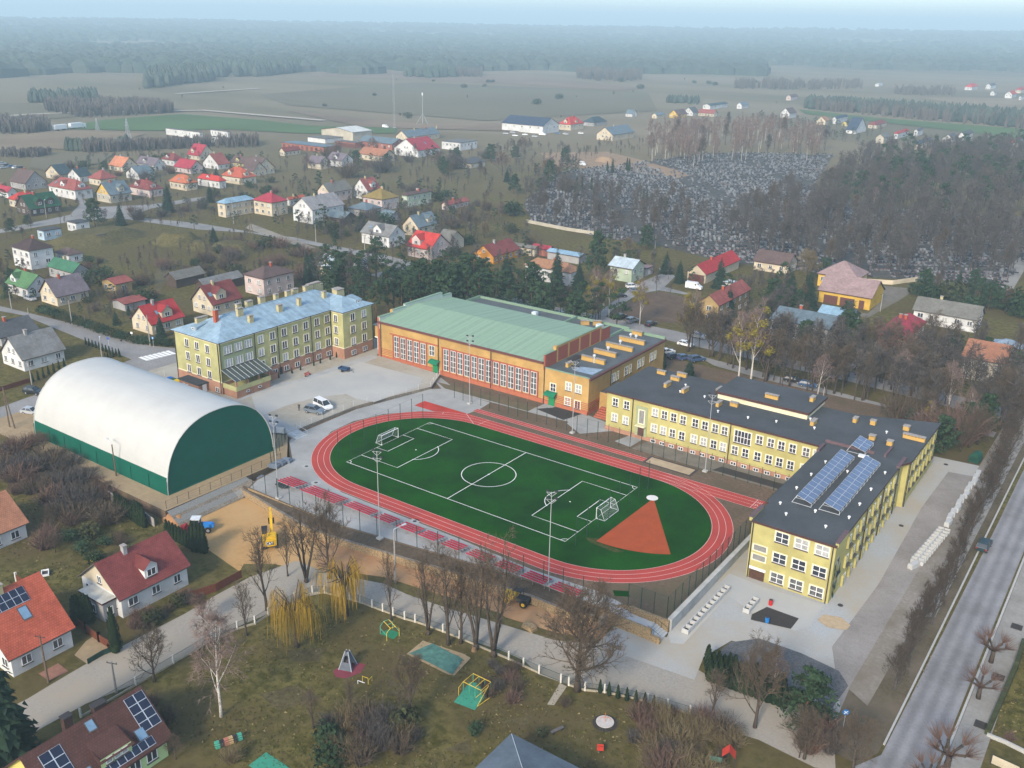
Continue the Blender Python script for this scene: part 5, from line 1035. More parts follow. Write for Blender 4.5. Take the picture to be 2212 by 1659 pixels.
def pine(seed, H=14, base=.5, cw=.2, n=15):
 r = random.Random(seed); A, B = MB(), MB(); lean = Vector((r.uniform(-.04, .04), r.uniform(-.04, .04), 1))
 A.tube([lean*H*t for t in (-.02, .3, .6, .95)], [H*.017, H*.014, H*.01, .03], 6)
 for i in range(n):
  t = base+(1-base)*(i+.5)/n; a = i*2.4+r.random(); L = H*cw*r.uniform(.55, 1.05)*(1.15-.75*((t-base)/(1-base))**2); p = lean*H*t; e = p+Vector((math.cos(a)*L, math.sin(a)*L, L*.15))
  A.tube([p, e], [H*.005, .03], 3, cap=False); c = p.lerp(e, .78); cards(B, c, (L*.5+.3, L*.5+.3, .3+L*.24), 56, .62, r)
 cards(B, lean*H*.97, (H*.06, H*.06, H*.05), 50, .5, r); return A, B
def thuja(seed, H=5, w=.16, rounded=0):
 r = random.Random(seed); A, B = MB(), MB(); A.tube([(0, 0, -.2), (0, 0, H*.5)], [.07, .05], 5)
 pr = lambda t: H*w*((1-t)**.55 if not rounded else math.sqrt(max(0, 1-(2*t-1)**2)))*min(1, .55+t*4)
 B.tube([(0, 0, H*t) for t in (.02, .12, .3, .5, .7, .86, .97)], [pr(t)*.82 for t in (.02, .12, .3, .5, .7, .86, .97)], 8)
 for _ in range(340):
  t = r.random()**1.15*.98+.01; a = r.uniform(0, 6.283); q = pr(t)*r.uniform(.78, 1.12); p = Vector((math.cos(a)*q, math.sin(a)*q, H*t)); s = H*.03*r.uniform(.7, 1.5); x = Vector((-math.sin(a), math.cos(a), r.uniform(-.3, .3)))*s; o = Vector((math.cos(a), math.sin(a), 0))*s*.5
  B.face([p-x*.7-o*.3, p+x*.7-o*.3, p+Vector((0, 0, s*2.1))+o])
 return A, B
def willow(seed, H=9, n=16, spread=.42):
 r = random.Random(seed); A, B = MB(), MB(); A.tube([(0, 0, -.3), (.1, 0, H*.2), (.0, .15, H*.5)], [.42, .33, .22], 7)
 for i in range(n):
  a = i*2.4+r.random()*.6; t = r.uniform(.3, .52); p = Vector((0, .08, H*t)); L = H*spread*r.uniform(.5, 1.1); d = Vector((math.cos(a), math.sin(a), 0)); pts = [p, p+d*L*.35+Vector((0, 0, H*.22*r.uniform(.7, 1.3))), p+d*L*.75+Vector((0, 0, H*.36*r.uniform(.6, 1.2))), p+d*L+Vector((0, 0, H*.3*r.uniform(.6, 1.1)))]
  A.tube(pts, [.14, .09, .05, .03], 4, cap=False)
  for j in range(38):
   f = r.uniform(.8, 3); k = min(2, int(f)); s = pts[k].lerp(pts[k+1], f-k)+rdir(r)*.4; out = (d*r.uniform(0, 1)+rdir(r)*.7); q = s; ln = r.uniform(.25, .62)*H; wv = Vector((r.uniform(-1, 1), r.uniform(-1, 1), 0)).normalized()*.02
   for h in range(4):
    e = q+Vector((out.x*.28*(1-h*.25), out.y*.28*(1-h*.25), -ln/4*(.35+.32*h)))*1.0
    if e.z < .5: break
    B.face([q-wv, q+wv, e+wv, e-wv]); q = e
 return A, B
def shrub(seed, H=2.2, W=1.5, n=190, tw=.03):
 r = random.Random(seed); B = MB()
 for _ in range(n):
  a = r.uniform(0, 6.283); rad = W*.35*math.sqrt(r.random()); p = Vector((math.cos(a)*rad, math.sin(a)*rad, -.1)); sp = r.random()**.6; b = a+r.uniform(-.8, .8)
  e = Vector((math.cos(b)*W*sp, math.sin(b)*W*sp, H*math.sqrt(max(.05, 1-.75*sp*sp))*r.uniform(.6, 1.05))); m = p.lerp(e, .5)+rdir(r)*.12+Vector((0, 0, H*.12)); s = (e-p).cross(rdir(r)).normalized()*tw
  B.face([p-s, p+s, m+s*.8, m-s*.8]); B.face([m-s*.8, m+s*.8, e])
  for _ in range(2):
   q = m.lerp(e, r.random()); f = q+(e-m).normalized()*.3+rdir(r)*.4; B.face([q-s*.6, q+s*.6, f])
 return None, B
def bush(seed, H=1.8, W=1.1, n=420, sz=.26):
 r = random.Random(seed); B = MB()
 for i in range(7):
  a = i*2.4; cards(B, (math.cos(a)*W*.45*(i > 0), math.sin(a)*W*.45*(i > 0), H*r.uniform(.38, .6)), (W*.62, W*.62, H*.46), n//7, sz, r)
 return None, B
def pollard(seed, H=6):
 r = random.Random(seed); A, B = MB(), MB(); A.tube([(0, 0, -.2), (.05, 0, H*.22), (0, 0, H*.36)], [.32, .25, .24], 7)
 for i in range(6):
  a = i*1.05+r.random()*.4; d = Vector((math.cos(a), math.sin(a), r.uniform(.5, .9))).normalized(); p = Vector((0, 0, H*.34)); e = p+d*H*r.uniform(.2, .27); A.tube([p, p.lerp(e, .5)+rdir(r)*.08, e], [.16, .12, .15], 5)
  for _ in range(75):
   q = (d+rdir(r)*.85+Vector((0, 0, .7))).normalized(); s = q.cross(rdir(r)).normalized()*.02; f = e+q*H*r.uniform(.22, .42); m = e.lerp(f, .5)+rdir(r)*.1; B.face([e-s, e+s, m+s*.7, m-s*.7]); B.face([m-s*.7, m+s*.7, f])
 return A, B
PROTO = {}
def proto(kind, v, gen, H, mt, mc):
 A, B = gen; P = []
 if A: P.append(('trunk', A.mesh('trunk', [mt], True)))
 P.append(('crown', B.mesh('crown', mc if isinstance(mc, list) else [mc]))); PROTO.setdefault(kind, []).append((H, P))
for s in range(4): proto('broad', s, bare(s+1, 12, .3, .2, 13, 7, 5, 6, 60, .46, .5, .017, .75), 12, m_bark, m_twig)
for s in range(4): proto('slim', s, bare(s+20, 14, .25, .2, 13, 5, 3, 4, 32, .34, .8, .02, .8), 14, m_bark, m_twig)
for s in range(3): proto('multi', s, bare(s+40, 13, .27, .22, 12, 5, 3, 4, 34, .34, .8, .02, .8, fork=3), 13, m_bark, m_twig)
proto('big', 0, bare(200, 14, .42, .14, 17, 10, 6, 8, 66, .5, .45, .016, .7), 14, m_bark, m_twig)
for s in range(3): proto('verge', s, bare(s+210, 8, .24, .14, 13, 6, 4, 4, 44, .4, .7, .024, .6), 8, m_twigd, m_bark)
for s in range(5): proto('wood', s, bare(s+60, 15, .2, .3, 11, 5, 4, 5, 36, .27, .6, .045, 1), 15, m_bark, (m_twig, m_twigd)[s % 2])
for s in range(3): proto('birch', s, bare(s+80, 15, .19, .25, 12, 6, 4, 6, 40, .3, .3, .022, .9, droop=.3), 15, m_birch, m_btwig)
for s in range(3): proto('birchwood', s, bare(s+90, 16, .16, .4, 9, 4, 3, 5, 34, .22, .4, .05, 1), 16, m_birch, m_btwig)
for s in range(2): proto('tan', s, bare(s+100, 9, .25, .12, 13, 6, 5, 8, 62, .5, .5, .035, .7), 9, m_bark, m_twigt)
for s in range(2): proto('rosy', s, bare(s+110, 11, .25, .15, 13, 6, 5, 7, 60, .48, .5, .03, .7), 11, m_bark, m_pinktwig)
def mist(seed):
 A, B = bare(seed, 15, .2, .3, 10, 5, 4, 5, 38, .3, .4, .024, .8); r = random.Random(seed); P = [('trunk', A.mesh('trunk', [m_birch], True)), ('crown', B.mesh('crown', [m_btwig]))]; C = MB()
 for i in range(16):
  a = r.uniform(0, 6.28); z = r.uniform(6, 13.6); q = 3.3*r.random()*(1.25-z/16)+.4; s = r.uniform(.5, 1.05); cards(C, (math.cos(a)*q, math.sin(a)*q, z), (s, s, s), 90, .34, r)
 P.append(('mistletoe', C.mesh('mistletoe', [m_mist]))); PROTO.setdefault('mist', []).append((15, P))
for s in (120, 121, 122): mist(s)
for s in range(3): proto('spruce', s, spruce(s+1), 10, m_bark, m_spr)
for s in range(2): proto('fatspruce', s, spruce(s+9, 10, .34, 26, .03), 10, m_bark, m_spr)
for s in range(4): proto('pine', s, pine(s+1), 14, m_pbark, m_pin)
for s in range(2): proto('bushpine', s, pine(s+8, 10, .16, .3, 22), 10, m_pbark, m_pin)
for s in range(2): proto('thuja', s, thuja(s+1), 5, m_bark, m_thu)
for s in range(2): proto('smallthuja', s, thuja(s+4, 3, .17), 3, m_bark, m_thu)
proto('roundthuja', 0, thuja(7, 4, .32, 1), 4, m_bark, m_shr)
for s in range(2): proto('willow', s, willow(s+2), 9, m_bark, m_will)
for s in range(3): proto('shrub', s, shrub(s+1), 2.2, None, (m_twig, m_twigd, m_pinktwig)[s])
for s in range(2): proto('tanshrub', s, shrub(s+7, 2.2, 1.5, 200, .022), 2.2, None, m_twigt)
for s in range(3): proto('bush', s, bush(s+1), 1.8, None, (m_shr, m_thu, m_pin)[s])
for s in range(2): proto('pollard', s, pollard(s+1), 6, m_bark, m_pinktwig)
RTR = random.Random(77)
KN = dict(verge='bare_tree', big='bare_tree', broad='bare_tree', slim='bare_tree', multi='bare_tree', wood='bare_tree', birch='birch_tree', birchwood='birch_tree', tan='tan_tree', rosy='bare_tree', mist='birch_tree', spruce='spruce_tree', fatspruce='spruce_tree', pine='pine_tree', bushpine='pine_tree', thuja='thuja_tree', smallthuja='thuja_tree', roundthuja='thuja_tree', willow='willow_tree', shrub='shrub', tanshrub='shrub', bush='evergreen_bush', pollard='pollard_tree')
def tree(kind, x, y, h, label, group=None, z=None, w=1, var=None):
 H, P = (PROTO[kind][var] if var is not None else RTR.choice(PROTO[kind])); s = h/H
 t = thing(KN[kind], label, KN[kind].replace('_', ' ').replace('thuja tree', 'conifer').replace('evergreen bush', 'bush'), (x, y, T(x, y) if z is None else z), RTR.uniform(0, 6.28), group); t.scale = (s*w, s*w, s)
 for n, me in P: link(n, me, t)
 return t
def ptree(kind, px, top, label, group=None, z=None, w=1, var=None):
 p = G(*px) if z is None else G(*px, z); return tree(kind, p.x, p.y, max(.6, hgt(p, top)), label, group, p.z, w, var)
def inpoly(x, y, P):
 c = False
 for i in range(len(P)):
  (x0, y0), (x1, y1) = P[i-1], P[i]
  if (y0 > y) != (y1 > y) and x < (x1-x0)*(y-y0)/(y1-y0)+x0: c = not c
 return c
def clear(x, y, m=0): return all((x-a)**2+(y-b)**2 > (c+m)**2 for a, b, c in HOUSES)
def grove(pxpoly, n, kinds, hr, label, group, gap=3, w=(.85, 1.25), avoid=True, seed=1):
 r = random.Random(seed); P = [tuple(G(*p)[:2]) for p in pxpoly]; xs = [p[0] for p in P]; ys = [p[1] for p in P]; done = []; k = 0
 while len(done) < n and k < n*60:
  k += 1; x, y = r.uniform(min(xs), max(xs)), r.uniform(min(ys), max(ys))
  if not inpoly(x, y, P) or (avoid and not clear(x, y)) or any((x-a)**2+(y-b)**2 < gap*gap for a, b in done): continue
  kd = r.choice(kinds); done.append((x, y)); lab = label if isinstance(label, str) else label[kd]; gr = group if isinstance(label, str) else group+': '+kd
  tree(kd, x, y, r.uniform(*hr), lab, gr, None, r.uniform(*w))
 return done
# ---- foreground, one by one (image base point, image top row)
ptree('slim', (577, 1318), 1135, 'slim bare tree with mossy trunk rising before the excavator', var=0)
ptree('multi', (662, 1258), 1095, 'bare forked tree beside the excavator, left of the yellow willow', var=0, w=1.1)
ptree('slim', (622, 1245), 1130, 'thin bare tree between the excavator and the forked tree', var=1, w=.8)
ptree('broad', (712, 1250), 1085, 'bare tree with upright bushy crown directly behind the yellow willow', var=1, w=.75)
ptree('willow', (641, 1398), 1252, 'smaller yellow weeping willow standing on the playground lawn', var=0, w=.78)
ptree('willow', (748, 1330), 1180, 'larger yellow weeping willow spilling over the sandy strip', var=1, w=.78)
ptree('slim', (845, 1340), 1190, 'thin leaning bare tree right of the large willow', var=2, w=.8)
for i, (x, y, tp, v, k) in enumerate(((925, 1371, 1195, 0, 'multi'), (969, 1392, 1168, 3, 'slim'), (995, 1390, 1215, 1, 'slim'), (1028, 1402, 1186, 2, 'multi'), (1066, 1418, 1180, 1, 'multi'))):
 ptree(k, (x, y), tp, ('forked bare tree at the left end of the row along the playground fence', 'tallest straight bare tree in the row along the playground fence', 'slender bare tree in the middle of the fence row', 'double-stemmed bare tree with a hollow stump at its foot', 'thick bare tree at the right end of the fence row, beside the roller')[i], var=v)
ptree('big', (1247, 1492), 1278, 'biggest broad bare tree standing at the playground gate', w=1.0)
ptree('birch', (478, 1548), 1305, 'white-barked birch leaning on the playground lawn', var=0)
ptree('broad', (333, 1472), 1362, 'bare street tree at the bend of the near road', var=2, w=1.0)
ptree('slim', (533, 1372), 1250, 'thin bare tree at the white-posted fence near the bend', var=3)
ptree('rosy', (440, 1345), 1285, 'rosy-brown bushy tree behind the birch', var=0, w=1.1)
ptree('broad', (885, 1558), 1408, 'bare tree with a dense narrow crown in the middle of the playground', var=3, w=.7)
ptree('slim', (754, 1542), 1470, 'small dark bare tree near the climbing pyramid', var=0, w=1.2)
ptree('slim', (677, 1574), 1482, 'small spindly tree on the left of the playground', var=1, w=1.2)
ptree('broad', (1630, 1572), 1385, 'bare tree with a few brown leaves beside the clipped conifer block', var=2, w=.75)
ptree('broad', (1737, 1640), 1530, 'dark bare tree at the road mouth, nearest the round blue sign', var=0)
ptree('broad', (1842, 1662), 1555, 'small bare tree at the bottom edge between the two roads', var=1, w=1.2)
ptree('slim', (1540, 1545), 1440, 'young bare tree at the road edge left of the clipped conifers', var=3, w=1.4)
ptree('fatspruce', (18, 1668), 1338, 'huge dark spruce at the lower left edge', w=.72, var=0)
ptree('birch', (1668, 1500), 1395, 'young birch on the gravel island behind the conifer block', var=1)
ptree('bushpine', (1735, 1560), 1450, 'dark green bushy pine at the corner of the gravel island', var=0, w=1.3)
ptree('shrub', (1770, 1565), 1520, 'low bare bush in front of the bushy pine', w=1.4)
for i, (x, y, tp, w) in enumerate(((1932, 1492, 1390, 1.1), (1962, 1432, 1310, 1), (1985, 1386, 1258, .9), (2012, 1350, 1222, .9), (2036, 1300, 1185, .9), (2062, 1242, 1140, 1), (2082, 1196, 1085, 1), (2098, 1150, 1050, 1), (2118, 1110, 1000, 1.2), (2140, 1078, 965, 1.2), (2152, 1042, 930, 1), (2168, 1004, 890, 1), (2180, 968, 858, 1), (2192, 938, 830, 1))):
 ptree('verge', (x, y), tp, 'bare tree in the row on the grass verge between courtyard lane and main road', 'verge trees along the main road', w=w*.72)
for i, (x, y, tp) in enumerate(((2043, 1668, 1562), (2113, 1510, 1432), (2140, 1432, 1352), (2000, 1700, 1625))):
 ptree('pollard', (x, y), tp, ('pollarded street tree with a rosy brush crown at the bottom of the main road', 'pollarded street tree in the lower square pit of the right pavement', 'pollarded street tree in the upper part of the right pavement', 'pollarded crown just peeping over the bottom edge')[i], var=i % 2, w=1.15)
# clipped block of conifers, hedges of young conifers
for j in range(4):
 for i in range(15):
  p = G(1532+i*11.5-j*1.5, 1470+i*4.2-j*10.5)
  tree('thuja', p.x, p.y, RTR.uniform(2.6, 3.4), 'dark narrow conifer in the dense block beside the gravel island', 'conifer block by the gravel island', w=1.35)
for i in range(9):
 p = G(1299+i*19.2, 1494+i*5.6); tree('smallthuja', p.x, p.y-.4, 2.1 if i < 7 else 1.5, 'young cone-shaped conifer in the line inside the playground fence', 'young conifers inside the playground fence')
for i, x in enumerate((1560, 1585)): 
 p = G(x, 1590+i*6); tree('smallthuja', p.x, p.y, 1.9, 'young conifer in front of the brown-leaved tree', 'pair of conifers by the brown-leaved tree')
for i in range(13):
 p = Q(2, 0, 1000+i*20, 1010+i*13); tree('thuja', p.x, p.y, 3.4+(i > 8)*1.0, 'dark conifer in the hedge behind the garden wall', 'conifer hedge by the garden wall')
for i in range(10):
 p = Q(2, 0, 1440+i*28, 1240+i*15); tree('thuja', p.x, p.y, 3.2, 'dark conifer in the hedge behind the maroon-roofed house', 'conifer hedge behind the maroon-roofed house', w=1.2)
for i in range(4):
 p = Q(2, 0, 1668+i*32, 1372+i*5); tree('thuja', p.x, p.y, 5.6, 'tall pointed conifer at the corner of the sandy yard', 'tall conifers at the sandy yard', w=.8)
for i in range(5):
 p = Q(3, 0, 655+i*32, 420-i*2); tree('thuja', p.x, p.y, 4.6+.3*(i % 2), 'columnar conifer in the dark clump by the glazed porch', 'conifer clump by the glazed porch', w=1.1)
ptree('thuja', D(3, 0, 1000, 660), D(3, 0, 1000, 290)[1], 'single columnar conifer at the end of the rust-brown fence', w=.9)
for i in range(7):
 p = Q(1, 0, 285+i*45, 1400-i*22); tree('smallthuja', p.x, p.y, 2.3, 'young conifer in the row before the white cottage', 'conifers before the white cottage')
for i in range(11):
 p = Q(1, 0, 740+i*29, 1075+i*11); tree('smallthuja', p.x, p.y, 2.0, 'young conifer in the fence-side row of the cottage garden', 'conifers along the cottage garden fence')
for i in range(6):
 p = Q(1, 0, 905+i*24, 1205-i*8); tree('smallthuja', p.x, p.y, 1.8, 'young conifer in the second row of the cottage garden', 'conifers in the cottage garden')
for i in range(16):
 p = Q(1, 0, 370+i*47, 800+i*16); tree('bush', p.x, p.y, 2.5, 'dense clipped bush in the roadside hedge of the purple-roofed house', 'roadside hedge bushes', w=1.4)
for i in range(8):
 p = Q(1, 0, 1150+i*45, 1060+i*4); tree('bush', p.x, p.y, 2.2, 'dense bush in the hedge before the bright red roof', 'hedge bushes before the bright red roof', w=1.4)
# ---- conifers one by one
for k, rc, b, tp, w, lab in (('fatspruce', (1, 0), (1385, 1010), 800, .75, 'blue-grey spruce before the bright red roof'), ('spruce', (1, 0), (1000, 905), 770, 1.2, 'dark spruce left of the bright red roof'), ('spruce', (1, 0), (1110, 820), 720, 1, 'small spruce behind the bright red roof'), ('spruce', (1, 0), (1840, 190), 45, 1.4, 'lone spruce on the mounds by the upper road'),
 ('fatspruce', (0, 0), (1040, 1265), 1045, .8, 'dense spruce left of the grass mound'), ('bushpine', (0, 0), (820, 1275), 1040, 1.1, 'bushy pine at the road fork'), ('fatspruce', (0, 0), (1450, 1150), 865, .75, 'tall dark spruce behind the maroon villa'), ('spruce', (0, 0), (1810, 1065), 890, 1.2, 'spruce near the blue pyramid roof'), ('bushpine', (0, 0), (900, 800), 710, 1.4, 'dark pine beside the salmon-orange roof'),
 ('spruce', (0, 1), (950, 1310), 1120, 1.5, 'broad spruce behind the bright white modern house'), ('spruce', (1, 2), (470, 610), 210, .95, 'tall slender spruce behind the sports hall roof'), ('bushpine', (1, 2), (820, 470), 110, .85, 'massive dark conifer between the spruce and the mint green house'), ('spruce', (1, 2), (660, 600), 340, 1.3, 'dark conifer right of the tall spruce'),
 ('spruce', (1, 2), (1410, 465), 255, 1.25, 'spruce on the lawn left of the garage house'), ('spruce', (1, 2), (1525, 545), 325, 1.1, 'dark spruce at the gate of the garage house'), ('fatspruce', (1, 2), (1870, 590), 305, .85, 'wide spruce before the red-roofed garage house'), ('fatspruce', (1, 2), (1945, 830), 555, .8, 'wide spruce before the maroon roof'),
 ('spruce', (1, 2), (1605, 1400), 1185, 1.5, 'short dark spruce behind the yellow wing'), ('spruce', (1, 2), (40, 600), 235, 1.1, 'dark spruce at the left of the tall slender one'), ('bushpine', (1, 2), (1240, 260), 50, 1.1, 'dark yew at the edge of the graves'), ('fatspruce', (1, 3), (190, 770), 420, .9, 'left one of the dark spruces beside the golden garage'), ('fatspruce', (1, 3), (340, 770), 410, .9, 'right one of the dark spruces beside the golden garage'), ('spruce', (1, 3), (60, 700), 440, 1.4, 'outermost left dark spruce of the group by the golden garage'),
 ('fatspruce', (1, 3), (1540, 1330), 930, .8, 'big dark conifer before the weathered terracotta roof'), ('roundthuja', (1, 3), (760, 1150), 880, .75, 'rounded dark conifer beside the white cubic house'), ('bushpine', (1, 3), (500, 500), 330, 1.3, 'round dark pine beside the golden bush'), ('bushpine', (0, 2), (410, 920), 710, .9, 'dark conifer left of the graves'),
 ('spruce', (0, 2), (45, 890), 750, 1.2, 'dark conifer in the brown trees left of the graves')):
 ptree(k, D(*rc, *b), D(*rc, 0, tp)[1], lab, w=w)
for i, (b, tp) in enumerate((((905, 815), 715), ((950, 815), 695), ((1075, 795), 685), ((1095, 795), 690), ((640, 1020), 850), ((690, 950), 835), ((770, 960), 840), ((1215, 1060), 950), ((1245, 1060), 960), ((1740, 840), 790))):
 ptree('thuja', D(0, 2, *b), D(0, 2, 0, tp)[1], 'dark columnar cypress among the graves', 'cypresses in the cemetery', w=.8)
ptree('roundthuja', D(0, 2, 1400, 1120), D(0, 2, 0, 1025)[1], 'round olive green thuja among the graves')
for i, (b, tp, w) in enumerate((((1375, 1300), 1110, 1), ((1330, 1290), 1160, 1), ((1130, 1345), 1255, 1), ((1195, 1300), 1245, .8))): ptree('thuja', D(1, 2, *b), D(1, 2, 0, tp)[1], 'greenish conifer by the east wall of the annexe', 'conifers at the annexe wall', w=w*1.3)
for rc, b, tp, lab in (((1, 2), (805, 815), 395, 'white birch full of mistletoe, left of the pair behind the sports hall'), ((1, 2), (920, 838), 390, 'white birch full of mistletoe, right of the pair behind the sports hall'), ((1, 2), (1185, 905), 500, 'sparse white birch with few mistletoe clumps at the ploughed plot'), ((1, 2), (1610, 1095), 585, 'narrow birch with mistletoe before the maroon roof'), ((1, 2), (2030, 1390), 740, 'large birch with mistletoe behind the yellow wing, left of the pair'), ((1, 2), (2140, 1400), 700, 'large birch with mistletoe behind the yellow wing, right of the pair')):
 ptree('mist', D(*rc, *b), D(*rc, 0, tp)[1], lab)
ptree('tan', D(1, 3, 340, 520), D(1, 3, 0, 275)[1], 'round golden-tan tree behind the twin spruces'); ptree('tan', D(1, 2, 1080, 300), D(1, 2, 0, 165)[1], 'round tan bush at the lawn before the graves')
ptree('tan', D(1, 1, 2010, 160), D(1, 1, 0, 30)[1], 'golden bush in the garden behind the old stone barn'); ptree('rosy', D(1, 3, 1050, 1420), D(1, 3, 0, 930)[1], 'very broad tan-brown tree before the coral red roof', w=1.05)
ptree('mist', D(2, 3, 1385, 330), D(2, 3, 0, 60)[1], 'small tree with bright golden mistletoe at the end of the yellow wing')
# ---- groves
BR = {'pine': 'tall pine in the belt behind the school', 'bushpine': 'young bushy pine in the belt behind the school', 'spruce': 'spruce in the belt behind the school', 'wood': 'bare tree in the pine belt behind the school'}
grove([(755, 715), (960, 640), (1090, 665), (1085, 705), (960, 695), (850, 690)], 26, ['pine', 'pine', 'pine', 'bushpine'], (11, 16), BR, 'trees behind the school', 3.5, seed=2)
grove([(640, 600), (700, 570), (830, 640), (800, 700), (700, 650)], 12, ['bushpine', 'pine', 'spruce', 'wood'], (7, 12), BR, 'trees behind the school', 3, seed=3)
grove([(1080, 650), (1260, 690), (1300, 720), (1230, 720), (1085, 705)], 9, ['pine', 'wood', 'bushpine'], (10, 15), BR, 'trees behind the school', 3.5, seed=4)
W = {'wood': 'bare brown tree in the wood above the graves', 'birchwood': 'pale-stemmed birch in the wood above the graves', 'bushpine': 'dark pine in the wood above the graves', 'pine': 'tall dark pine in the wood above the graves'}
grove([(1775, 395), (1880, 352), (2212, 340), (2230, 480), (1960, 470), (1840, 500), (1760, 480)], 52, ['wood']*9+['birchwood'], (11, 16), W, 'wood above the graves', 4.5, (1, 1.5), seed=5)
grove([(1870, 385), (1960, 360), (2040, 365), (2050, 395), (1900, 400)], 14, ['bushpine', 'pine'], (12, 16), W, 'wood above the graves', 5, (1.1, 1.5), seed=6)
grove([(2090, 385), (2200, 380), (2212, 420), (2110, 415)], 7, ['bushpine', 'pine'], (11, 15), W, 'wood above the graves', 5, (1.1, 1.5), seed=16)
W2 = {'birchwood': 'pale-stemmed birch in the birch wood beyond the graves', 'wood': 'bare dark tree in the birch wood beyond the graves'}
grove([(1395, 300), (1480, 285), (1700, 290), (1790, 320), (1760, 350), (1640, 345), (1500, 365), (1400, 350)], 75, ['birchwood']*5+['wood'], (15, 20), W2, 'birch wood beyond the graves', 5, (.9, 1.3), seed=7)
W3 = {'wood': 'bare tree standing between rows of graves', 'birchwood': 'pale birch between rows of graves'}
grove([(1140, 470), (1300, 440), (1420, 420), (1560, 500), (1480, 545), (1300, 520)], 12, ['wood'], (8, 13), W3, 'trees among the graves', 6, (1, 1.4), seed=8)
grove([(1560, 480), (1750, 430), (1900, 500), (2212, 490), (2212, 600), (2050, 610), (1780, 590), (1620, 560)], 34, ['wood']*6+['birchwood'], (10, 15), W3, 'trees among the graves', 6, (.9, 1.3), seed=9)
W4 = {'wood': 'bare tree in the thicket behind the business park', 'rosy': 'rosy-brown bare tree in the thicket behind the business park', 'bushpine': 'dark conifer in the thicket behind the business park', 'birchwood': 'birch in the thicket behind the business park', 'shrub': 'bare shrub in the thicket behind the business park'}
grove([(640, 345), (800, 330), (960, 350), (1130, 320), (1260, 350), (1250, 400), (1130, 470), (1000, 420), (880, 400), (700, 400), (640, 385)], 46, ['wood']*5+['rosy', 'bushpine', 'shrub'], (6, 11), W4, 'thicket behind the business park', 5, (1, 1.5), seed=10)
W5 = {'wood': 'bare garden tree among the houses', 'shrub': 'bare shrub among the houses', 'bush': 'evergreen bush among the houses', 'spruce': 'small spruce among the houses', 'broad': 'bare garden tree between cottage gardens', 'tanshrub': 'tawny shrub among the houses'}
grove([(0, 410), (260, 330), (560, 340), (620, 420), (480, 470), (300, 480), (0, 490)], 56, ['wood', 'shrub', 'bush', 'spruce', 'bush', 'shrub'], (2.5, 6), W5, 'garden greenery', 5, (1, 1.5), seed=11)
grove([(640, 440), (860, 400), (1100, 430), (1180, 540), (960, 560), (820, 520), (640, 520)], 55, ['wood', 'shrub', 'bush', 'shrub'], (2.5, 7), W5, 'garden greenery', 4.5, (1, 1.5), seed=12)
grove([(380, 585), (520, 520), (680, 540), (690, 600), (560, 620)], 34, ['shrub', 'shrub', 'wood', 'bush'], (2.5, 5), {'wood': 'bare small tree in the scrub by the mounds', 'shrub': 'bare shrub in the scrub by the mounds', 'bush': 'evergreen bush in the scrub by the mounds'}, 'scrub by the mounds', 3, (1.1, 1.6), seed=13)
grove([(200, 560), (360, 580), (380, 640), (240, 700), (120, 660)], 22, ['shrub', 'wood', 'bush'], (2, 5), W5, 'garden greenery', 3.5, (1, 1.5), seed=14)
grove([(0, 560), (60, 580), (40, 660), (0, 660)], 8, ['bushpine', 'wood'], (4, 7), {'bushpine': 'dark pine at the left edge below the tall white house', 'wood': 'bare tree at the left edge below the tall white house'}, 'trees at the left edge', 3, seed=15)
grove([(10, 480), (80, 490), (60, 520), (0, 520)], 7, ['bushpine', 'wood'], (4, 7), {'bushpine': 'dark pine behind the tall white house', 'wood': 'bare tree behind the tall white house'}, 'trees behind the tall white house', 4, seed=25)
STL = {'wood': 'bare tree in the dense line along the back street', 'broad': 'bare street tree along the back street', 'bushpine': 'dark conifer along the back street', 'slim': 'slim bare tree along the back street', 'birch': 'birch along the back street', 'shrub': 'bare shrub along the back street'}
grove([(1460, 745), (1660, 770), (1900, 830), (2160, 900), (2212, 880), (2212, 940), (2090, 930), (1880, 870), (1700, 850), (1600, 800), (1450, 770)], 32, ['broad', 'broad', 'slim', 'wood', 'birch'], (8, 14), STL, 'trees along the back street', 4, (.9, 1.25), seed=17)
grove([(1620, 700), (1900, 700), (2212, 790), (2212, 850), (1950, 800), (1720, 780)], 20, ['wood', 'broad', 'slim', 'bushpine'], (6, 12), STL, 'trees along the back street', 4, (.9, 1.3), seed=18)
grove([(1890, 890), (2030, 930), (2130, 930), (2100, 985), (2030, 985), (2010, 950)], 16, ['broad', 'slim', 'bushpine', 'shrub'], (4, 10), {'broad': 'bare tree in the corner wood behind the yellow school', 'slim': 'slim bare tree in the corner wood behind the yellow school', 'bushpine': 'dark pine in the corner wood behind the yellow school', 'shrub': 'bare shrub in the corner wood behind the yellow school'}, 'corner wood', 3, seed=19)
grove([(2000, 620), (2212, 640), (2212, 690), (2020, 660), (1960, 640)], 26, ['bushpine', 'spruce', 'bush', 'wood'], (4, 9), {'bushpine': 'bushy pine in the green belt below the graves', 'spruce': 'spruce in the green belt below the graves', 'bush': 'evergreen bush in the green belt below the graves', 'wood': 'bare tree in the green belt below the graves'}, 'green belt below the graves', 3.5, seed=20)
grove([(1600, 690), (1680, 640), (1780, 690), (1700, 730)], 12, ['wood', 'bushpine'], (6, 11), {'wood': 'bare tree around the white cubic house', 'bushpine': 'dark conifer around the white cubic house'}, 'trees round the white cubic house', 3.5, seed=21)
SCR = {'shrub': 'bare shrub in the overgrown garden below the arched hall', 'broad': 'bare fruit tree in the overgrown garden below the arched hall', 'bush': 'evergreen bush in the overgrown garden below the arched hall'}
grove([(0, 960), (90, 945), (210, 1030), (250, 1090), (230, 1140), (130, 1120), (0, 1060)], 46, ['shrub', 'shrub', 'shrub', 'broad'], (1.6, 4.2), SCR, 'overgrown garden', 2.2, (1.1, 1.7), seed=22)
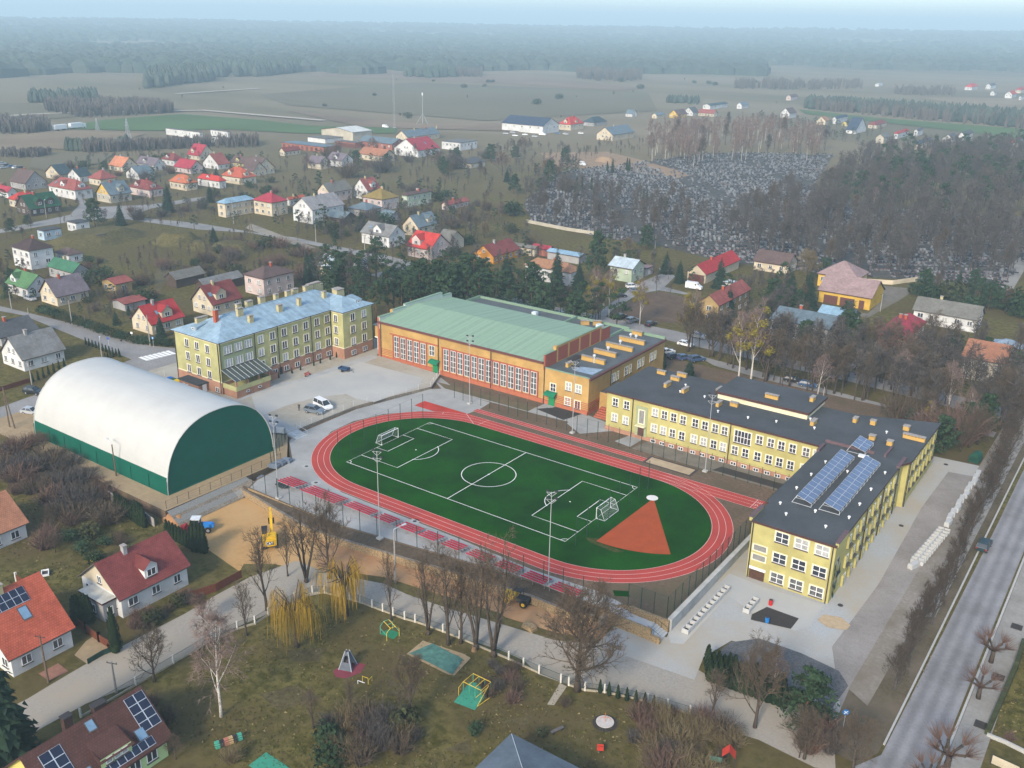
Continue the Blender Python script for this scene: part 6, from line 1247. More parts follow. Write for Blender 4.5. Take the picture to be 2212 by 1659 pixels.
grove([(60, 1130), (200, 1120), (330, 1200), (260, 1240), (130, 1210), (60, 1190)], 16, ['shrub', 'broad', 'bush'], (1.4, 3.6), SCR, 'overgrown garden', 2.5, (1, 1.5), seed=23)
grove([(250, 1300), (400, 1270), (420, 1300), (300, 1370)], 12, ['shrub', 'bush', 'shrub'], (1.2, 2.2), {'shrub': 'bare shrub along the front of the maroon-tiled house', 'bush': 'evergreen bush along the front of the maroon-tiled house'}, 'front garden shrubs', 1.6, (1, 1.4), seed=24)
PLY = {'shrub': 'bare shrub in the thicket at the bottom of the playground', 'bush': 'green bush in the thicket at the bottom of the playground', 'tanshrub': 'tawny shrub in the thicket at the bottom of the playground'}
grove([(690, 1560), (860, 1540), (900, 1600), (860, 1650), (700, 1660)], 18, ['shrub', 'shrub', 'tanshrub', 'bush'], (1.6, 3.4), PLY, 'playground thicket', 1.8, (1, 1.5), seed=31)
grove([(1360, 1560), (1480, 1540), (1600, 1600), (1560, 1665), (1380, 1660)], 26, ['tanshrub', 'shrub', 'tanshrub'], (1.4, 3.2), {'tanshrub': 'tawny shrub on the rough slope right of the roundabout', 'shrub': 'bare shrub on the rough slope right of the roundabout'}, 'rough slope shrubs', 1.8, (1, 1.5), seed=32)
grove([(1060, 1440), (1130, 1450), (1110, 1520), (1040, 1500)], 9, ['shrub'], (1.2, 2), 'dark bare shrub beside the playground gate path', 'gate path shrubs', 1.8, (1.1, 1.6), seed=33)
for x, y, k, h, lab in ((1170, 1590, 'bush', 1.4, 'dark round bush beside the plank bench'), (1220, 1525, 'shrub', 1.6, 'round bare shrub right of the gate path'), (500, 1645, 'tanshrub', 2.6, 'rusty ball-shaped shrub by the crawl tunnel'), (1025, 1585, 'bush', 1.8, 'green-brown bush near the slide platform'), (325, 1530, 'shrub', 2.6, 'maroon ball-shaped shrub behind the brown roof'), (360, 1560, 'shrub', 2.8, 'dark maroon shrub right of the brown roof'), (380, 1640, 'broad', 3.4, 'small bare tree at the stone-edged bed'), (2180, 1600, 'shrub', 1.4, 'russet shrub in the dark garden at the lower right')):
 p = G(x, y); tree(k, p.x, p.y, h, lab)
grove([(1730, 1590), (1800, 1560), (1790, 1640), (1720, 1650)], 10, ['shrub', 'broad'], (1.8, 4), {'shrub': 'bare shrub in the thicket at the road mouth', 'broad': 'small bare tree in the thicket at the road mouth'}, 'road mouth thicket', 1.8, seed=34)
# small conifers along the lime block
for i, v in enumerate((10.2, 14.4, 17.2, 21.6, 23.8, 27.2, 29.4)): tree('smallthuja', -70.6, v, 1.5, 'small round conifer at the brick plinth of the lime block', 'conifers at the lime block', .6)
# ---- winter grass: tufts over the near lawns
rt = random.Random(5); mb = MB()
for poly, n in (([(480, 1390), (560, 1360), (720, 1300), (1080, 1425), (1250, 1500), (1560, 1600), (1560, 1700), (480, 1700), (330, 1560)], 11000), ([(0, 1080), (250, 1060), (420, 1180), (200, 1300), (0, 1280)], 3500), ([(1890, 1600), (1960, 1420), (2120, 1120), (2140, 1130), (1980, 1500)], 1800), ([(2120, 1600), (2212, 1400), (2230, 1620)], 700)):
 P = [tuple(G(*p)[:2]) for p in poly]; x0, x1 = min(p[0] for p in P), max(p[0] for p in P); y0, y1 = min(p[1] for p in P), max(p[1] for p in P); c = 0
 while c < n:
  x, y = rt.uniform(x0, x1), rt.uniform(y0, y1)
  if not inpoly(x, y, P): c += .2; continue
  if noise.noise(Vector((x*.13, y*.13, 0))) < rt.uniform(-.6, .5): c += .3; continue
  c += 1; z = T(x, y); a = rt.uniform(0, 6.28); w, h = rt.uniform(.08, .24), rt.uniform(.06, .2); mb.face([(x-w*math.cos(a), y-w*math.sin(a), z), (x+w*math.cos(a), y+w*math.sin(a), z), (x+rt.uniform(-.2, .2), y+rt.uniform(-.2, .2), z+h)], rt.choice((0, 0, 0, 0, 1, 2, 2)))
o = struct(mb.build('grass', [M('tuft_olive', (.085, .085, .02), .95, .3, 1), M('tuft_straw', (.21, .165, .075), .95, .3, 1), M('tuft_brown', (.07, .05, .025), .95, .3, 1)]), 'stuff'); o['label'] = 'tufts of winter grass on the near lawns'
# ---- woods that read as one mass
def lowtree(seed, kind):
 A, B = bare(seed, 13, .17, .3, 8, 4, 2, 3, 36, .27, .6, .07, 1.2) if kind else pine(seed, 13, .3, .24, 8); n = len(A.v); return A.v+B.v, A.f+[tuple(i+n for i in f) for f in B.f], [0]*len(A.f)+[1]*len(B.f)
LT = {1: [lowtree(300+k, 1) for k in range(4)], 0: [lowtree(310, 0)]}
def densewood(label, px, n, hr, seed, ever=0, mats=None):
 r = random.Random(seed); P = [tuple(G(*p)[:2]) for p in px]; xs = [p[0] for p in P]; ys = [p[1] for p in P]; mb = MB(); c = k = 0
 while c < n and k < n*40:
  k += 1; x, y = r.uniform(min(xs), max(xs)), r.uniform(min(ys), max(ys))
  if not inpoly(x, y, P) or not clear(x, y): continue
  c += 1; V, F, Mi = r.choice(LT[0 if r.random() < ever else 1]); s = r.uniform(*hr)/13; w = s*r.uniform(.85, 1.25); a = r.uniform(0, 6.28); co, si = math.cos(a)*w, math.sin(a)*w; z = T(x, y); i0 = len(mb.v)
  mb.v += [(x+p[0]*co-p[1]*si, y+p[0]*si+p[1]*co, z+p[2]*s) for p in V]; mb.f += [tuple(i+i0 for i in f) for f in F]; mb.m += [0 if not q else (2 if len(V) == len(LT[0][0][0]) else r.choice((1, 1, 3)) if False else 1) for q in Mi]
 mb.uv = []; o = struct(mb.build('woodland', [m_bark, mats or m_twigd, m_pin]), 'stuff'); o['label'] = label
densewood('dense bare wood filling the slope above the graves', [(1770, 405), (1880, 350), (2060, 335), (2240, 330), (2240, 500), (1960, 480), (1840, 505), (1750, 480)], 460, (12, 19), 41, .06)
densewood('bare trees thick among the lower graves', [(1560, 490), (1700, 430), (1850, 500), (2240, 490), (2240, 610), (2050, 612), (1780, 592), (1600, 560)], 230, (11, 18), 42)
densewood('bare trees thick along the left rim of the graves', [(1130, 440), (1300, 425), (1440, 450), (1560, 500), (1500, 550), (1300, 520), (1150, 485)], 75, (9, 15), 49)
densewood('bare shrubs and fruit trees filling the gardens of the town', [(0, 400), (240, 335), (620, 345), (660, 470), (380, 470), (0, 480)], 200, (3, 7), 50, .2)
densewood('bare shrubs and fruit trees between the middle houses', [(640, 400), (1000, 420), (1180, 540), (1090, 640), (860, 560), (640, 520)], 210, (3, 9), 51, .2)
densewood('scrub on the slope below the mounds', [(260, 540), (520, 510), (700, 560), (640, 620), (380, 620), (250, 600)], 130, (2.5, 5), 52, .05)
densewood('scrub and fruit trees behind the left houses', [(0, 560), (120, 560), (290, 640), (380, 700), (260, 720), (100, 660), (0, 640)], 60, (3, 5), 53, .2)
densewood('interior of the birch wood beyond the graves', [(1395, 305), (1480, 285), (1700, 288), (1800, 318), (1760, 352), (1640, 345), (1500, 368), (1400, 355)], 130, (12, 18), 43, 0, m_btwig)
densewood('brown thicket between the town and the business park', [(640, 350), (800, 325), (960, 345), (1130, 320), (1260, 350), (1250, 405), (1130, 475), (1000, 425), (880, 400), (700, 405)], 150, (5, 10), 44, .12)
densewood('bare trees behind the far showroom', [(1100, 325), (1250, 318), (1390, 310), (1400, 335), (1250, 345), (1120, 345)], 60, (4, 7), 45)
densewood('tree line along the back street', [(1450, 740), (1660, 765), (1900, 820), (2230, 860), (2230, 950), (2090, 930), (1880, 870), (1700, 850), (1600, 805)], 95, (9, 15), 46)
densewood('bare trees between the houses beyond the back street', [(1590, 640), (1700, 640), (1760, 720), (1960, 740), (2230, 790), (2230, 850), (1900, 800), (1620, 760)], 95, (6, 12), 48, .15)
densewood('bare trees and conifers between the houses behind the annexe', [(1090, 560), (1300, 540), (1600, 590), (1760, 640), (1700, 700), (1480, 650), (1300, 640), (1100, 640)], 60, (4, 9), 55, .3)
densewood('bare trees along the roads of the town', [(0, 470), (300, 470), (640, 480), (1000, 560), (1100, 640), (960, 600), (640, 510), (300, 500), (0, 500)], 60, (4, 8), 56, .1)
densewood('mixed trees round the far right houses', [(1590, 250), (1750, 262), (1960, 300), (2240, 330), (2240, 345), (1900, 330), (1700, 290)], 90, (5, 9), 47, .3)
densewood('young pines and bare trees closing the belt behind the school', [(650, 590), (760, 575), (960, 625), (1090, 645), (1300, 690), (1340, 725), (1090, 690), (960, 680), (780, 690), (690, 640)], 60, (8, 14), 54, .75)
def woodmass(name, label, near, far, n, h, seed, mat, evergreen=True):
 r = random.Random(seed); N = [G(*p) for p in near]; F = [G(*p) for p in far]; mb = MB()
 def at(L, t): k = min(len(L)-2, int(t*(len(L)-1))); return L[k].lerp(L[k+1], t*(len(L)-1)-k)
 for _ in range(n):
  t, s = r.random(), r.random()**.9; p = at(N, t).lerp(at(F, t), s); hh = h*r.uniform(.7, 1.1); w = hh*r.uniform(.22, .34); z = T(p.x, p.y); k = r.uniform(0, 6)
  if evergreen: mb.tube([(p.x, p.y, z-1), (p.x, p.y, z+hh*.2), (p.x+r.uniform(-.5, .5), p.y, z+hh*.62), (p.x, p.y, z+hh)], [w*.5, w, w*.75, .1], 6, RTR.choice((0, 0, 1)), cap=False)
  else:
   for q in range(26):
    a = r.uniform(0, 6.28); e = Vector((p.x+math.cos(a)*w*r.random(), p.y+math.sin(a)*w*r.random(), z+hh*r.uniform(.5, 1.05))); b = Vector((p.x+math.cos(a)*w*.25, p.y+math.sin(a)*w*.25, z)); s_ = (e-b).cross(rdir(r)).normalized()*.35; mb.face([b-s_, b+s_, e+s_*.5, e-s_*.5], RTR.choice((0, 0, 1)))
 o = struct(mb.build(name, list(mat), smooth=False), 'stuff'); o['label'] = label
m_f1 = M('hazed_conifer', (.05, .068, .055), .95, .3, .05); m_f2 = M('hazed_conifer_light', (.065, .08, .062), .95, .3, .05); m_f3 = M('hazed_bare_wood', (.13, .11, .095), .95, .2, .05); m_f4 = M('hazed_bare_wood_dark', (.10, .088, .08), .95, .2, .05)  # forest colours lightened, with distant haze painted into them
EVG, BAR = (m_f1, m_f2), (m_f3, m_f4)
woodmass('woodland', 'dark conifer wood on the far left plain', [(316, 192), (352, 189), (410, 182), (458, 175)], [(322, 168), (360, 163), (410, 160), (455, 160)], 420, 19, 1, EVG)
woodmass('woodland', 'long conifer wood behind the dark one', [(440, 168), (560, 166), (620, 160), (660, 153)], [(400, 150), (560, 146), (620, 146), (655, 146)], 620, 20, 2, EVG)
woodmass('woodland', 'bare wood before the crop field', [(95, 242), (180, 255), (290, 250), (374, 245)], [(110, 228), (180, 228), (290, 228), (368, 236)], 420, 10, 3, BAR, False)
woodmass('woodland', 'mixed copse behind the bare wood', [(62, 222), (120, 225), (210, 215)], [(70, 212), (120, 212), (205, 208)], 150, 11, 4, EVG)
woodmass('woodland', 'bare wood at the far left edge', [(-20, 290), (60, 290), (108, 285)], [(-20, 268), (60, 270), (100, 274)], 240, 9, 5, BAR, False)
woodmass('woodland', 'small conifer copse in the middle plain', [(872, 166), (930, 169), (985, 167)], [(878, 158), (930, 158), (985, 158)], 170, 16, 6, EVG)
woodmass('woodland', 'bare copse right of the conifer copse', [(985, 167), (1040, 168)], [(985, 160), (1040, 161)], 60, 14, 7, BAR, False)
woodmass('woodland', 'bare copse in the hazy plain', [(1240, 168), (1300, 176), (1390, 174)], [(1250, 164), (1300, 166), (1380, 166)], 140, 18, 8, BAR, False)
woodmass('woodland', 'bare tree belt on the right plain', [(1585, 192), (1700, 194), (1860, 192)], [(1590, 184), (1700, 184), (1860, 184)], 200, 13, 9, BAR, False)
woodmass('woodland', 'mixed tree belt above the far green field', [(1740, 236), (1900, 246), (2050, 262), (2240, 282)], [(1740, 226), (1900, 236), (2050, 246), (2240, 258)], 620, 13, 10, EVG+BAR[:1])
woodmass('woodland', 'bare trees before the far belt', [(1760, 238), (1950, 256), (2240, 285)], [(1760, 232), (1950, 246), (2240, 270)], 220, 12, 11, BAR, False)
woodmass('woodland', 'conifer clump beside the far bungalow', [(1440, 223), (1510, 226)], [(1445, 218), (1510, 219)], 60, 8, 12, EVG)
woodmass('woodland', 'bare scrub on the far right slope', [(1930, 205), (2060, 208)], [(1930, 196), (2060, 198)], 120, 10, 13, BAR, False)
woodmass('woodland', 'conifer hedge behind the power pylons', [(142, 328), (180, 328), (260, 325), (275, 318)], [(145, 322), (180, 322), (260, 318), (275, 315)], 70, 8, 14, EVG)
woodmass('woodland', 'bare hedge between meadow and town', [(180, 330), (260, 328), (420, 322), (560, 318)], [(180, 322), (260, 320), (420, 312), (560, 305)], 260, 7, 15, BAR, False)
woodmass('woodland', 'bare bushes on the left meadow', [(0, 338), (60, 344), (110, 338)], [(0, 330), (60, 334), (110, 332)], 70, 5, 16, BAR, False)
# forest bands that close the plain, built on the hills at their real distances
def band(d0, d1, a0, a1, n, h, seed, label, mat=EVG):
 r = random.Random(seed); mb = MB()
 for _ in range(n):
  a = R(r.uniform(a0, a1)); k = (d0+(d1-d0)*r.random())*(1+.12*noise.noise(Vector((a*7, seed, 0)))); dx = fx*math.sin(a)+fy*math.cos(a); x, y = CAM.x+dx.x*k, CAM.y+dx.y*k; hh = h*r.uniform(.7, 1.15); w = hh*r.uniform(.7, 1.5); z = T(x, y)
  mb.tube([(x, y, z-6), (x, y, z+hh*.55), (x, y, z+hh)], [w, w*.95, w*.25], 6, RTR.choice((0, 1)), cap=True)
 o = struct(mb.build('woodland', list(mat)), 'stuff'); o['label'] = label
band(1650, 2300, -33, -8, 1500, 19, 21, 'broad forest across the left of the plain')
band(1900, 2500, -12, 14, 1500, 19, 22, 'broad forest across the middle of the plain')
band(2300, 3000, -34, 6, 1500, 19, 26, 'second forest line at the left of the plain')
band(2500, 3300, 2, 34, 2400, 20, 23, 'forest on the hill at the right')
band(3300, 4800, -34, 34, 3000, 22, 24, 'hazy forest on the far hills')
band(5200, 7200, -34, 34, 2600, 26, 25, 'faintest forest on the horizon')
r_ = random.Random(9)
for i in range(34):
 p = G(r_.uniform(40, 1700), r_.uniform(175, 262)); k = RTR.choice(('wood', 'bush', 'bush')); tree(k, p.x, p.y, r_.uniform(3, 8), {'wood': 'lone bare tree dotted on the far plain', 'bush': 'lone round bush dotted on the far plain'}[k], 'lone plants on the plain: '+k, w=1.4)
# ================================================================== STADIUM FURNITURE
m_fpost = M('dark_green_post', (.02, .045, .035), .5, .1, 2); m_net = M('green_fence_wire', (.03, .06, .045), .6, .1, 2); m_galv = MATS['galvanised']
m_mast = M('mast_grey', (.34, .35, .35), .5, .05, 2); m_lamp = M('floodlight_black', (.03, .03, .035), .4, .1, 2)
def fence(label, line, h, z, step=2.6, post=m_fpost, wire=m_net, r=.062, gap=.5, name='fence', wr=.011, low=.1, top=True, pts=None):
 L = [Vector(p[:2]) for p in line]; t = thing(name, label, 'fence', (L[0].x, L[0].y, z if z is not None else T(*L[0])))
 P = []
 for a, b in zip(L, L[1:]):
  n = max(1, round((b-a).length/step)) if pts is None else 1
  P += [a.lerp(b, k/n) for k in range(n)]
 P.append(L[-1]); zz = lambda p: (z if z is not None else T(p.x, p.y))
 me = MB(); me.tube([(0, 0, -.2), (0, 0, h)], r, 5); me = me.mesh('post', [post])
 for p in P: link('post', me, t, Vector((p.x, p.y, zz(p)))-t.location)
 mb = MB(); k = low
 while k < h:
  for a, b in zip(P, P[1:]):
   if (b-a).length < step*2.2 or pts is not None: mb.tube([Vector((a.x, a.y, zz(a)+k)), Vector((b.x, b.y, zz(b)+k))], wr, 3, cap=False)
  k += gap
 if top:
  for a, b in zip(P, P[1:]): mb.tube([Vector((a.x, a.y, zz(a)+h-.04)), Vector((b.x, b.y, zz(b)+h-.04))], wr*1.7, 3, cap=False)
 mb.build('wire_mesh', [wire], t, -t.location); return t
fence('tall dark green fence along the bleachers side of the stadium terrace', [(-31, -31.2), (-27.5, -31.2), (-21, -31.3), (-14.2, -31.3), (-7.8, -31.2), (-1, -30.1), (7, -29.1), (14.7, -27.7), (22.6, -26.4), (29.7, -25.6), (40.4, -25.6)], 4.1, 0, 3.3, gap=2, wr=.007)
fence('tall dark green fence between the long jump runway and the school buildings', [(-30.3, 27.2), (49, 27.2)], 4.05, 0, 2.6, gap=2, wr=.007)
fence('tall dark green fence on top of the pale concrete wall', [(49.2, -22.2), (49.2, 26)], 3.6, 0, 2.4, gap=.24, wr=.016)
fence('short dark green fence above the stone steps', [(42.9, -22.5), (49.2, -22.2)], 3.6, 0, 2.3, gap=.22, wr=.016)
for u, lab in ((-27.65, 'ball-stop net posts behind the far left goal'), (27.45, 'ball-stop net posts behind the near right goal')): fence(lab, [(u, -12.6), (u, 13)], 6, 0, 3.65, wr=.006, gap=1.8, name='ball_stop_fence', low=.6)
fence('low grey fence along the stone bank of the car park', [(-44.1, -7.4), (-43.9, 8.2), (-41.3, 18.5), (-38.3, 28.2), (-42, 36)], 1.35, .6, 3.1, m_galv, m_galv, .04, .3)
fence('low black fence along the gravel bank below the arched hall', [(-36.6, -45.8), (-36.2, -29.5), (-36, -20)], 1.5, .2, 2.3, m_dark, m_dark, .045, .4)
fence('tall dark fence beside the arched hall end', [(-35.4, -23), (-42, -13.6)], 3, .1, 2.4)
fence('grey mesh fence by the bins of the lime block', [(-93, -5.6), (-93.5, -9.6), (-74, -9.2)], 1.5, .6, 3, m_galv, m_galv, .04, .3)
def mast(label, x, y, n=2):
 t = thing('floodlight_mast', label, 'floodlight mast', (x, y, 0), 0, 'floodlight masts'); mb = MB(); mb.tube([(0, 0, -.5), (0, 0, 8), (0, 0, 16.1)], [.09, .065, .05], 8); mb.build('pole', [m_mast], t)
 mb = MB(); mb.box((0, 0, .12), (.9, .9, .3)); mb.build('foundation', [MATS['kerb_stone']], t)
 for z in (16, 14.8):
  mb = MB(); mb.tube([(-.7, -.28, z), (.7, .28, z)], .035, 5); mb.tube([(0, 0, z-.7), (.7, .3, z)], .04, 4); mb.tube([(0, 0, z-.7), (-.7, -.3, z)], .04, 4); mb.build('crossarm', [m_mast], t)
  for s in (-.6, .6):
   mb = MB(); mb.box((0, 0, 0), (.45, .22, .3)); mb.box((0, .12, .02), (.36, .03, .22), m=1); o = mb.build('floodlight', [m_lamp, MATS['curtained_glass']], t, (s, s*.4+.15, z+.22)); o.rotation_euler = (-.7, 0, .4*s)
for lab, x, y in (('tall grey floodlight mast at the far left corner beside the bleachers', -24.3, -31.0), ('tall grey floodlight mast behind the middle bleachers', .1, -30.6), ('tall grey floodlight mast at the right end of the bleachers', 30.5, -25.4), ('tall grey floodlight mast in front of the yellow school', 32.7, 26.8), ('tall grey floodlight mast before the orange annexe', 2.1, 26.8), ('tall grey floodlight mast before the sports hall', -25.3, 26.5)): mast(lab, x, y)
m_gpost = M('white_goal_tube', (.75, .76, .76), .4, .03, 2); m_gnet = M('pale_goal_net', (.5, .55, .55), .8, .05, 2)
for s, lab in ((-1, 'white football goal with net at the far left end of the pitch'), (1, 'white football goal with net at the near right end of the pitch')):
 t = thing('football_goal', lab, 'goal', (s*PX, 0, 0), 0 if s > 0 else math.pi); mb = MB()
 mb.tube([(0, -2.5, 0), (0, -2.5, 2.1), (0, 2.5, 2.1), (0, 2.5, 0)], .07, 6); mb.build('goal_post', [m_gpost], t); mb = MB()
 for y in (-2.5, 2.5): mb.tube([(0, y, 2.1), (.85, y, 2.0), (1.7, y, .05), (0, y, .05)], .045, 5)
 mb.tube([(1.7, -2.5, .05), (1.7, 2.5, .05)], .045, 5); mb.tube([(.85, -2.5, 2), (.85, 2.5, 2)], .035, 5); mb.build('goal_frame', [m_gpost], t); mb = MB()
 for k in range(21): y = -2.5+.25*k; mb.tube([(0, y, 2.1), (.85, y, 2), (1.7, y, .05)], .008, 3, cap=False)
 for k in range(8): f = k/8; mb.tube([(.85+.85*f, -2.5, 2-1.95*f), (.85+.85*f, 2.5, 2-1.95*f)], .008, 3, cap=False)
 for y in (-2.5, 2.5):
  for k in range(7): x = .25*k; mb.tube([(x, y, 0), (x, y, 2.05 if x < .86 else 2-(x-.85)*2.3)], .008, 3, cap=False)
 mb.build('net', [m_gnet], t)
m_seat = M('crimson_seat', (.42, .012, .045), .5, .08, 2); mb = MB(); mb.box((0, 0, .02), (.4, .3, .06)); mb.box((0, -.13, .12), (.4, .05, .18)); ME_SEAT = mb.mesh('seat', [m_seat])
STAND = ((-28.6, -23.6, 5), (-22.3, -13.2, 5), (-12.1, -5.6, 4), (-4.7, -.6, 4), (.3, 4.5, 4), (5.2, 9.3, 4), (10.2, 14.2, 4), (15.4, 19.9, 4), (20.9, 25.3, 4), (26.3, 30.6, 4), (31.6, 36.4, 4))
BL = ['crimson seat stand at the far left end of the row', 'longest crimson seat stand, second from the left', 'crimson seat stand behind the left mast', 'crimson seat stand just right of the left-hand middle mast', 'crimson seat stand opposite the halfway line', 'crimson seat stand right of the halfway line', 'crimson seat stand half hidden by the leftmost fence-row tree', 'crimson seat stand behind the tall fence-row trees', 'crimson seat stand behind the thick fence-row tree', 'crimson seat stand beside the right mast', 'crimson seat stand at the far right end of the row']
for (a, b, n), lab in zip(STAND, BL):
 t = thing('seat_stand', lab, 'bleachers', ((a+b)/2, -25.2, 0), 0, 'seat stands along the track'); mb = MB(); h = (b-a)/2
 for k in range(n):
  y, z = .9-.8*k, .42+.15*k; mb.box((0, y+.0, z-.06), (2*h, .3, .06)); mb.box((0, y+.32, z-.4), (2*h, .22, .04))
  for i in range(max(2, int(h))+1): x = -h+2*h*i/max(2, int(h)); mb.tube([(x, y, 0), (x, y, z-.05)], .03, 4, cap=False)
  m = int(2*h/.52)
  for i in range(m): link('seat', ME_SEAT, t, (-h+.26+.52*i, y, z))
 if n == 5 or a == -12.1:
  mb.tube([(-h, -2.2, 2.6), (h, -2.2, 2.6)], .03, 4)
 mb.build('frame', [M('stand_steel', (.27, .25, .26), .6, .1, 2)], t)
# ------------------------------------------------------------ walls and steps at the near corner
m_cwall = M('pale_concrete', (.42, .43, .42), .9, .08, 1.5, big=.3)
t = thing('concrete_wall', 'long pale blue-grey concrete retaining wall beside the yellow school', 'wall', (49.9, 0, -1.8)); mb = MB(); mb.box((49.9, 1, -.95), (.62, 47, 2.3)); mb.build('wall', [m_cwall], t, -t.location); mb = MB(); mb.box((49.9, 1, .25), (.72, 47.1, .1)); mb.build('coping', [M('concrete_coping', (.47, .46, .42), .9, .1, 2, big=.5)], t, -t.location)
t = thing('stone_wall', 'tan gabion wall in front of the stadium steps', 'wall', (46, -26.1, -1.8)); mb = MB(); mb.box((45.2, -26.2, -.9), (7.2, .5, 2.0)); mb.box((49.4, -26.25, -1.35), (1.8, .5, 1.1)); mb.build('wall', [m_gab], t, -t.location); mb = MB(); mb.box((41.5, -27.2, -1.0), (.5, 2.4, 1.9)); mb.build('end_wall', [m_stone], t, -t.location)
t = thing('stone_wall', 'tan gabion wall behind the stadium steps, under the short fence', 'wall', (46.5, -22.7, -1.8)); mb = MB(); mb.box((46.6, -22.75, -.85), (6.6, .5, 1.75)); mb.build('wall', [m_gab], t, -t.location)
m_step = M('pale_step', (.46, .47, .46), .9, .05, 2)
for lab, u0, z0, n in (('upper flight of pale concrete steps leaving the stadium', 41.2, 0, 6), ('lower flight of pale concrete steps meeting the courtyard', 47.9, -1.0, 5)):
 t = thing('stairs', lab, 'steps', (u0, -24.4, z0)); mb = MB()
 for k in range(n): mb.box((.2+.42*k, 0, -.17*k-.6), (.42, 2.7, 1.2))
 mb.build('step', [m_step], t)
 for y in (-1.2, 1.2):
  mb = MB(); mb.tube([(0, y, 0), (0, y, 1), (.42*n, y, 1-.17*n), (.42*n, y, -.17*n)], .035, 5); mb.tube([(.2*n, y, -.1*n), (.2*n, y, 1-.08*n)], .03, 5); mb.build('handrail', [m_net], t)
t = thing('stair_landing', 'pale landing between the two flights of steps', 'landing', (46, -24.4, -1)); mb = MB(); mb.box((45.8, -24.4, -1.6), (4.4, 2.9, 1.2)); mb.build('slab', [m_step], t, -t.location)
t = thing('stairs', 'grey steps climbing from the terrace to the car park', 'steps', (-42.8, -10, 0)); mb = MB()
for k in range(5): mb.box((-41.4-.6*k, -9.7, .06+.06*k), (.62, 3.0, .12+.12*k))
mb.build('step', [m_step], t, -t.location)
mb = MB()
for y in (-11.2, -8.2): mb.tube([(-41.2, y, 0), (-41.2, y, 1), (-44.4, y, 1.6), (-44.4, y, .6)], .035, 5)
mb.build('handrail', [m_galv], t, -t.location)
m_wb = M('pale_block', (.46, .46, .44), .9, .06, 2); m_in = M('planter_soil', (.035, .033, .03), .95, .2, 3)
def planter_mesh(w, d, h):
 mb = MB(); q = .11
 for s in (-1, 1): mb.box((s*(w/2-q/2), 0, h/2), (q, d, h)); mb.box((0, s*(d/2-q/2), h/2), (w-2*q, q, h))
 mb.box((0, 0, .1), (w-2*q, d-2*q, .2), m=1); return mb.mesh('concrete_planter', [m_wb, m_in])
PM = planter_mesh(1.05, 1.3, .75); PM2 = planter_mesh(1.0, 1.2, .7)
for i in range(11): tag(link('concrete_planter', PM, None, (52.15+.02*i, -21.4+1.34*i, T(52, -15)+.13), 0), 'open concrete planter in the straight line below the concrete wall', 'planter', 'planters below the concrete wall')
for i in range(3): tag(link('concrete_planter', PM, None, (57.3, -11.2+1.34*i, T(57, -10)+.13), 0), 'open concrete planter at the end of the dark flower bed', 'planter', 'planters by the flower bed')
for i in range(12):
 for j in range(2): tag(link('concrete_planter', PM2, None, (74.2+j*1.03+.1*i, 18.0+1.22*i, T(74, 20)+.13), R(3)), 'open concrete planter in the double row on the courtyard lane', 'planter', 'double row of planters on the lane')
mb = MB(); mb.box((0, 0, .4), (.85, 2.2, .8)); mb.box((0, 0, .83), (.7, 2.0, .08)); BM = mb.mesh('concrete_block', [m_wb])
for i in range(12): tag(link('concrete_block', BM, None, (75.7+.035*i+(.25 if i % 3 == 0 else 0), 33.9+2.26*i, T(75, 40)+.13), R((-3, 2, 5)[i % 3])), 'solid pale concrete block in the single file on the courtyard lane', 'concrete block', 'single file of blocks on the lane')
tag(link('concrete_block', BM, None, (74.5, 16.4, T(74, 16)+.13), R(-18)), 'lone concrete block set askew at the near end of the planters', 'concrete block')
# ------------------------------------------------------------ vehicles
m_tyre = M('tyre_rubber', (.02, .02, .02), .8, .1, 3); m_rim = M('wheel_rim', (.4, .4, .42), .4, .05, 3, metal=.5); m_cgl = M('car_glass', (.025, .03, .035), .08, .1, 2, spec=.8); m_hl = M('headlight_glass', (.7, .72, .72), .15, .05, 2); m_tl = M('tail_light', (.35, .02, .02), .3, .05, 2)
def paint(n, c, met=.2): return M('car_paint_'+n, c, .3, .03, 2, metal=met, spec=.6)
CP = dict(white=paint('white', (.72, .72, .70), 0), grey=paint('grey', (.17, .20, .23)), black=paint('black', (.02, .022, .025)), silver=paint('silver', (.42, .43, .44)), blue=paint('blue', (.05, .10, .20)), green=paint('green', (.02, .045, .05)), red=paint('red', (.3, .02, .02)), yellow=paint('yellow', (.6, .4, .03), 0))
SHAPE = {'car': (4.4, 1.78, [(-2.2, .35), (-2.2, .85), (-2.1, .98), (-1.5, 1.0), (1.0, .98), (2.05, .82), (2.2, .6), (2.2, .35)], [(-1.95, .98), (-1.45, 1.45), (.15, 1.48), (1.0, .98)]),
   'suv': (4.55, 1.88, [(-2.27, .4), (-2.27, 1.0), (-2.2, 1.1), (1.0, 1.08), (2.1, .95), (2.27, .7), (2.27, .4)], [(-2.2, 1.1), (-1.8, 1.64), (.2, 1.68), (1.05, 1.08)]),
   'van': (5.1, 1.95, [(-2.55, .4), (-2.55, 1.15), (1.5, 1.12), (2.4, .95), (2.55, .7), (2.55, .4)], [(-2.52, 1.15), (-2.35, 1.95), (.75, 1.97), (1.6, 1.12)]),
   'cargo': (5.6, 2.0, [(-2.8, .4), (-2.8, 2.35), (.9, 2.4), (1.9, 1.35), (2.7, 1.1), (2.8, .7), (2.8, .4)], [(1.0, 2.2), (1.1, 2.22), (1.8, 1.4), (1.2, 1.4)])}
CARM = {}
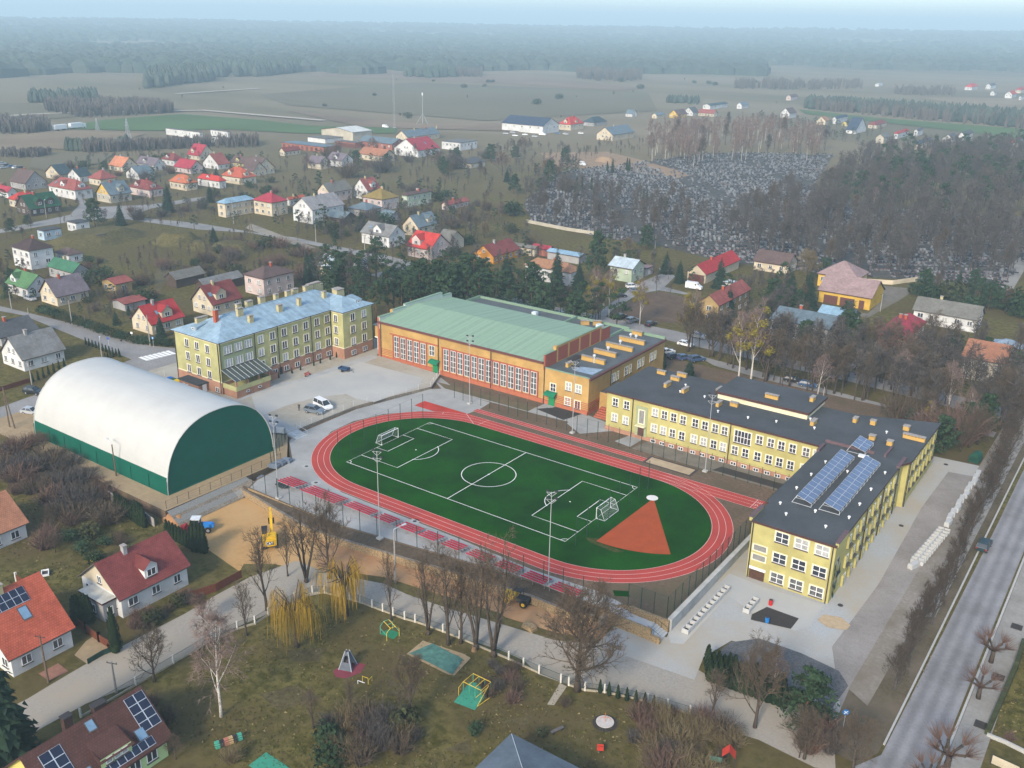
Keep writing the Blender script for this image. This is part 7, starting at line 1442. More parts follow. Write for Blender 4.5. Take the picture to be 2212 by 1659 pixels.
def car_mesh(kind, col):
 if (kind, col) in CARM: return CARM[(kind, col)]
 L, W, lo, hi = SHAPE[kind]; A, B, Hh = MB(), MB(), MB(); w = W/2
 def ex(mb, pr, wa, wb, m=0, zs=None):
  z0, z1 = min(p[1] for p in pr), max(p[1] for p in pr); f = lambda z: wa+(wb-wa)*(z-z0)/(z1-z0)
  n = len(pr); a = [(x, -f(z), z) for x, z in pr]; b = [(x, f(z), z) for x, z in pr]
  for k in range(n): j = (k+1) % n; mb.face([a[k], b[k], b[j], a[j]], m)
  mb.face(a, m); mb.face(b[::-1], m)
 ex(A, lo, w, w-.06)
 if kind != 'cargo':
  top = max(p[1] for p in hi); ex(B, hi, w-.08, w-.28)
  xs = [p[0] for p in hi if p[1] > top-.1]; A.prism([(min(xs)-.02, -w+.26), (max(xs)+.02, -w+.26), (max(xs)+.02, w-.26), (min(xs)-.02, w-.26)], top-.03, top+.03)
  for x0, x1 in (((hi[0][0], min(xs))), (hi[3][0], max(xs)), ((min(xs)+max(xs))/2-.1, (min(xs)+max(xs))/2)):
   for s in (-1, 1): A.tube([(x0, s*(w-.07), hi[0][1]), (x1, s*(w-.27), top)], .05, 4)
 else: B.box((1.42, 0, 1.75), (.1, W-.35, .6)); B.box((.75, 0, 1.8), (.5, W+.01, .5))
 Wm = MB(); Wm.tube([(0, -.11, 0), (0, .11, 0)], .33, 12); Rm = MB(); Rm.tube([(0, -.125, 0), (0, .125, 0)], .2, 8)
 for s in (-1, 1): Hh.box((lo[-2][0]-.03, s*(w-.3), .72), (.12, .38, .16))
 Tm = MB()
 for s in (-1, 1): Tm.box((lo[0][0]+.01, s*(w-.2), .85), (.06, .24, .3))
 CARM[(kind, col)] = (A.mesh('body', [CP[col]]), B.mesh('window_glass', [m_cgl]), Wm.mesh('wheel', [m_tyre]), Rm.mesh('rim', [m_rim]), Hh.mesh('headlight', [m_hl]), Tm.mesh('tail_light', [m_tl]), L, W); return CARM[(kind, col)]
def car(kind, col, x, y, ang, label, z=None, group=None, full=True):
 b, g, wh, ri, hl, tl, L, W = car_mesh(kind, col); t = thing({'van': 'minivan', 'cargo': 'cargo_van'}.get(kind, 'car'), label, 'van' if kind in ('van', 'cargo') else 'car', (x, y, (T(x, y)+.06) if z is None else z), R(ang), group)
 link('body', b, t); link('window_glass', g, t)
 if full:
  link('headlight', hl, t); link('tail_light', tl, t)
  for sx in (-.31*L, .30*L):
   for sy in (-1, 1): o = link('wheel', wh, t, (sx, sy*(W/2-.1), .33)); link('rim', ri, o)
 return t
car('suv', 'grey', -47.8, .2, 12, 'grey-blue SUV parked on the sandy car park beside the white minivan', .62); car('van', 'white', -48.5, 3.4, -10, 'white passenger minivan parked beside the grey-blue SUV', .62)
def pcar(kind, col, rc, x, y, ang, label, full=True): p = Q(*rc, x, y); car(kind, col, p.x, p.y, ang, label, None, None, full)
for kind, col, rc, x, y, a, lab in (('car', 'white', (1, 2), 365, 800, 0, 'white car parked on the back street behind the sports hall'), ('car', 'grey', (1, 2), 522, 835, 0, 'dark-windowed grey car behind the white car on the back street'), ('suv', 'black', (1, 2), 1022, 855, 85, 'black SUV parked nose-out at the ploughed plot, left of a pair'), ('suv', 'grey', (1, 2), 1120, 885, 80, 'dark grey SUV parked at the ploughed plot, right of a pair'), ('car', 'black', (1, 2), 1280, 915, 85, 'black car parked under the sparse birch'),
 ('suv', 'silver', (1, 2), 1690, 1020, 0, 'silver car on the back street behind the bare trees'), ('car', 'white', (1, 2), 1580, 1090, 0, 'white car passing on the back street'), ('car', 'white', (1, 2), 1418, 1155, 60, 'white car parked by the east wall of the annexe'), ('car', 'black', (1, 2), 1480, 1195, 60, 'black car parked second from the annexe wall'), ('car', 'blue', (1, 2), 1570, 1205, 60, 'dark blue car parked third from the annexe wall'), ('suv', 'blue', (1, 2), 1675, 1220, 60, 'navy SUV at the right end of the annexe parking row'), ('car', 'silver', (1, 2), 2120, 1115, -10, 'silver car half hidden behind the large mistletoe birches'),
 ('car', 'black', (1, 2), 1015, 670, 50, 'dark car in the side street by the mint green house'), ('car', 'grey', (1, 2), 1155, 625, 50, 'dark car farther up the side street'), ('suv', 'white', (1, 2), 1125, 590, 50, 'white SUV under the carport of the mint green house'), ('car', 'silver', (1, 2), 1410, 445, 5, 'silver car beside the lawn spruce'), ('car', 'blue', (1, 3), 350, 1440, 10, 'blue car parked in the hedge gap behind the yellow school'), ('car', 'black', (1, 3), 220, 1400, 10, 'black car parked left of the blue one behind the yellow school'), ('car', 'silver', (1, 3), 690, 1270, -8, 'silver car on the street before the white cubic house'),
 ('suv', 'green', (2, 3), 1862, 1345, 88, 'dark green car standing on the verge of the main road'), ('suv', 'black', (1, 0), 292, 1500, 20, 'black car at the kerb above the arched hall'), ('car', 'silver', (2, 0), 272, 190, 20, 'silver car peeping out from behind the arched hall'), ('car', 'silver', (1, 0), 262, 695, 0, 'silver car in the drive of the fresh green roof house')): pcar(kind, col, rc, x, y, a, lab)
p = Q(1, 2, 1652, 600); car('cargo', 'white', p.x, p.y, 5, 'white cargo van on the side street before the garage house')
p = Q(0, 2, 692, 750); car('cargo', 'white', p.x, p.y, -30, 'white cargo van on the bare earth beyond the graves', None, None, False)
p = Q(0, 1, 1158, 425); car('cargo', 'white', p.x, p.y, 0, 'white cargo van in the field by the lattice mast', None, None, False)
for i, (x, y, col) in enumerate(((20, 740, 'silver'), (60, 755, 'black'), (100, 765, 'blue'), (140, 775, 'white'), (180, 775, 'black'), (-5, 775, 'white'), (30, 775, 'silver'))): p = Q(0, 0, x, y); car('car', col, p.x, p.y, 95, 'car standing in the crowded lot at the far left edge of town', None, 'cars in the far left lot', False)
for i, (x, y, col) in enumerate(((35, 480, 'silver'), (95, 470, 'silver'), (115, 498, 'white'), (200, 490, 'white'), (285, 505, 'silver'), (480, 480, 'blue'), (550, 485, 'silver'), (680, 478, 'white'), (350, 490, 'white'))): p = Q(0, 2, x, y); car('car' if i != 8 else 'cargo', col, p.x, p.y, 10, 'vehicle parked before the dark blue roofed showroom', None, 'vehicles before the showroom', False)
p = Q(0, 0, 640, 435); t = thing('truck', 'white lorry with trailer driving along the field road', 'lorry', (p.x, p.y, p.z), R(100)); s = 1
for nm, c, d in (('cab', (9, 0, 2), (2.6, 2.8, 3.2)), ('body', (1.5, 0, 2.8), (11, 3, 3.4)), ('trailer', (-13, 0, 2.7), (11, 3, 3.2))): mb = MB(); mb.box(c, d); mb.build(nm, [CP['white']], t)
mb = MB()
for x in (8.5, 0, -2, -10, -16): mb.tube([(x, -1.5, .6), (x, 1.5, .6)], .6, 8)
mb.build('axle', [m_tyre], t)
# two-wheel trailer
t = thing('trailer', 'small dark blue box trailer parked at the edge of the pale paving', 'trailer', (-61.8, 23.3, .62), R(10)); mb = MB(); mb.box((0, 0, .55), (2.6, 1.5, .1)); [mb.box(c, d) for c, d in (((0, .73, .8), (2.6, .05, .45)), ((0, -.73, .8), (2.6, .05, .45)), ((1.28, 0, .8), (.05, 1.5, .45)), ((-1.28, 0, .8), (.05, 1.5, .45)))]; mb.build('box', [M('navy_steel', (.03, .06, .12), .5, .1, 2)], t)
mb = MB(); mb.tube([(1.3, 0, .5), (2.7, 0, .5), (2.7, 0, .05)], .05, 5); mb.build('drawbar', [m_dark], t)
for y in (-.85, .85): mb = MB(); mb.tube([(0, y-.1, .32), (0, y+.1, .32)], .32, 10); mb.build('wheel', [m_tyre], t)
# tractor, excavator, roller
m_blu = M('tractor_blue', (.03, .20, .55), .4, .08, 2); m_cat = M('machine_yellow', (.60, .36, .02), .45, .12, 2); m_blk = M('machine_black', (.03, .03, .03), .6, .15, 2)
p = Q(2, 0, 1715, 1195); t = thing('tractor', 'blue tractor with grey cab pulling a red implement on the sandy yard', 'tractor', (p.x, p.y, p.z+.05), R(38)); mb = MB(); mb.box((1.35, 0, 1.15), (1.9, .8, .8)); mb.tube([(2.25, -.4, 1.1), (2.25, .4, 1.1)], .4, 8); mb.build('hood', [m_blu], t)
mb = MB(); mb.box((-.35, 0, .9), (1.9, .9, .6)); mb.build('chassis', [m_blk], t); mb = MB(); mb.box((-.4, 0, 1.75), (1.4, 1.35, 1.3)); mb.build('cab', [m_cgl], t); mb = MB(); mb.box((-.4, 0, 2.48), (1.6, 1.5, .16)); [mb.tube([(x, y, 1.1), (x, y, 2.4)], .05, 4) for x in (-1.1, .3) for y in (-.68, .68)]; mb.build('cab_roof', [M('tractor_white', (.6, .62, .62), .5)], t)
for x, r, w in ((-.85, .8, .45), (1.75, .52, .32)):
 for y in (-.85, .85): mb = MB(); mb.tube([(x, y-w/2, r), (x, y+w/2, r)], r, 14); mb.tube([(x, y-w/2-.01, r), (x, y+w/2+.01, r)], r*.55, 10, 1); mb.build('wheel', [m_tyre, m_rim], t)
mb = MB(); mb.box((-2.6, 0, .55), (1.3, 1.9, .35)); mb.box((-2.3, 0, .95), (.25, 1.4, .5)); [mb.tube([(-3.2+.4*k, -.9, .3), (-3.2+.4*k, .9, .3)], .2, 6) for k in range(4)]; mb.build('implement', [M('implement_red', (.45, .03, .04), .5, .1, 2)], t)
p = Q(2, 1, 165, 1310); t = thing('excavator', 'yellow tracked excavator with raised boom on the sandy yard', 'excavator', (p.x, p.y, p.z+.05), R(140))
for y in (-1.1, 1.1): mb = MB(); pr = [(-1.7, .0), (-2.0, .35), (-1.8, .75), (1.8, .75), (2.0, .35), (1.7, 0)]; n = len(pr); [mb.face([(pr[k][0], y-.28, pr[k][1]), (pr[(k+1) % n][0], y-.28, pr[(k+1) % n][1]), (pr[(k+1) % n][0], y+.28, pr[(k+1) % n][1]), (pr[k][0], y+.28, pr[k][1])]) for k in range(n)]; mb.face([(a, y-.28, b) for a, b in pr]); mb.face([(a, y+.28, b) for a, b in pr]); mb.build('track', [m_blk], t)
mb = MB(); mb.prism([(-2.3, -1.1), (-2.5, -.6), (-2.5, .6), (-2.3, 1.1), (.4, 1.2), (.4, -1.2)], .95, 2.0); mb.box((-.9, -.3, 2.12), (1.6, 1.5, .25)); mb.build('body', [m_cat], t); mb = MB(); mb.box((.75, .75, 1.85), (1.5, .9, 1.7)); mb.build('cab', [m_cgl], t); mb = MB(); mb.box((.7, .75, 2.74), (1.6, 1, .1)); mb.build('cab_roof', [m_blk], t)
mb = MB(); mb.tube([(.6, -.4, 1.5), (2.4, -.4, 3.6), (4.6, -.4, 4.2)], [.28, .32, .2], 4); mb.build('boom', [m_cat], t); mb = MB(); mb.tube([(4.4, -.4, 4.5), (5.6, -.4, 2.1)], [.22, .14], 4); mb.build('stick', [m_cat], t); mb = MB(); mb.face([(5.2, -.9, 2.2), (5.2, .1, 2.2), (6, .1, 1.2), (6, -.9, 1.2)]); mb.face([(6, -.9, 1.2), (6, .1, 1.2), (5.2, .1, 1), (5.2, -.9, 1)]); [mb.face([(5.2, y, 2.2), (6, y, 1.2), (5.2, y, 1)]) for y in (-.9, .1)]; mb.build('bucket', [m_blk], t)
mb = MB(); mb.face([(-2.515, -.62, 1.2), (-2.515, .62, 1.2), (-2.515, .62, 1.85), (-2.515, -.62, 1.85)], 0)
for i, ch in enumerate(([[(1, 1), (0, 1), (0, 0), (1, 0)]], [[(0, 0), (.5, 1), (1, 0)], [(.25, .4), (.75, .4)]], [[(0, 1), (1, 1)], [(.5, 1), (.5, 0)]])):
 for sg in ch:
  for a, b in zip(sg, sg[1:]): mb.tube([(-2.53, .5-.36*i-.28*a[0], 1.3+.44*a[1]), (-2.53, .5-.36*i-.28*b[0], 1.3+.44*b[1])], .045, 4, 1)
mb.build('lettering', [m_blk, m_white], t)
p = Q(3, 2, 135, 245); t = thing('road_roller', 'yellow road roller with canopy on the orange soil strip', 'road roller', (p.x, p.y, p.z+.05), R(10)); mb = MB(); mb.tube([(-1.6, -.9, .7), (-1.6, .9, .7)], .7, 14); mb.build('drum', [m_cat], t); mb = MB(); mb.box((-1.3, 0, 1.2), (1.8, 1.6, .7)); mb.build('drum_frame', [m_cat], t)
mb = MB(); mb.box((1.0, 0, 1.0), (1.9, 1.3, .7)); mb.build('hood', [m_blk], t); mb = MB(); mb.box((.1, 0, 2.5), (1.5, 1.3, .1)); [mb.tube([(x, y, 1), (x, y, 2.5)], .05, 4) for x in (-.5, .7) for y in (-.55, .55)]; mb.build('canopy', [m_blk], t)
for y in (-.75, .75): mb = MB(); mb.tube([(1.3, y-.2, .6), (1.3, y+.2, .6)], .6, 12); mb.tube([(1.3, y-.21, .6), (1.3, y+.21, .6)], .3, 8, 1); mb.build('wheel', [m_tyre, m_cat], t)
# ------------------------------------------------------------ street furniture
def binthing(x, y, col, lab, w=1.2): 
 t = thing('waste_bin', lab, 'bin', (x, y, .62)); mb = MB(); mb.prism([(-w*.45, -.4), (w*.45, -.4), (w*.45, .4), (-w*.45, .4)], .12, 1.05); mb.build('body', [col], t); mb = MB(); mb.box((0, 0, 1.12), (w, .95, .14)); mb.build('lid', [col], t)
 for sx in (-1, 1): mb = MB(); mb.tube([(sx*w*.4, -.42, .1), (sx*w*.4, .42, .1)], .1, 6); mb.build('wheel', [m_tyre], t)
binthing(-88.4, -7.2, M('bin_blue', (.02, .12, .42), .5), 'blue wheeled bin at the left of the bin row'); binthing(-87, -7.3, M('bin_green', (.03, .10, .05), .5), 'dark green bin between the blue and yellow ones'); binthing(-85.3, -7.4, M('bin_yellow', (.75, .52, .01), .5), 'large bright yellow bin beside the brick porch', 1.9)
p = Q(2, 3, 1790, 600); t = thing('waste_container', 'dark green rounded waste container at the end of the courtyard lane', 'container', (p.x, p.y, p.z), R(80)); mb = MB(); mb.box((0, 0, .8), (2.4, 1.8, 1.2)); mb.build('body', [M('container_green', (.02, .075, .05), .6)], t); mb = MB(); mb.tube([(-1.2, 0, 1.3), (1.2, 0, 1.3)], .88, 12); mb.build('lid', [MATS['container_green']], t)
def pole(rc, x, y, ytop, label, arm=None, mat=None, n=1, name='utility_pole'):
 p = Q(*rc, x, y); h = hgt(p, D(rc[0], rc[1], 0, ytop)[1]); t = thing(name, label, 'pole', (p.x, p.y, p.z)); mb = MB(); mb.tube([(0, 0, -.3), (0, 0, h)], [.17, .1], 6)
 if n == 2: mb.tube([(1.6, .3, -.3), (0, 0, h)], [.17, .1], 6)
 mb.build('pole', [mat or M('concrete_pole', (.30, .28, .25), .9, .1, 2)], t); mb = MB()
 if arm: mb.tube([(0, 0, h), (0, 0, h+.3), (arm[0]*2, arm[1]*2, h+.5)], .05, 5); mb.build('lamp_arm', [m_galv], t); mb = MB(); mb.box((arm[0]*2.3, arm[1]*2.3, h+.48), (.7, .3, .14), math.atan2(arm[1], arm[0])); mb.build('lamp_head', [m_galv], t)
 else:
  mb.tube([(-.7, -.3, h-.25), (.7, .3, h-.25)], .05, 4); [mb.tube([(s*.6, s*.26, h-.25), (s*.6, s*.26, h)], .04, 4) for s in (-1, 0, 1)]; mb.build('crossarm', [m_dark], t)
 return t
m_wpole = M('wood_pole', (.14, .10, .07), .95, .2, 3)
for rc, x, y, tp, lab, arm, mt, n in (((1, 0), 620, 905, 690, 'concrete pole before the purple-roofed house', None, None, 1), ((1, 0), 1293, 1090, 820, 'pale concrete pole at the bright red roof', None, None, 1), ((1, 0), 262, 920, 760, 'concrete pole above the long dark grey house', None, None, 1), ((1, 0), 880, 1205, 1040, 'street lamp in the cottage garden fence', (-.6, .4), None, 1), ((1, 0), 100, 770, 620, 'pole at the gate of the fresh green roof house', None, None, 1), ((1, 0), 275, 1420, 1220, 'pole at the corner of the white cottage', None, None, 1), ((1, 0), 740, 930, 820, 'thin pole in the roadside hedge', None, m_wpole, 1),
 ((2, 0), 1008, 780, 450, 'wooden street lamp before the long side of the arched hall', (-.9, .2), m_wpole, 1), ((2, 0), 85, 310, -40, 'A-frame wooden pole at the left edge', None, m_wpole, 2), ((3, 0), 416, 925, 520, 'tall wooden pole at the orange-red tiled house', None, m_wpole, 1), ((3, 0), 1000, 1010, 745, 'concrete pole on the near side of the near road', None, None, 1), ((3, 1), 1243, 60, -380, 'concrete pole with small lamp behind the playground fence', (.2, .8), None, 1),
 ((1, 1), 560, 200, 40, 'pole in the lane before the dark workshop', None, None, 1), ((1, 1), 980, 290, 130, 'pole at the gate of the bright white house', None, None, 1), ((1, 1), 1550, 410, 230, 'pole in front of the coral red house', None, None, 1), ((1, 1), 720, 590, 450, 'pole between the pines and the lime block', None, None, 1), ((0, 1), 225, 1215, 1070, 'A-frame pole before the pale yellow cube house', None, m_wpole, 2), ((0, 0), 2010, 1250, 1050, 'pole before the light blue pyramid roof', None, None, 1), ((0, 0), 2150, 1330, 1170, 'A-frame pole at the right of the light blue pyramid roof', None, m_wpole, 2), ((0, 0), 400, 1200, 1060, 'street lamp by the dark timber house', (-.6, .5), None, 1),
 ((1, 3), 975, 790, 640, 'pole at the corner of the golden garage', None, None, 1), ((1, 3), 480, 1560, 1440, 'pole behind the yellow school', None, None, 1), ((1, 2), 1318, 250, 130, 'thin white pole at the edge of the graves', None, None, 1)): pole(rc, x, y, tp, lab, arm, mt, n, 'street_lamp' if arm else 'utility_pole')
for x, y, tp, lab in ((840, 445, 340, 'lattice power pylon in the crop field, left of two'), (1110, 560, 345, 'lattice power pylon in the crop field, right of two')):
 p = Q(0, 0, x, y); h = hgt(p, D(0, 0, 0, tp)[1]); t = thing('power_pylon', lab, 'pylon', tuple(p)); mb = MB(); w = h*.11; lv = [(0, w), (h*.55, w*.4), (h, .1)]
 for (a, wa), (b, wb) in zip(lv, lv[1:]):
  for sx, sy in ((-1, -1), (1, -1), (1, 1), (-1, 1)): mb.tube([(sx*wa, sy*wa, a), (sx*wb, sy*wb, b)], .18, 4)
  n = 4
  for k in range(n):
   f0, f1 = k/n, (k+1)/n; w0, w1 = wa+(wb-wa)*f0, wa+(wb-wa)*f1; z0, z1 = a+(b-a)*f0, a+(b-a)*f1
   for q in ((-1, -1, 1, -1), (1, -1, 1, 1), (1, 1, -1, 1), (-1, 1, -1, -1)): mb.tube([(q[0]*w0, q[1]*w0, z0), (q[2]*w1, q[3]*w1, z1)], .1, 3)
 mb.build('lattice', [m_mast], t); mb = MB(); [mb.tube([(-w*k, 0, z), (w*k, 0, z)], .16, 4) for k, z in ((1.3, h*.72), (1, h*.85))]; mb.build('crossarm', [m_mast], t)
p = Q(0, 1, 1235, 430); t = thing('lattice_mast', 'very tall thin lattice mast in the far field', 'mast', tuple(p)); mb = MB(); h = hgt(p, D(0, 1, 0, -35)[1])
for a in range(3): mb.tube([(.9*math.cos(a*2.1), .9*math.sin(a*2.1), 0), (.5*math.cos(a*2.1), .5*math.sin(a*2.1), h)], .06, 4)
for k in range(26):
 for a in range(3): mb.tube([(.8*math.cos(a*2.1), .8*math.sin(a*2.1), h*k/26), (.8*math.cos(a*2.1+2.1), .8*math.sin(a*2.1+2.1), h*(k+1)/26)], .04, 3)
mb.build('lattice', [m_mast], t); mb = MB(); mb.box((0, 0, .3), (2.4, 2.4, .8)); mb.build('foundation', [m_cwall], t)
p = Q(0, 1, 1478, 395); h = hgt(p, D(0, 1, 0, 125)[1]); t = thing('telecom_mast', 'slim telecom mast with white head right of the lattice mast', 'mast', tuple(p)); mb = MB(); mb.tube([(0, 0, 0), (0, 0, h)], [.3, .16], 6); mb.build('pole', [m_mast], t); mb = MB(); mb.tube([(0, 0, h-2), (0, 0, h+.2)], .55, 7); mb.build('antenna_head', [m_white], t); mb = MB(); [mb.tube([(6*math.cos(a*2.1), 6*math.sin(a*2.1), 0), (0, 0, 9)], .15, 4) for a in range(3)]; mb.build('stay', [m_mast], t)
m_sblue = M('sign_blue', (.02, .16, .42), .5); m_sred = M('sign_red', (.5, .03, .03), .5)
def sign(rc, x, y, h, lab, face, rz, kind):
 p = Q(*rc, x, y); t = thing('road_sign', lab, 'sign', (p.x, p.y, p.z), rz); mb = MB(); mb.tube([(0, 0, -.2), (0, 0, h)], .04, 5); mb.build('post', [m_galv], t); mb = MB()
 if kind == 'round': mb.tube([(0, -.05, h-.1), (0, -.09, h-.1)], .42, 16, 0); [mb.tube([(a, -.1, h-.1+b), (c, -.1, h-.1+d)], .05, 4, 1) for a, b, c, d in ((-.22, -.2, .22, .2), (-.22, .2, .22, -.2))]
 else: mb.box((0, -.06, h-.1), (.6, .04, .6), m=0); mb.box((0, -.085, h-.1), (.22, .02, .3), m=1)
 mb.build('plate', list(face), t)
sign((3, 3), 655, 1320, 2.7, 'round blue sign with white crossing strokes at the gravel island', (m_sblue, m_white), R(30), 'round'); sign((1, 0), 1322, 1095, 2.6, 'square blue sign at the bright red roof corner', (m_sblue, m_white), R(30), 'sq'); sign((1, 0), 938, 1100, 2.6, 'round blue sign with red strokes beside the cottage road', (m_sblue, m_sred), R(30), 'round'); sign((1, 0), 1140, 1045, 2.4, 'small pale sign under the roadside hedge', (m_white, m_galv), R(30), 'sq'); sign((1, 2), 870, 800, 2.6, 'white sign with red panel at the side street mouth', (m_white, m_sred), R(30), 'sq')
t = thing('notice_board', 'white notice board on two posts by the terrace steps', 'notice board', (-43.6, -13.2, .3), R(20)); mb = MB(); mb.box((0, 0, 1.9), (2.0, .08, 1.3)); mb.build('board', [m_white], t)
for x in (-1.05, 1.05): mb = MB(); mb.tube([(x, 0, -.1), (x, 0, 2.6)], .06, 5); mb.build('post', [m_fpost], t)
t = thing('bench', 'red slatted bench on the brown soil before the lime block', 'bench', (-66.3, 15.5, .62), R(100)); mb = MB(); [mb.box((0, -.18+.12*k, .45), (1.9, .09, .04)) for k in range(4)]; mb.build('seat', [m_sred], t); mb = MB(); [mb.box((0, .26, .6+.13*k), (1.9, .04, .09)) for k in range(3)]; mb.build('backrest', [m_sred], t)
for x in (-.8, .8): mb = MB(); mb.box((x, .02, .22), (.07, .45, .44)); mb.build('leg', [m_dark], t)
# bundles and heaps on the terrace edge
m_tarp = M('blue_grey_sheeting', (.13, .16, .20), .4, .25, 2, spec=.5)
for x, y, s, lab in ((315, 668, 1.1, 'grey-blue wrapped bundle on the paving, right of three'), (255, 690, 1.1, 'grey-blue wrapped bundle on the paving, middle of three'), (205, 715, 1.1, 'grey-blue wrapped bundle on the paving, left of three'), (110, 780, 1.1, 'grey-blue wrapped bundle on the gravel bank'), (140, 905, 1.4, 'large dark blue wrapped bundle beside the first mast')):
 p = Q(2, 1, x, y); mb = MB(); r = random.Random(x); mb.prism([(-s, -.6), (s*.9, -.7), (s, .5), (-.8*s, .65)], 0, .6); mb.prism([(-s*.7, -.4), (s*.6, -.5), (s*.7, .3), (-.5*s, .4)], .6, .85); tag(mb.build('wrapped_bundle', [m_tarp], None, (p.x, p.y, max(p.z, -.05 if x > 180 else -1.2)), R(20)), lab, 'bundle')
p = Q(2, 1, 270, 890); mb = MB(); r = random.Random(4)
for k in range(9): mb.tube([(r.uniform(-.9, .9)+.7*math.cos(a), r.uniform(-.2, .2)+.5*math.sin(a), .1+.05*k) for a in [j*.55 for j in range(12)]], .07, 4)
tag(mb.build('cable_coil', [M('dark_hose', (.04, .05, .05), .6)], None, (p.x, p.y, .02)), 'tangled coil of dark hose behind the left stand', 'hose')
p = Q(3, 2, 235, 460); t = thing('slab_stack', 'stack of sandy stone slabs at the road edge of the soil strip', 'slabs', tuple(p), R(-10)); [(lambda mb: (mb.box((.1*(k % 2), 0, .12+.22*k), (2.2-.2*k, 1.2, .2)), mb.build('slab', [m_gab], t)))(MB()) for k in range(3)]
for x, y, c, lab in ((30, 262, 'red', 'small red drum on the pale forecourt'), (0, 412, 'blue', 'blue drum at the kerb of the dark flower bed')): p = Q(3, 3, x, y); mb = MB(); mb.tube([(0, 0, 0), (0, 0, .45), (0, 0, .9)], [.3, .33, .3], 10, 0); mb.tube([(0, 0, .9), (0, 0, .95)], .26, 10, 1); tag(mb.build('drum', [m_sred if c == 'red' else m_sblue, m_dark], None, (p.x, p.y, p.z+.13)), lab, 'drum')
for rc, x, y in (((2, 3), 1155, 1155), ((3, 3), 632, 265), ((2, 3), 1540, 628), ((3, 3), 515, 1465)): p = Q(*rc, x, y); mb = MB(); mb.tube([(0, 0, 0), (0, 0, .03)], .42, 14); o = struct(mb.build('manhole_cover', [m_dark], None, (p.x, p.y, p.z+.13)))
for x, y in ((478, 640), (560, 780), (1408, 1113)): p = Q(2, 1, x, y, 0); mb = MB(); mb.tube([(0, 0, 0), (0, 0, .02)], .9, 14); mb.tube([(0, 0, .02), (0, 0, .035)], .35, 12, 1); struct(mb.build('manhole_cover', [MATS['paving_blocks'], m_dark], None, (p.x, p.y, .01)))
mb = MB(); [mb.box((91.2, v, T(91, v)+.15), (1.5, 1.5, .06)) for v in (-17, -5.4, 8.6, 24)]; struct(mb.build('tree_pit', [m_dsoil]))
# ------------------------------------------------------------ playground fence and walls
m_wpost = M('white_concrete_post', (.56, .54, .48), .9, .08, 2); m_fbase = M('fence_plinth', (.34, .30, .22), .9, .15, 2)
WP = [(-1.4, -84), (-1.3, -76.2), (-1.3, -70.4), (-1.3, -64), (-.6, -60), (.4, -57.6), (.3, -55), (.4, -50), (1.2, -47), (2.6, -45.8), (5, -45.2), (7, -44.8), (8.8, -44.4), (11.1, -44.2), (13.1, -44), (15, -43.8), (17.1, -43.6), (18.8, -43.2), (20.7, -42.9), (23.6, -42.6), (26.5, -42.4), (29.4, -42.3), (32.2, -42.2), (35, -42.1), (37.5, -42.1), (40.1, -42.1), (43.5, -41.9), (44.7, -41.8), (47, -41.4), (49.3, -40.2), (52.2, -39.2), (54.8, -38.5), (57.4, -37.9), (60.3, -37.3), (64, -36.9)]
t = thing('playground_fence', 'fence of white concrete posts and wire on a low base round the playground', 'fence', (20, -43, -1.8)); mb = MB(); mb.box((0, 0, .65), (.22, .22, 1.5)); me = mb.mesh('post', [m_wpost]); w1, w2 = MB(), MB()
for k, (x, y) in enumerate(WP): link('post', me, t, Vector((x, y, T(x, y)))-t.location, .3)
for (a, b), (c, d) in zip(WP, WP[1:]):
 if (a, b) in ((40.1, -42.1), (43.5, -41.9)): continue
 za, zc = T(a, b), T(c, d); q = math.atan2(d-b, c-a); w1.box(((a+c)/2, (b+d)/2, (za+zc)/2+.1), (math.hypot(c-a, d-b)-.2, .16, .34), q)
 for z in [.35+.11*i for i in range(9)]: w2.tube([(a, b, za+z), (c, d, zc+z)], .012 if z < 1.2 else .03, 3, cap=False)
w1.build('base_wall', [m_fbase], t, -t.location); w2.build('wire_mesh', [m_net], t, -t.location)
for (a, b), (c, d), lab in (((40.1, -42.1), (43.5, -41.9), 'wide green double gate in the playground fence'), ((43.5, -41.9), (44.7, -41.8), 'narrow green gate in the playground fence')):
 t = thing('gate', lab, 'gate', (a, b, T(a, b))); mb = MB(); n = int((c-a)/.12); [mb.tube([(.15+(c-a-.3)*k/n, (d-b)*k/n, .15), (.15+(c-a-.3)*k/n, (d-b)*k/n, 1.3)], .014, 3) for k in range(n+1)]; mb.build('bar', [m_net], t); mb = MB(); [mb.tube([(.15, 0, z), (c-a-.15, d-b, z)], .03, 4) for z in (.15, 1.3)]; mb.build('gate_frame', [m_net], t)
psheet('worn_path', [D(3, 2, 500, 930), D(3, 2, 560, 960), D(3, 2, 450, 1120), D(3, 2, 390, 1115)], m_dust, .04)
m_rust = M('rust_brown_boards', (.13, .045, .025), .8, .2, 3)
def lowwall(label, rc, pts, h, mat, th=.18, posts=None, name='garden_fence'):
 P = [Q(*rc, *p) for p in pts]; t = thing(name, label, 'fence' if 'fence' in name else 'wall', tuple(P[0])); mb = MB()
 for a, b in zip(P, P[1:]):
  n = max(1, int((b-a).length/2.2)); q = math.atan2(b.y-a.y, b.x-a.x)
  for k in range(n): c = a.lerp(b, (k+.5)/n); mb.box((c.x, c.y, T(c.x, c.y)+h/2-.1), ((b-a).length/n-.01, th, h), q)
 mb.build('panel' if 'fence' in name else 'wall', [mat], t, -t.location)
 if posts:
  for a, b in zip(P, P[1:]):
   n = max(1, int((b-a).length/posts[1]))
   for k in range(n+1): c = a.lerp(b, k/n); mb = MB(); mb.box((c.x, c.y, T(c.x, c.y)+h*.55), (.3, .3, h*1.25)); mb.build('post', [posts[0]], t, -t.location)
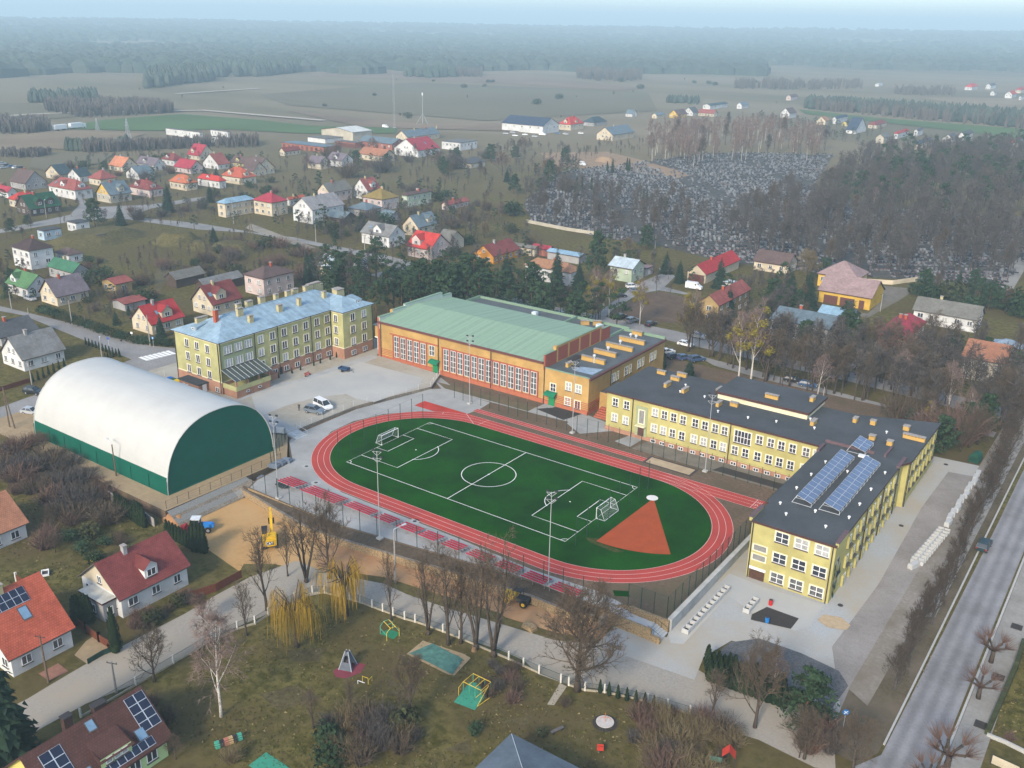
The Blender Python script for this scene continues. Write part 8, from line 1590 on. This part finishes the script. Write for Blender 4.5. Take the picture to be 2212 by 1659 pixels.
lowwall('rust-brown board fence between the glazed porch and the orange-red house', (3, 0), [(640, 410), (740, 490), (855, 575), (985, 655)], 1.4, m_rust, .1, (m_wpost, 4))
lowwall('rust-brown board fence behind the orange-red tiled roof', (3, 0), [(145, 60), (240, 120), (330, 180)], 1.5, m_rust, .1, (m_wpost, 4)); lowwall('dark rust-brown fence along the lane behind the maroon-tiled house', (3, 0), [(1640, 210), (1860, 140), (2080, 20)], 1.5, m_rust, .1)
lowwall('weathered white concrete wall behind the conifer hedge', (2, 0), [(910, 900), (1040, 980), (1180, 1050), (1330, 1160)], 1.7, M('weathered_wall', (.36, .33, .30), .9, .3, 1), .15); lowwall('thin rusty fence in front of the orange-red tiled house', (3, 0), [(755, 770), (890, 690), (985, 655)], 1.0, m_net, .04)
lowwall('red-brown fence at the side of the white cottage', (1, 0), [(0, 1480), (130, 1440), (260, 1400)], 1.2, m_rust, .1); lowwall('cream garden wall behind the houses by the graves', (1, 3), [(850, 545), (1080, 560), (1290, 530)], 1.6, WALL['cream'], .2, None, 'garden_wall'); lowwall('cream wall along the cemetery edge', (0, 2), [(210, 1240), (560, 1310), (830, 1350)], 1.5, WALL['beige'], .2, None, 'garden_wall')
lowwall('dark hedge-topped wall along the pavement at the lower right', (3, 3), [(2205, 590), (2140, 800), (2010, 1100), (1890, 1380)], 1.0, MATS['bush_leaf'], .6, None, 'garden_wall'); lowwall('grey garden wall at the lower right corner', (3, 3), [(1890, 1385), (2050, 1450), (2230, 1540)], .6, m_kerb, .3, None, 'garden_wall')
p = Q(3, 3, 1950, 1640); t = thing('gate', 'cream slatted gate with dark frame at the lower right corner', 'gate', (93.5, -23.6, T(93, -23)), R(-5)); mb = MB(); [mb.box((1.6, 0, .3+.2*k), (3, .06, .15)) for k in range(6)]; mb.build('slat', [WALL['cream']], t); mb = MB(); [mb.box((x, 0, .75), (.12, .1, 1.6)) for x in (.05, 3.15)]; mb.build('gate_frame', [m_dark], t)
# ------------------------------------------------------------ playground
def mat_at(name, pts, mat, off=.05): return psheet(name, [D(*p) for p in pts], mat, off, 4)
m_gm = M('green_rubber', (.03, .20, .10), .8, .1, 2); m_tq = M('turquoise_rubber', (.05, .26, .17), .8, .1, 1.5); m_rm = M('red_rubber', (.20, .045, .06), .9, .12, 2); m_py = M('play_yellow', (.65, .45, .05), .5); m_pg = M('play_green', (.08, .36, .25), .5)
mat_at('rubber_mat', [(3, 1, 1108, 505), (3, 1, 1185, 465), (3, 1, 1285, 500), (3, 1, 1225, 555)], m_gm); mat_at('rubber_mat', [(3, 1, 1745, 1095), (3, 1, 1880, 920), (3, 1, 2090, 945), (3, 1, 1925, 1165)], m_tq); mat_at('rubber_mat', [(3, 1, 705, 830), (3, 1, 830, 740), (3, 1, 985, 770), (3, 1, 950, 840), (3, 1, 820, 890), (3, 1, 730, 880)], m_rm); mat_at('rubber_mat', [(3, 1, -20, 1640), (3, 1, 130, 1525), (3, 1, 330, 1659), (3, 1, 150, 1760)], m_tq)
mat_at('sandpit', [(3, 1, 1340, 680), (3, 1, 1480, 565), (3, 1, 1830, 680), (3, 1, 1890, 715), (3, 1, 1750, 865), (3, 1, 1700, 860)], m_sandd)
p0 = [Q(3, 1, *q) for q in ((1360, 680), (1560, 595), (1825, 730), (1735, 862))]; mb = MB(); r = random.Random(2); n = 12; H_ = {}
for i in range(n+1):
 for j in range(n+1): a = p0[0].lerp(p0[1], i/n); b = p0[3].lerp(p0[2], i/n); c = a.lerp(b, j/n); H_[i, j] = (c.x, c.y, T(c.x, c.y)+.1+.16*noise.noise(Vector((c.x*.9, c.y*.9, 1)))+.08)
for i in range(n):
 for j in range(n): mb.face([H_[i, j], H_[i+1, j], H_[i+1, j+1], H_[i, j+1]])
tag(mb.build('cover_net', [M('sea_green_netting', (.075, .17, .14), .8, .25, 1.2)], None, smooth=True), 'crumpled sea-green net covering the playground sandpit', 'net')
p = Q(3, 1, 835, 790); t = thing('climbing_pyramid', 'grey four-sided climbing pyramid with dark openings on a red mat', 'climbing frame', tuple(p), R(20)); mb = MB(); w, h, q = 1.35, 2.6, .3
for k in range(4):
 a, b = R(45+90*k), R(135+90*k); A_, B_ = Vector((math.cos(a)*w, math.sin(a)*w, 0)), Vector((math.cos(b)*w, math.sin(b)*w, 0)); C1, C2 = A_*(q/w)+Vector((0, 0, h)), B_*(q/w)+Vector((0, 0, h)); L = lambda s, v: A_.lerp(B_, s).lerp(C1.lerp(C2, s), v)
 if k % 2: mb.face([L(0, 0), L(.25, 0), L(.3, .38), L(0, .38)]); mb.face([L(.75, 0), L(1, 0), L(1, .38), L(.7, .38)]); mb.face([L(0, .38), L(1, .38), L(1, 1), L(0, 1)])
 else: mb.face([L(0, 0), L(1, 0), L(1, .45), L(0, .45)]); mb.face([L(0, .45), L(.2, .45), L(.2, 1), L(0, 1)]); mb.face([L(.8, .45), L(1, .45), L(1, 1), L(.8, 1)]); mb.face([L(.2, .8), L(.8, .8), L(.8, 1), L(.2, 1)])
mb.build('shell', [M('play_grey', (.11, .125, .145), .7, .15, 2)], t); mb = MB(); [mb.tube([(math.cos(R(45+90*k))*w, math.sin(R(45+90*k))*w, 0), (math.cos(R(45+90*k))*q, math.sin(R(45+90*k))*q, h+.1)], .07, 5) for k in range(4)]; mb.build('edge_rail', [M('play_pale_grey', (.34, .36, .38), .6)], t)
def bars(label, rc, x, y, rz, segs, name='jungle_gym', s=1.0):
 p = Q(*rc, x, y); t = thing(name, label, 'climbing frame', tuple(p), R(rz))
 for nm, mt, pl in segs: mb = MB(); [mb.tube([Vector(q)*s for q in l], .045, 5) for l in pl]; mb.build(nm, [mt], t)
bars('yellow and green arched climbing bars on a small green mat', (3, 1), 1195, 515, -20, (('arch', m_py, [[(1, -1, 0), (1, -1.0, 1.3), (1, -.4, 1.9), (1, .4, 1.9), (1, 1, 1.3), (1, 1, 0)], [(-1, -.4, 1.9), (1.2, -.4, 1.9)], [(-1, .4, 1.9), (1.2, .4, 1.9)]]), ('rail', m_pg, [[(-1, -1, 0), (-1, -1, 1.3), (-1, -.4, 1.9), (-1, .4, 1.9), (-1, 1, 1.3), (-1, 1, 0)], [(-1, -1, .9), (1, -1, .9)], [(-1, 1, .9), (1, 1, .9)], [(0, -.4, 1.9), (0, .4, 1.9)]])))
bars('large yellow and green bar climbing frame on a turquoise mat', (3, 1), 1935, 1010, 0, (('top_rail', m_py, [[(-1.8, -1, 1.9), (1.8, -1, 1.9), (1.8, 1.6, 1.9), (-1.8, 1.6, 1.9), (-1.8, -1, 1.9)], [(-.6, -1, 1.9), (-.6, 1.6, 1.9)], [(.6, -1, 1.9), (.6, 1.6, 1.9)], [(1.8, -2.4, 1.4), (1.8, 1, 1.4)]]), ('upright', m_pg, [[(x, y, 0), (x, y, 1.9)] for x in (-1.8, -.6, .6, 1.8) for y in (-1, 1.6)]), ('ladder', m_py, [[(2.3, -2.6, .2), (1.8, 1, 1.6)], [(2.3, -2.6, .1), (2.7, .9, .1)], [(-1.8, -2.2, 0), (-1.8, -2.2, 1.5), (-1.8, -1, 1.9)]])), s=.82)
bars('small yellow and white bar frame near the climbing pyramid', (3, 1), 985, 935, 10, (('bar', m_py, [[(-.5, 0, 0), (-.5, 0, 1.2), (.5, 0, 1.2), (.5, 0, 0)], [(.5, 0, .8), (.5, 1, .8), (.5, 1, 0)]]), ('rail', m_white, [[(-1, -.5, .6), (.2, -.5, .6)], [(-1, -.5, 0), (-1, -.5, .6)]])), s=.9)
p = Q(3, 2, 887, 1275); t = thing('roundabout', 'white disc playground roundabout with orange handles', 'roundabout', tuple(p)); mb = MB(); mb.tube([(0, 0, .22), (0, 0, .3)], 1.15, 24); mb.build('disc', [M('worn_white', (.5, .46, .42), .8, .1, 2)], t); mb = MB(); [mb.tube([(0, 0, .3), (0, 0, 1), (.55*math.cos(a), .55*math.sin(a), 1.15), (.8*math.cos(a), .8*math.sin(a), .9)], .04, 5) for a in (0, 2.1, 4.2)]; mb.build('handle', [M('play_orange', (.55, .16, .05), .5)], t)
mb = MB(); mb.tube([(p.x, p.y, p.z+.03), (p.x, p.y, p.z+.06)], 1.6, 20); struct(mb.build('worn_ring', [m_dsoil]))
p = Q(3, 2, 845, 1525); t = thing('spring_rider', 'small red and blue spring rider', 'spring rider', tuple(p), R(30)); mb = MB(); mb.box((0, 0, .55), (.7, .3, .35)); mb.build('seat', [m_sblue], t); [(lambda mb: (mb.box((0, y, .75), (.8, .06, .6)), mb.build('side', [M('play_red', (.5, .05, .03), .5)], t)))(MB()) for y in (-.2, .2)]; mb = MB(); mb.tube([(0, 0, 0), (0, 0, .4)], .12, 8); mb.build('spring', [m_dark], t)
p = Q(3, 2, 475, 1350); t = thing('bench', 'weathered plank bench beside the round bush', 'bench', tuple(p), R(70)); mb = MB(); mb.box((0, 0, .42), (1.9, .4, .07)); mb.build('seat', [M('grey_plank', (.13, .12, .12), .9, .2, 3)], t); [(lambda mb: (mb.box((x, 0, .2), (.12, .35, .4)), mb.build('leg', [m_dark], t)))(MB()) for x in (-.7, .7)]
p = Q(3, 0, 1950, 1455); t = thing('crawl_tunnel', 'caterpillar crawl tunnel with green and orange rings', 'crawl tunnel', tuple(p), R(68))
for k, c in enumerate((m_pg, m_dark, M('play_coral', (.5, .2, .14), .6), M('play_tan', (.5, .36, .18), .6), m_dark, m_pg)):
 mb = MB(); x = -1.4+.55*k; n = 10; [mb.tube([(x+.02, .42*math.cos(a), .42+.42*math.sin(a)), (x+.52, .42*math.cos(a), .42+.42*math.sin(a))], .09, 4) for a in [6.283*j/n for j in range(n)]]; mb.build('ring', [c], t)
p = Q(3, 2, 1940, 1655); t = thing('slide', 'red-roofed slide tower with green panel at the bottom edge', 'slide', tuple(p), R(20)); mb = MB(); [mb.face([(x, -.7, 2), (x, .7, 2), (0, .7, 2.9), (0, -.7, 2.9)]) for x in (-.8, .8)]; mb.build('roof', [M('play_red', (.5, .05, .03), .5)], t); mb = MB(); [mb.tube([(x, y, 0), (x, y, 2)], .06, 5) for x in (-.7, .7) for y in (-.6, .6)]; mb.build('post', [m_dark], t); mb = MB(); mb.box((-1.4, 0, .9), (1.6, .7, .08)); mb.build('panel', [m_pg], t)
p = Q(3, 1, 1920, 650); mb = MB(); mb.tube([(0, 0, -.1), (0, 0, .2), (.05, 0, .75)], [.48, .34, .3], 9); mb.tube([(.05, 0, .75), (.05, 0, .76)], .2, 8, 1); tag(mb.build('tree_stump', [M('tan_stump', (.22, .14, .08), .9, .2, 4), m_dark], None, tuple(p)), 'hollow tan stump at the foot of the fence-row trees', 'stump')
p = Q(2, 0, 790, 1440); t = thing('garden_bench', 'pale yellow wooden garden bench on the lawn', 'bench', tuple(p), R(150)); mb = MB(); mb.box((0, 0, .42), (1.6, .6, .08)); mb.build('seat', [m_py], t); mb = MB(); mb.box((0, .32, .75), (1.6, .08, .6)); mb.build('backrest', [m_py], t); [(lambda mb: (mb.box((x, 0, .2), (.1, .5, .4)), mb.build('leg', [m_py], t)))(MB()) for x in (-.65, .65)]
p = Q(2, 0, 390, 1570); t = thing('garden_basin', 'white rectangular basin lying on the garden lawn', 'basin', tuple(p), R(-30)); mb = MB(); [mb.box(c, d) for c, d in (((0, .5, .3), (1.7, .12, .35)), ((0, -.5, .3), (1.7, .12, .35)), ((.8, 0, .3), (.12, .9, .35)), ((-.8, 0, .3), (.12, .9, .35)))]; mb.build('rim', [m_white], t); mb = MB(); mb.box((0, 0, .2), (1.5, .9, .1)); mb.build('bottom', [m_dark], t)
p = Q(1, 3, 2075, 1075); mb = MB(); r = random.Random(3); G_ = {}
for i in range(9):
 for j in range(9): a, b = -4+i, -3+.75*j; G_[i, j] = (a, b, max(0, 1.5*(1-(a/4)**2)*(1-(b/3)**2)+.5*noise.noise(Vector((a*.6, b*.6, 5)))))
for i in range(8):
 for j in range(8): mb.face([G_[i, j], G_[i+1, j], G_[i+1, j+1], G_[i, j+1]])
tag(mb.build('covered_heap', [M('pale_blue_tarpaulin', (.22, .28, .34), .5, .25, .8)], None, (p.x, p.y, p.z)), 'heap under pale blue-grey tarpaulins at the right edge', 'tarpaulin heap')
# ------------------------------------------------------------ the house with the brown roof and the grey roof at the bottom edge
t = thing('house', 'yellow-green house with dark brown tiled roof and three sets of black solar panels', 'house', (8.2, -88.5, T(8, -88))); HOUSES.append((8, -88, 9)); z0 = t.location.z
hx, hy, hw, tp = 4.9, 6.9, 3.1, math.tan(R(41)); mb = MB(); mb.prism([(-hx, -hy), (hx, -hy), (hx, hy), (-hx, hy)], -.6, hw, 0); [mb.face([(-hx, s*hy, hw), (hx, s*hy, hw), (0, s*hy, hw+hx*tp)], 1) for s in (-1, 1)]; mb.build('wall', [WALL['lime'], WALL['yellow']], t)
mb = MB(); o = .6; A_ = hy+o; e = hx+o; zr = hw+hx*tp+.2; ze = hw-o*tp+.2; sl = math.hypot(e, zr-ze)
for s in (-1, 1): q = [(s*e, -s*A_, ze), (s*e, s*A_, ze), (0, s*A_, zr), (0, -s*A_, zr)]; mb.face(q, 0, [(0, 0), (2*A_, 0), (2*A_, sl), (0, sl)]); mb.face([(a, b, c-.22) for a, b, c in q][::-1], 1); mb.face([(q[0][0], q[0][1], ze-.22), (q[1][0], q[1][1], ze-.22), q[1], q[0]], 1); [mb.face([(u[0], u[1], u[2]-.22), (v[0], v[1], v[2]-.22), v, u], 1) for u, v in ((q[1], q[2]), (q[3], q[0]))]
ro = mb.build('roof', [MR('umber_tile_roof', (.115, .055, .045), 'tile', .6), m_fas], t)
def rp(i, j, d=.1): x = e*(1-j); return Vector((x, -A_+2*A_*i, zr-x*tp+d))
def roofpv(i0, i1, j0, j1, n, c):
 mb = MB(); mb.face([rp(i0, j0), rp(i1, j0), rp(i1, j1), rp(i0, j1)], 1)
 for k in range(n):
  for q in range(c): a0, a1, b0, b1 = i0+(i1-i0)*(k+.05)/n, i0+(i1-i0)*(k+.95)/n, j0+(j1-j0)*(q+.04)/c, j0+(j1-j0)*(q+.96)/c; mb.face([rp(a0, b0, .13), rp(a1, b0, .13), rp(a1, b1, .13), rp(a0, b1, .13)], 0)
 mb.build('solar_panel', [M('black_solar_cell', (.012, .016, .035), .2), m_alu], ro)
roofpv(.82, .985, .3, .92, 2, 4); roofpv(.1, .27, .2, .85, 2, 4); roofpv(.42, .86, .05, .2, 7, 1)
for i, j, w, l in ((.52, .84, .03, .08), (.8, .3, .035, .09), (.33, .22, .035, .09)): mb = MB(); mb.face([rp(i-w, j-l, .14), rp(i+w, j-l, .14), rp(i+w, j+l, .14), rp(i-w, j+l, .14)], 0); mb.face([rp(i-w*1.25, j-l*1.2, .1), rp(i+w*1.25, j-l*1.2, .1), rp(i+w*1.25, j+l*1.2, .1), rp(i-w*1.25, j+l*1.2, .1)], 1); mb.build('skylight', [M('skylight_glass', (.16, .26, .36), .15), m_sill], ro)
mb = MB(); a, b = rp(.44, .18), rp(.66, .18); h = 1.35; top = .78
for q in ([rp(.42, .16), rp(.68, .16), rp(.68, .16)+Vector((0, 0, h)), rp(.42, .16)+Vector((0, 0, h))],): mb.face(q, 1)
for i in (.42, .68): mb.face([rp(i, .16), rp(i, .16)+Vector((0, 0, h)), rp(i, .62)], 0)
dm = mb.build('dormer', [MATS['umber_tile_roof'], WALL['lime']], ro); mb = MB(); mb.face([rp(.4, .1)+Vector((0, 0, h-.05)), rp(.7, .1)+Vector((0, 0, h-.05)), rp(.68, .66, .06), rp(.42, .66, .06)], 0, [(0, 0), (4, 0), (4, 4), (0, 4)]); mb.build('dormer_roof', [MATS['umber_tile_roof']], ro)
for i in (.49, .56, .62): q = rp(i, .16); link('dormer_window', win_mesh(.8, .8, 1, 1, None, True)[0], ro, (q.x+.03, q.y, q.z+.75), FU); link('dormer_pane', win_mesh(.8, .8, 1, 1, None, True)[1][1], ro, (q.x+.03, q.y, q.z+.75), FU)
for x, y, dx, dy, h in ((-.5, -1.6, .8, 1.0, 1.7), (-.4, 2.2, .8, 1.5, .9)): mb = MB(); zz = zr-abs(x)*tp-.4; mb.box((x, y, zz+h/2+.2), (dx, dy, h+.4)); mb.box((x, y, zz+h+.45), (dx+.2, dy+.2, .12), m=1); mb.build('chimney', [M('dark_brick', (.06, .035, .03), .9, .2, 4), m_dark], ro)
for y in (2.6, 4.8): o2 = link('window', win_mesh(1.4, 1.35, 2, 1, None, True)[0], t, (hx+.02, y, 1.5), FU); link('pane', win_mesh(1.4, 1.35, 2, 1, None, True)[1][0], o2)
t = thing('pavilion', 'low building with blue-grey hipped felt roof cut by the bottom edge', 'building', (54.5, -65.5, T(54, -65))); mb = MB(); mb.prism([(-7.4, -7.4), (7.4, -7.4), (7.4, 7.4), (-7.4, 7.4)], -.5, 3.6); mb.build('wall', [WALL['grey']], t); mb = MB(); hip(mb, -8.2, 8.2, -8.2, 8.1, 3.7, 2.0, 'y'); mb.prism([(-8.2, -8.2), (8.2, -8.2), (8.2, 8.1), (-8.2, 8.1)], 3.5, 3.69, 1); ro = mb.build('roof', [M('blue_grey_felt', (.12, .15, .175), .9, .08, 2, big=.3), m_dark], t)
mb = MB(); mb.tube([(0, 0, 5.72), (8.1, 8, 3.72)], .04, 4); mb.tube([(0, 0, 5.72), (-8.1, 8, 3.72)], .04, 4); mb.build('ridge_wire', [m_galv], ro)
# ------------------------------------------------------------ graves
m_gr_ = [M('pale_granite', (.21, .225, .235), .5, .2, 2), M('dark_granite', (.04, .042, .048), .3, .3, 2), M('mid_granite', (.13, .135, .14), .5, .25, 2), M('rosy_granite', (.17, .13, .125), .5, .2, 2)]
def grave_geo(mb, x, y, z, r, a, mi=None):
 a1 = r.choice((0, 1, 1, 2, 2, 3)) if mi is None else mi; b1 = r.choice((0, 1, 1, 2)); c, s = math.cos(a), math.sin(a)
 mb.box((x, y, z+.2), (1.0, 2.05, .4), a, a1); hh = r.uniform(.6, 1.25); mb.box((x-s*-1.0*-1, y+c*.98, z+.3+hh/2), (r.uniform(.7, 1.05), .2, hh), a, b1); mb.box((x, y, z+.43), (.8, 1.4, .08), a, (a1+b1) % 4)
GM = []
for k in range(10): mb = MB(); r = random.Random(k); grave_geo(mb, 0, 0, 0, r, 0, (0, 0, 1, 2, 0, 3, 2, 0, 1, 2)[k]); [mb.box((r.uniform(-.4, .4), r.uniform(-.6, .4), .52), (.18, .18, .22), 0, 4) for _ in range(2)]; GM.append(mb.mesh('grave', m_gr_+[M('grave_flowers', (.3, .12, .12), .8, .6, 3)]))
CEM = [tuple(G(*p)[:2]) for p in ((1130, 440), (1205, 372), (1330, 358), (1540, 330), (1800, 335), (1760, 400), (1900, 450), (2212, 470), (2240, 560), (2150, 630), (1960, 605), (1770, 590), (1560, 565), (1420, 530), (1310, 515), (1150, 480))]
rg = random.Random(21); pts = []; PF = [(fx.x*p[0]+fx.y*p[1], fy.x*p[0]+fy.y*p[1]) for p in CEM]; row = 0; q = min(p[1] for p in PF)
while q < max(p[1] for p in PF):
 row += 1; s_ = min(p[0] for p in PF)
 while s_ < max(p[0] for p in PF):
  s_ += rg.uniform(1.3, 1.9)
  if int(s_/13+row//7*.4) % 5 == 0 and rg.random() < .8: continue
  x, y = fx.x*s_+fy.x*q, fx.y*s_+fy.y*q
  if inpoly(x, y, CEM) and rg.random() < .88: pts.append((x, y+rg.uniform(-.25, .25)))
 q += 4.6 if row % 7 else 9
pts.sort(key=lambda p: (p[0]-CAM.x)**2+(p[1]-CAM.y)**2)
for i, (x, y) in enumerate(pts[:290]): tag(link('grave', rg.choice(GM), None, (x, y, T(x, y)), R(35)+rg.uniform(-.1, .1)), 'granite grave with headstone in the nearest rows of the cemetery', 'grave', 'nearest graves of the cemetery')
mb = MB()
for x, y in pts[290:]: grave_geo(mb, x, y, T(x, y), rg, R(35)+rg.uniform(-.1, .1))
o = struct(mb.build('cemetery_graves', m_gr_), 'stuff'); o['label'] = 'the remaining rows of graves spreading far back'
sheet('cemetery_ground', CEM, M('cemetery_soil', (.085, .08, .07), .95, .3, .5, big=.05), None, .03, 12)
# ------------------------------------------------------------ mounds and smoke
def mound(name, rc, x, y, rx, ry, h, mat):
 p = Q(*rc, x, y); mb = MB(); n, m = 26, 7; V = {}
 for i in range(n):
  for j in range(m+1): a = 6.283*i/n; f = j/m; k = (1+.12*noise.noise(Vector((math.cos(a)*2, math.sin(a)*2, x))))*(1-f*.94 if j else 1.0); zz = h*(S(f*1.5)); V[i, j] = (p.x+math.cos(a)*rx*k, p.y+math.sin(a)*ry*k, p.z-.2+zz)
 for i in range(n):
  for j in range(m): q = (i+1) % n; mb.face([V[i, j], V[q, j], V[q, j+1], V[i, j+1]])
 mb.face([V[i, m] for i in range(n)]); struct(mb.build(name, [mat], smooth=True))
m_mnd = M('mound_grass', (.085, .078, .025), .95, .2, 1.2, col2=(.14, .115, .05), big=.2)
mound('grass_mound', (1, 0), 820, 175, 15, 24, 4, m_mnd); mound('grass_mound', (1, 0), 1530, 195, 11, 10, 4.5, m_mnd); mound('grass_mound', (1, 0), 1730, 235, 7, 6, 2.5, m_mnd); mound('grass_mound', (1, 0), 2000, 270, 12, 10, 3.5, m_mnd); mound('sand_heap', (2, 0), 1500, 1095, 3.2, 2.2, 1.5, m_orange); mound('sand_heap', (0, 2), 890, 715, 8, 7, 3.5, MATS['orange_earth'])
mound('sand_heap', (2, 1), 470, 1050, 3.6, 1.5, .9, m_orange); mound('sand_heap', (2, 1), 20, 870, 2.2, 1.6, .8, m_ochre)
def smoke(rc, x, y, h, w, dens, label):
 p = Q(*rc, x, y); mb = MB(); pts_ = [(0, 0, 0), (.3*w, .2*w, h*.3), (.9*w, .5*w, h*.65), (1.3*w, .6*w, h)]; mb.tube([(a, b, c) for a, b, c in pts_], [w*.35, w*.6, w*.95, w*.7], 10); me = mb.mesh('smoke', []); m = bpy.data.materials.new('smoke_air'); m.use_nodes = True; n = m.node_tree.nodes; n.clear(); o = n.new('ShaderNodeOutputMaterial'); v = n.new('ShaderNodeVolumePrincipled'); v.inputs['Density'].default_value = dens; v.inputs['Color'].default_value = (.75, .82, .9, 1); m.node_tree.links.new(v.outputs[0], o.inputs['Volume']); me.materials.append(m); ob = struct(link('smoke', me, None, (p.x, p.y, p.z+.5)), 'stuff'); ob['label'] = label
smoke((1, 0), 1350, 650, 9, 2.4, .014, 'pale smoke drifting up in the garden behind the bright red roof')
# ------------------------------------------------------------ people
def person(label, x, y, z, rz, h, coat, legs, hair, pose, cat='person'):
 k = h/1.75; J = [(0, 0, .95), (0, 0, 1.15), (0, .01, 1.38), (0, .02, 1.5), (0, .03, 1.6), (0, .03, 1.7)]; Rr = [.15, .14, .16, .06, .095, .085]; E = [(0, 1), (1, 2), (2, 3), (3, 4), (4, 5)]
 def add(p, q, r): J.append(p); Rr.append(r); E.append((q, len(J)-1)); return len(J)-1
 for s in (-1, 1):
  a = add((s*.1, 0, .9), 0, .105); b = add((s*.11+(.02*s), .05*(pose == 'run')*s, .5), a, .075); c = add((s*.12, -.02*s*(pose == 'run'), .09), b, .05); add((s*.13, .14, .04), c, .045)
  sh = add((s*.2, 0, 1.4), 2, .07)
  if pose == 'hold': e = add((s*.27, .1, 1.16), sh, .055); w = add((s*.08, .33, 1.38), e, .042)
  else: e = add((s*.28, -.03, 1.14), sh, .055); w = add((s*.31, .06, .9), e, .042)
  add((J[w][0]-s*.02, J[w][1]+.08, J[w][2]-.02), w, .035)
 me = bpy.data.meshes.new('body'); me.from_pydata([Vector(j)*k for j in J], E, []); o = bpy.data.objects.new('body', me); COL.objects.link(o); md = o.modifiers.new('s', 'SKIN')
 for v, r in zip(me.skin_vertices[0].data, Rr): v.radius = (r*k, r*k*.85)
 me.skin_vertices[0].data[0].use_root = True; o.modifiers.new('d', 'SUBSURF').levels = 1; bpy.context.view_layer.update(); ev = o.evaluated_get(bpy.context.evaluated_depsgraph_get()); m2 = bpy.data.meshes.new_from_object(ev); bpy.data.objects.remove(o)
 skin = M('skin', (.45, .28, .2), .6); m2.materials.clear(); [m2.materials.append(q) for q in (coat, legs, skin, hair)]
 for p in m2.polygons: c = p.center/k; p.material_index = 3 if (c.z > 1.68 or (c.z > 1.58 and c.y < .0)) else 2 if c.z > 1.5 or (pose == 'hold' and c.y > .34) else 1 if c.z < .93 and abs(c.x) < .22 else 0
 m2.name = 'body'; t = thing('person', label, cat, (x, y, z), rz); link('body', m2, t); return t
cl = lambda n, c: M('cloth_'+n, c, .9, .1, 3)
person('person in dark clothes standing beside the grey-blue SUV, hands raised to the face', -51.4, -1.0, .61, R(200), 1.78, cl('black', (.03, .03, .035)), cl('navy', (.03, .035, .05)), cl('hair', (.05, .03, .02)), 'hold')
for x, y, h, c, l, lab in ((965, 1515, 1.25, cl('white', (.6, .58, .6)), cl('pink', (.6, .08, .2)), 'child in white top and pink trousers in the playground thicket'), (803, 1560, 1.2, cl('grey', (.12, .12, .13)), cl('navy', (.03, .035, .05)), 'child in dark jacket and pale cap left in the playground thicket'), (1062, 1490, 1.3, cl('black', (.03, .03, .035)), cl('black', (.03, .03, .035)), 'child in black clothes with pale cap right in the playground thicket')):
 p = Q(3, 1, x, y); person(lab, p.x, p.y, p.z, R(x), h, c, l, cl('palecap', (.6, .5, .45)), 'run')
# ------------------------------------------------------------------ haze
def haze():
 mb = MB(); mb.box((CAM.x+FW.x*4700, CAM.y+FW.y*4700, 100), (26000, 26000, 330))
 me = mb.mesh('haze', []); m = bpy.data.materials.new('haze_air'); m.use_nodes = True; n = m.node_tree.nodes; n.clear()
 o = n.new('ShaderNodeOutputMaterial'); v = n.new('ShaderNodeVolumePrincipled'); v.inputs['Density'].default_value = HAZE_D
 v.inputs['Color'].default_value = (*HAZE_C, 1); v.inputs['Anisotropy'].default_value = 0
 m.node_tree.links.new(v.outputs[0], o.inputs['Volume']); me.materials.append(m)
 struct(link('haze', me), 'stuff')
haze()
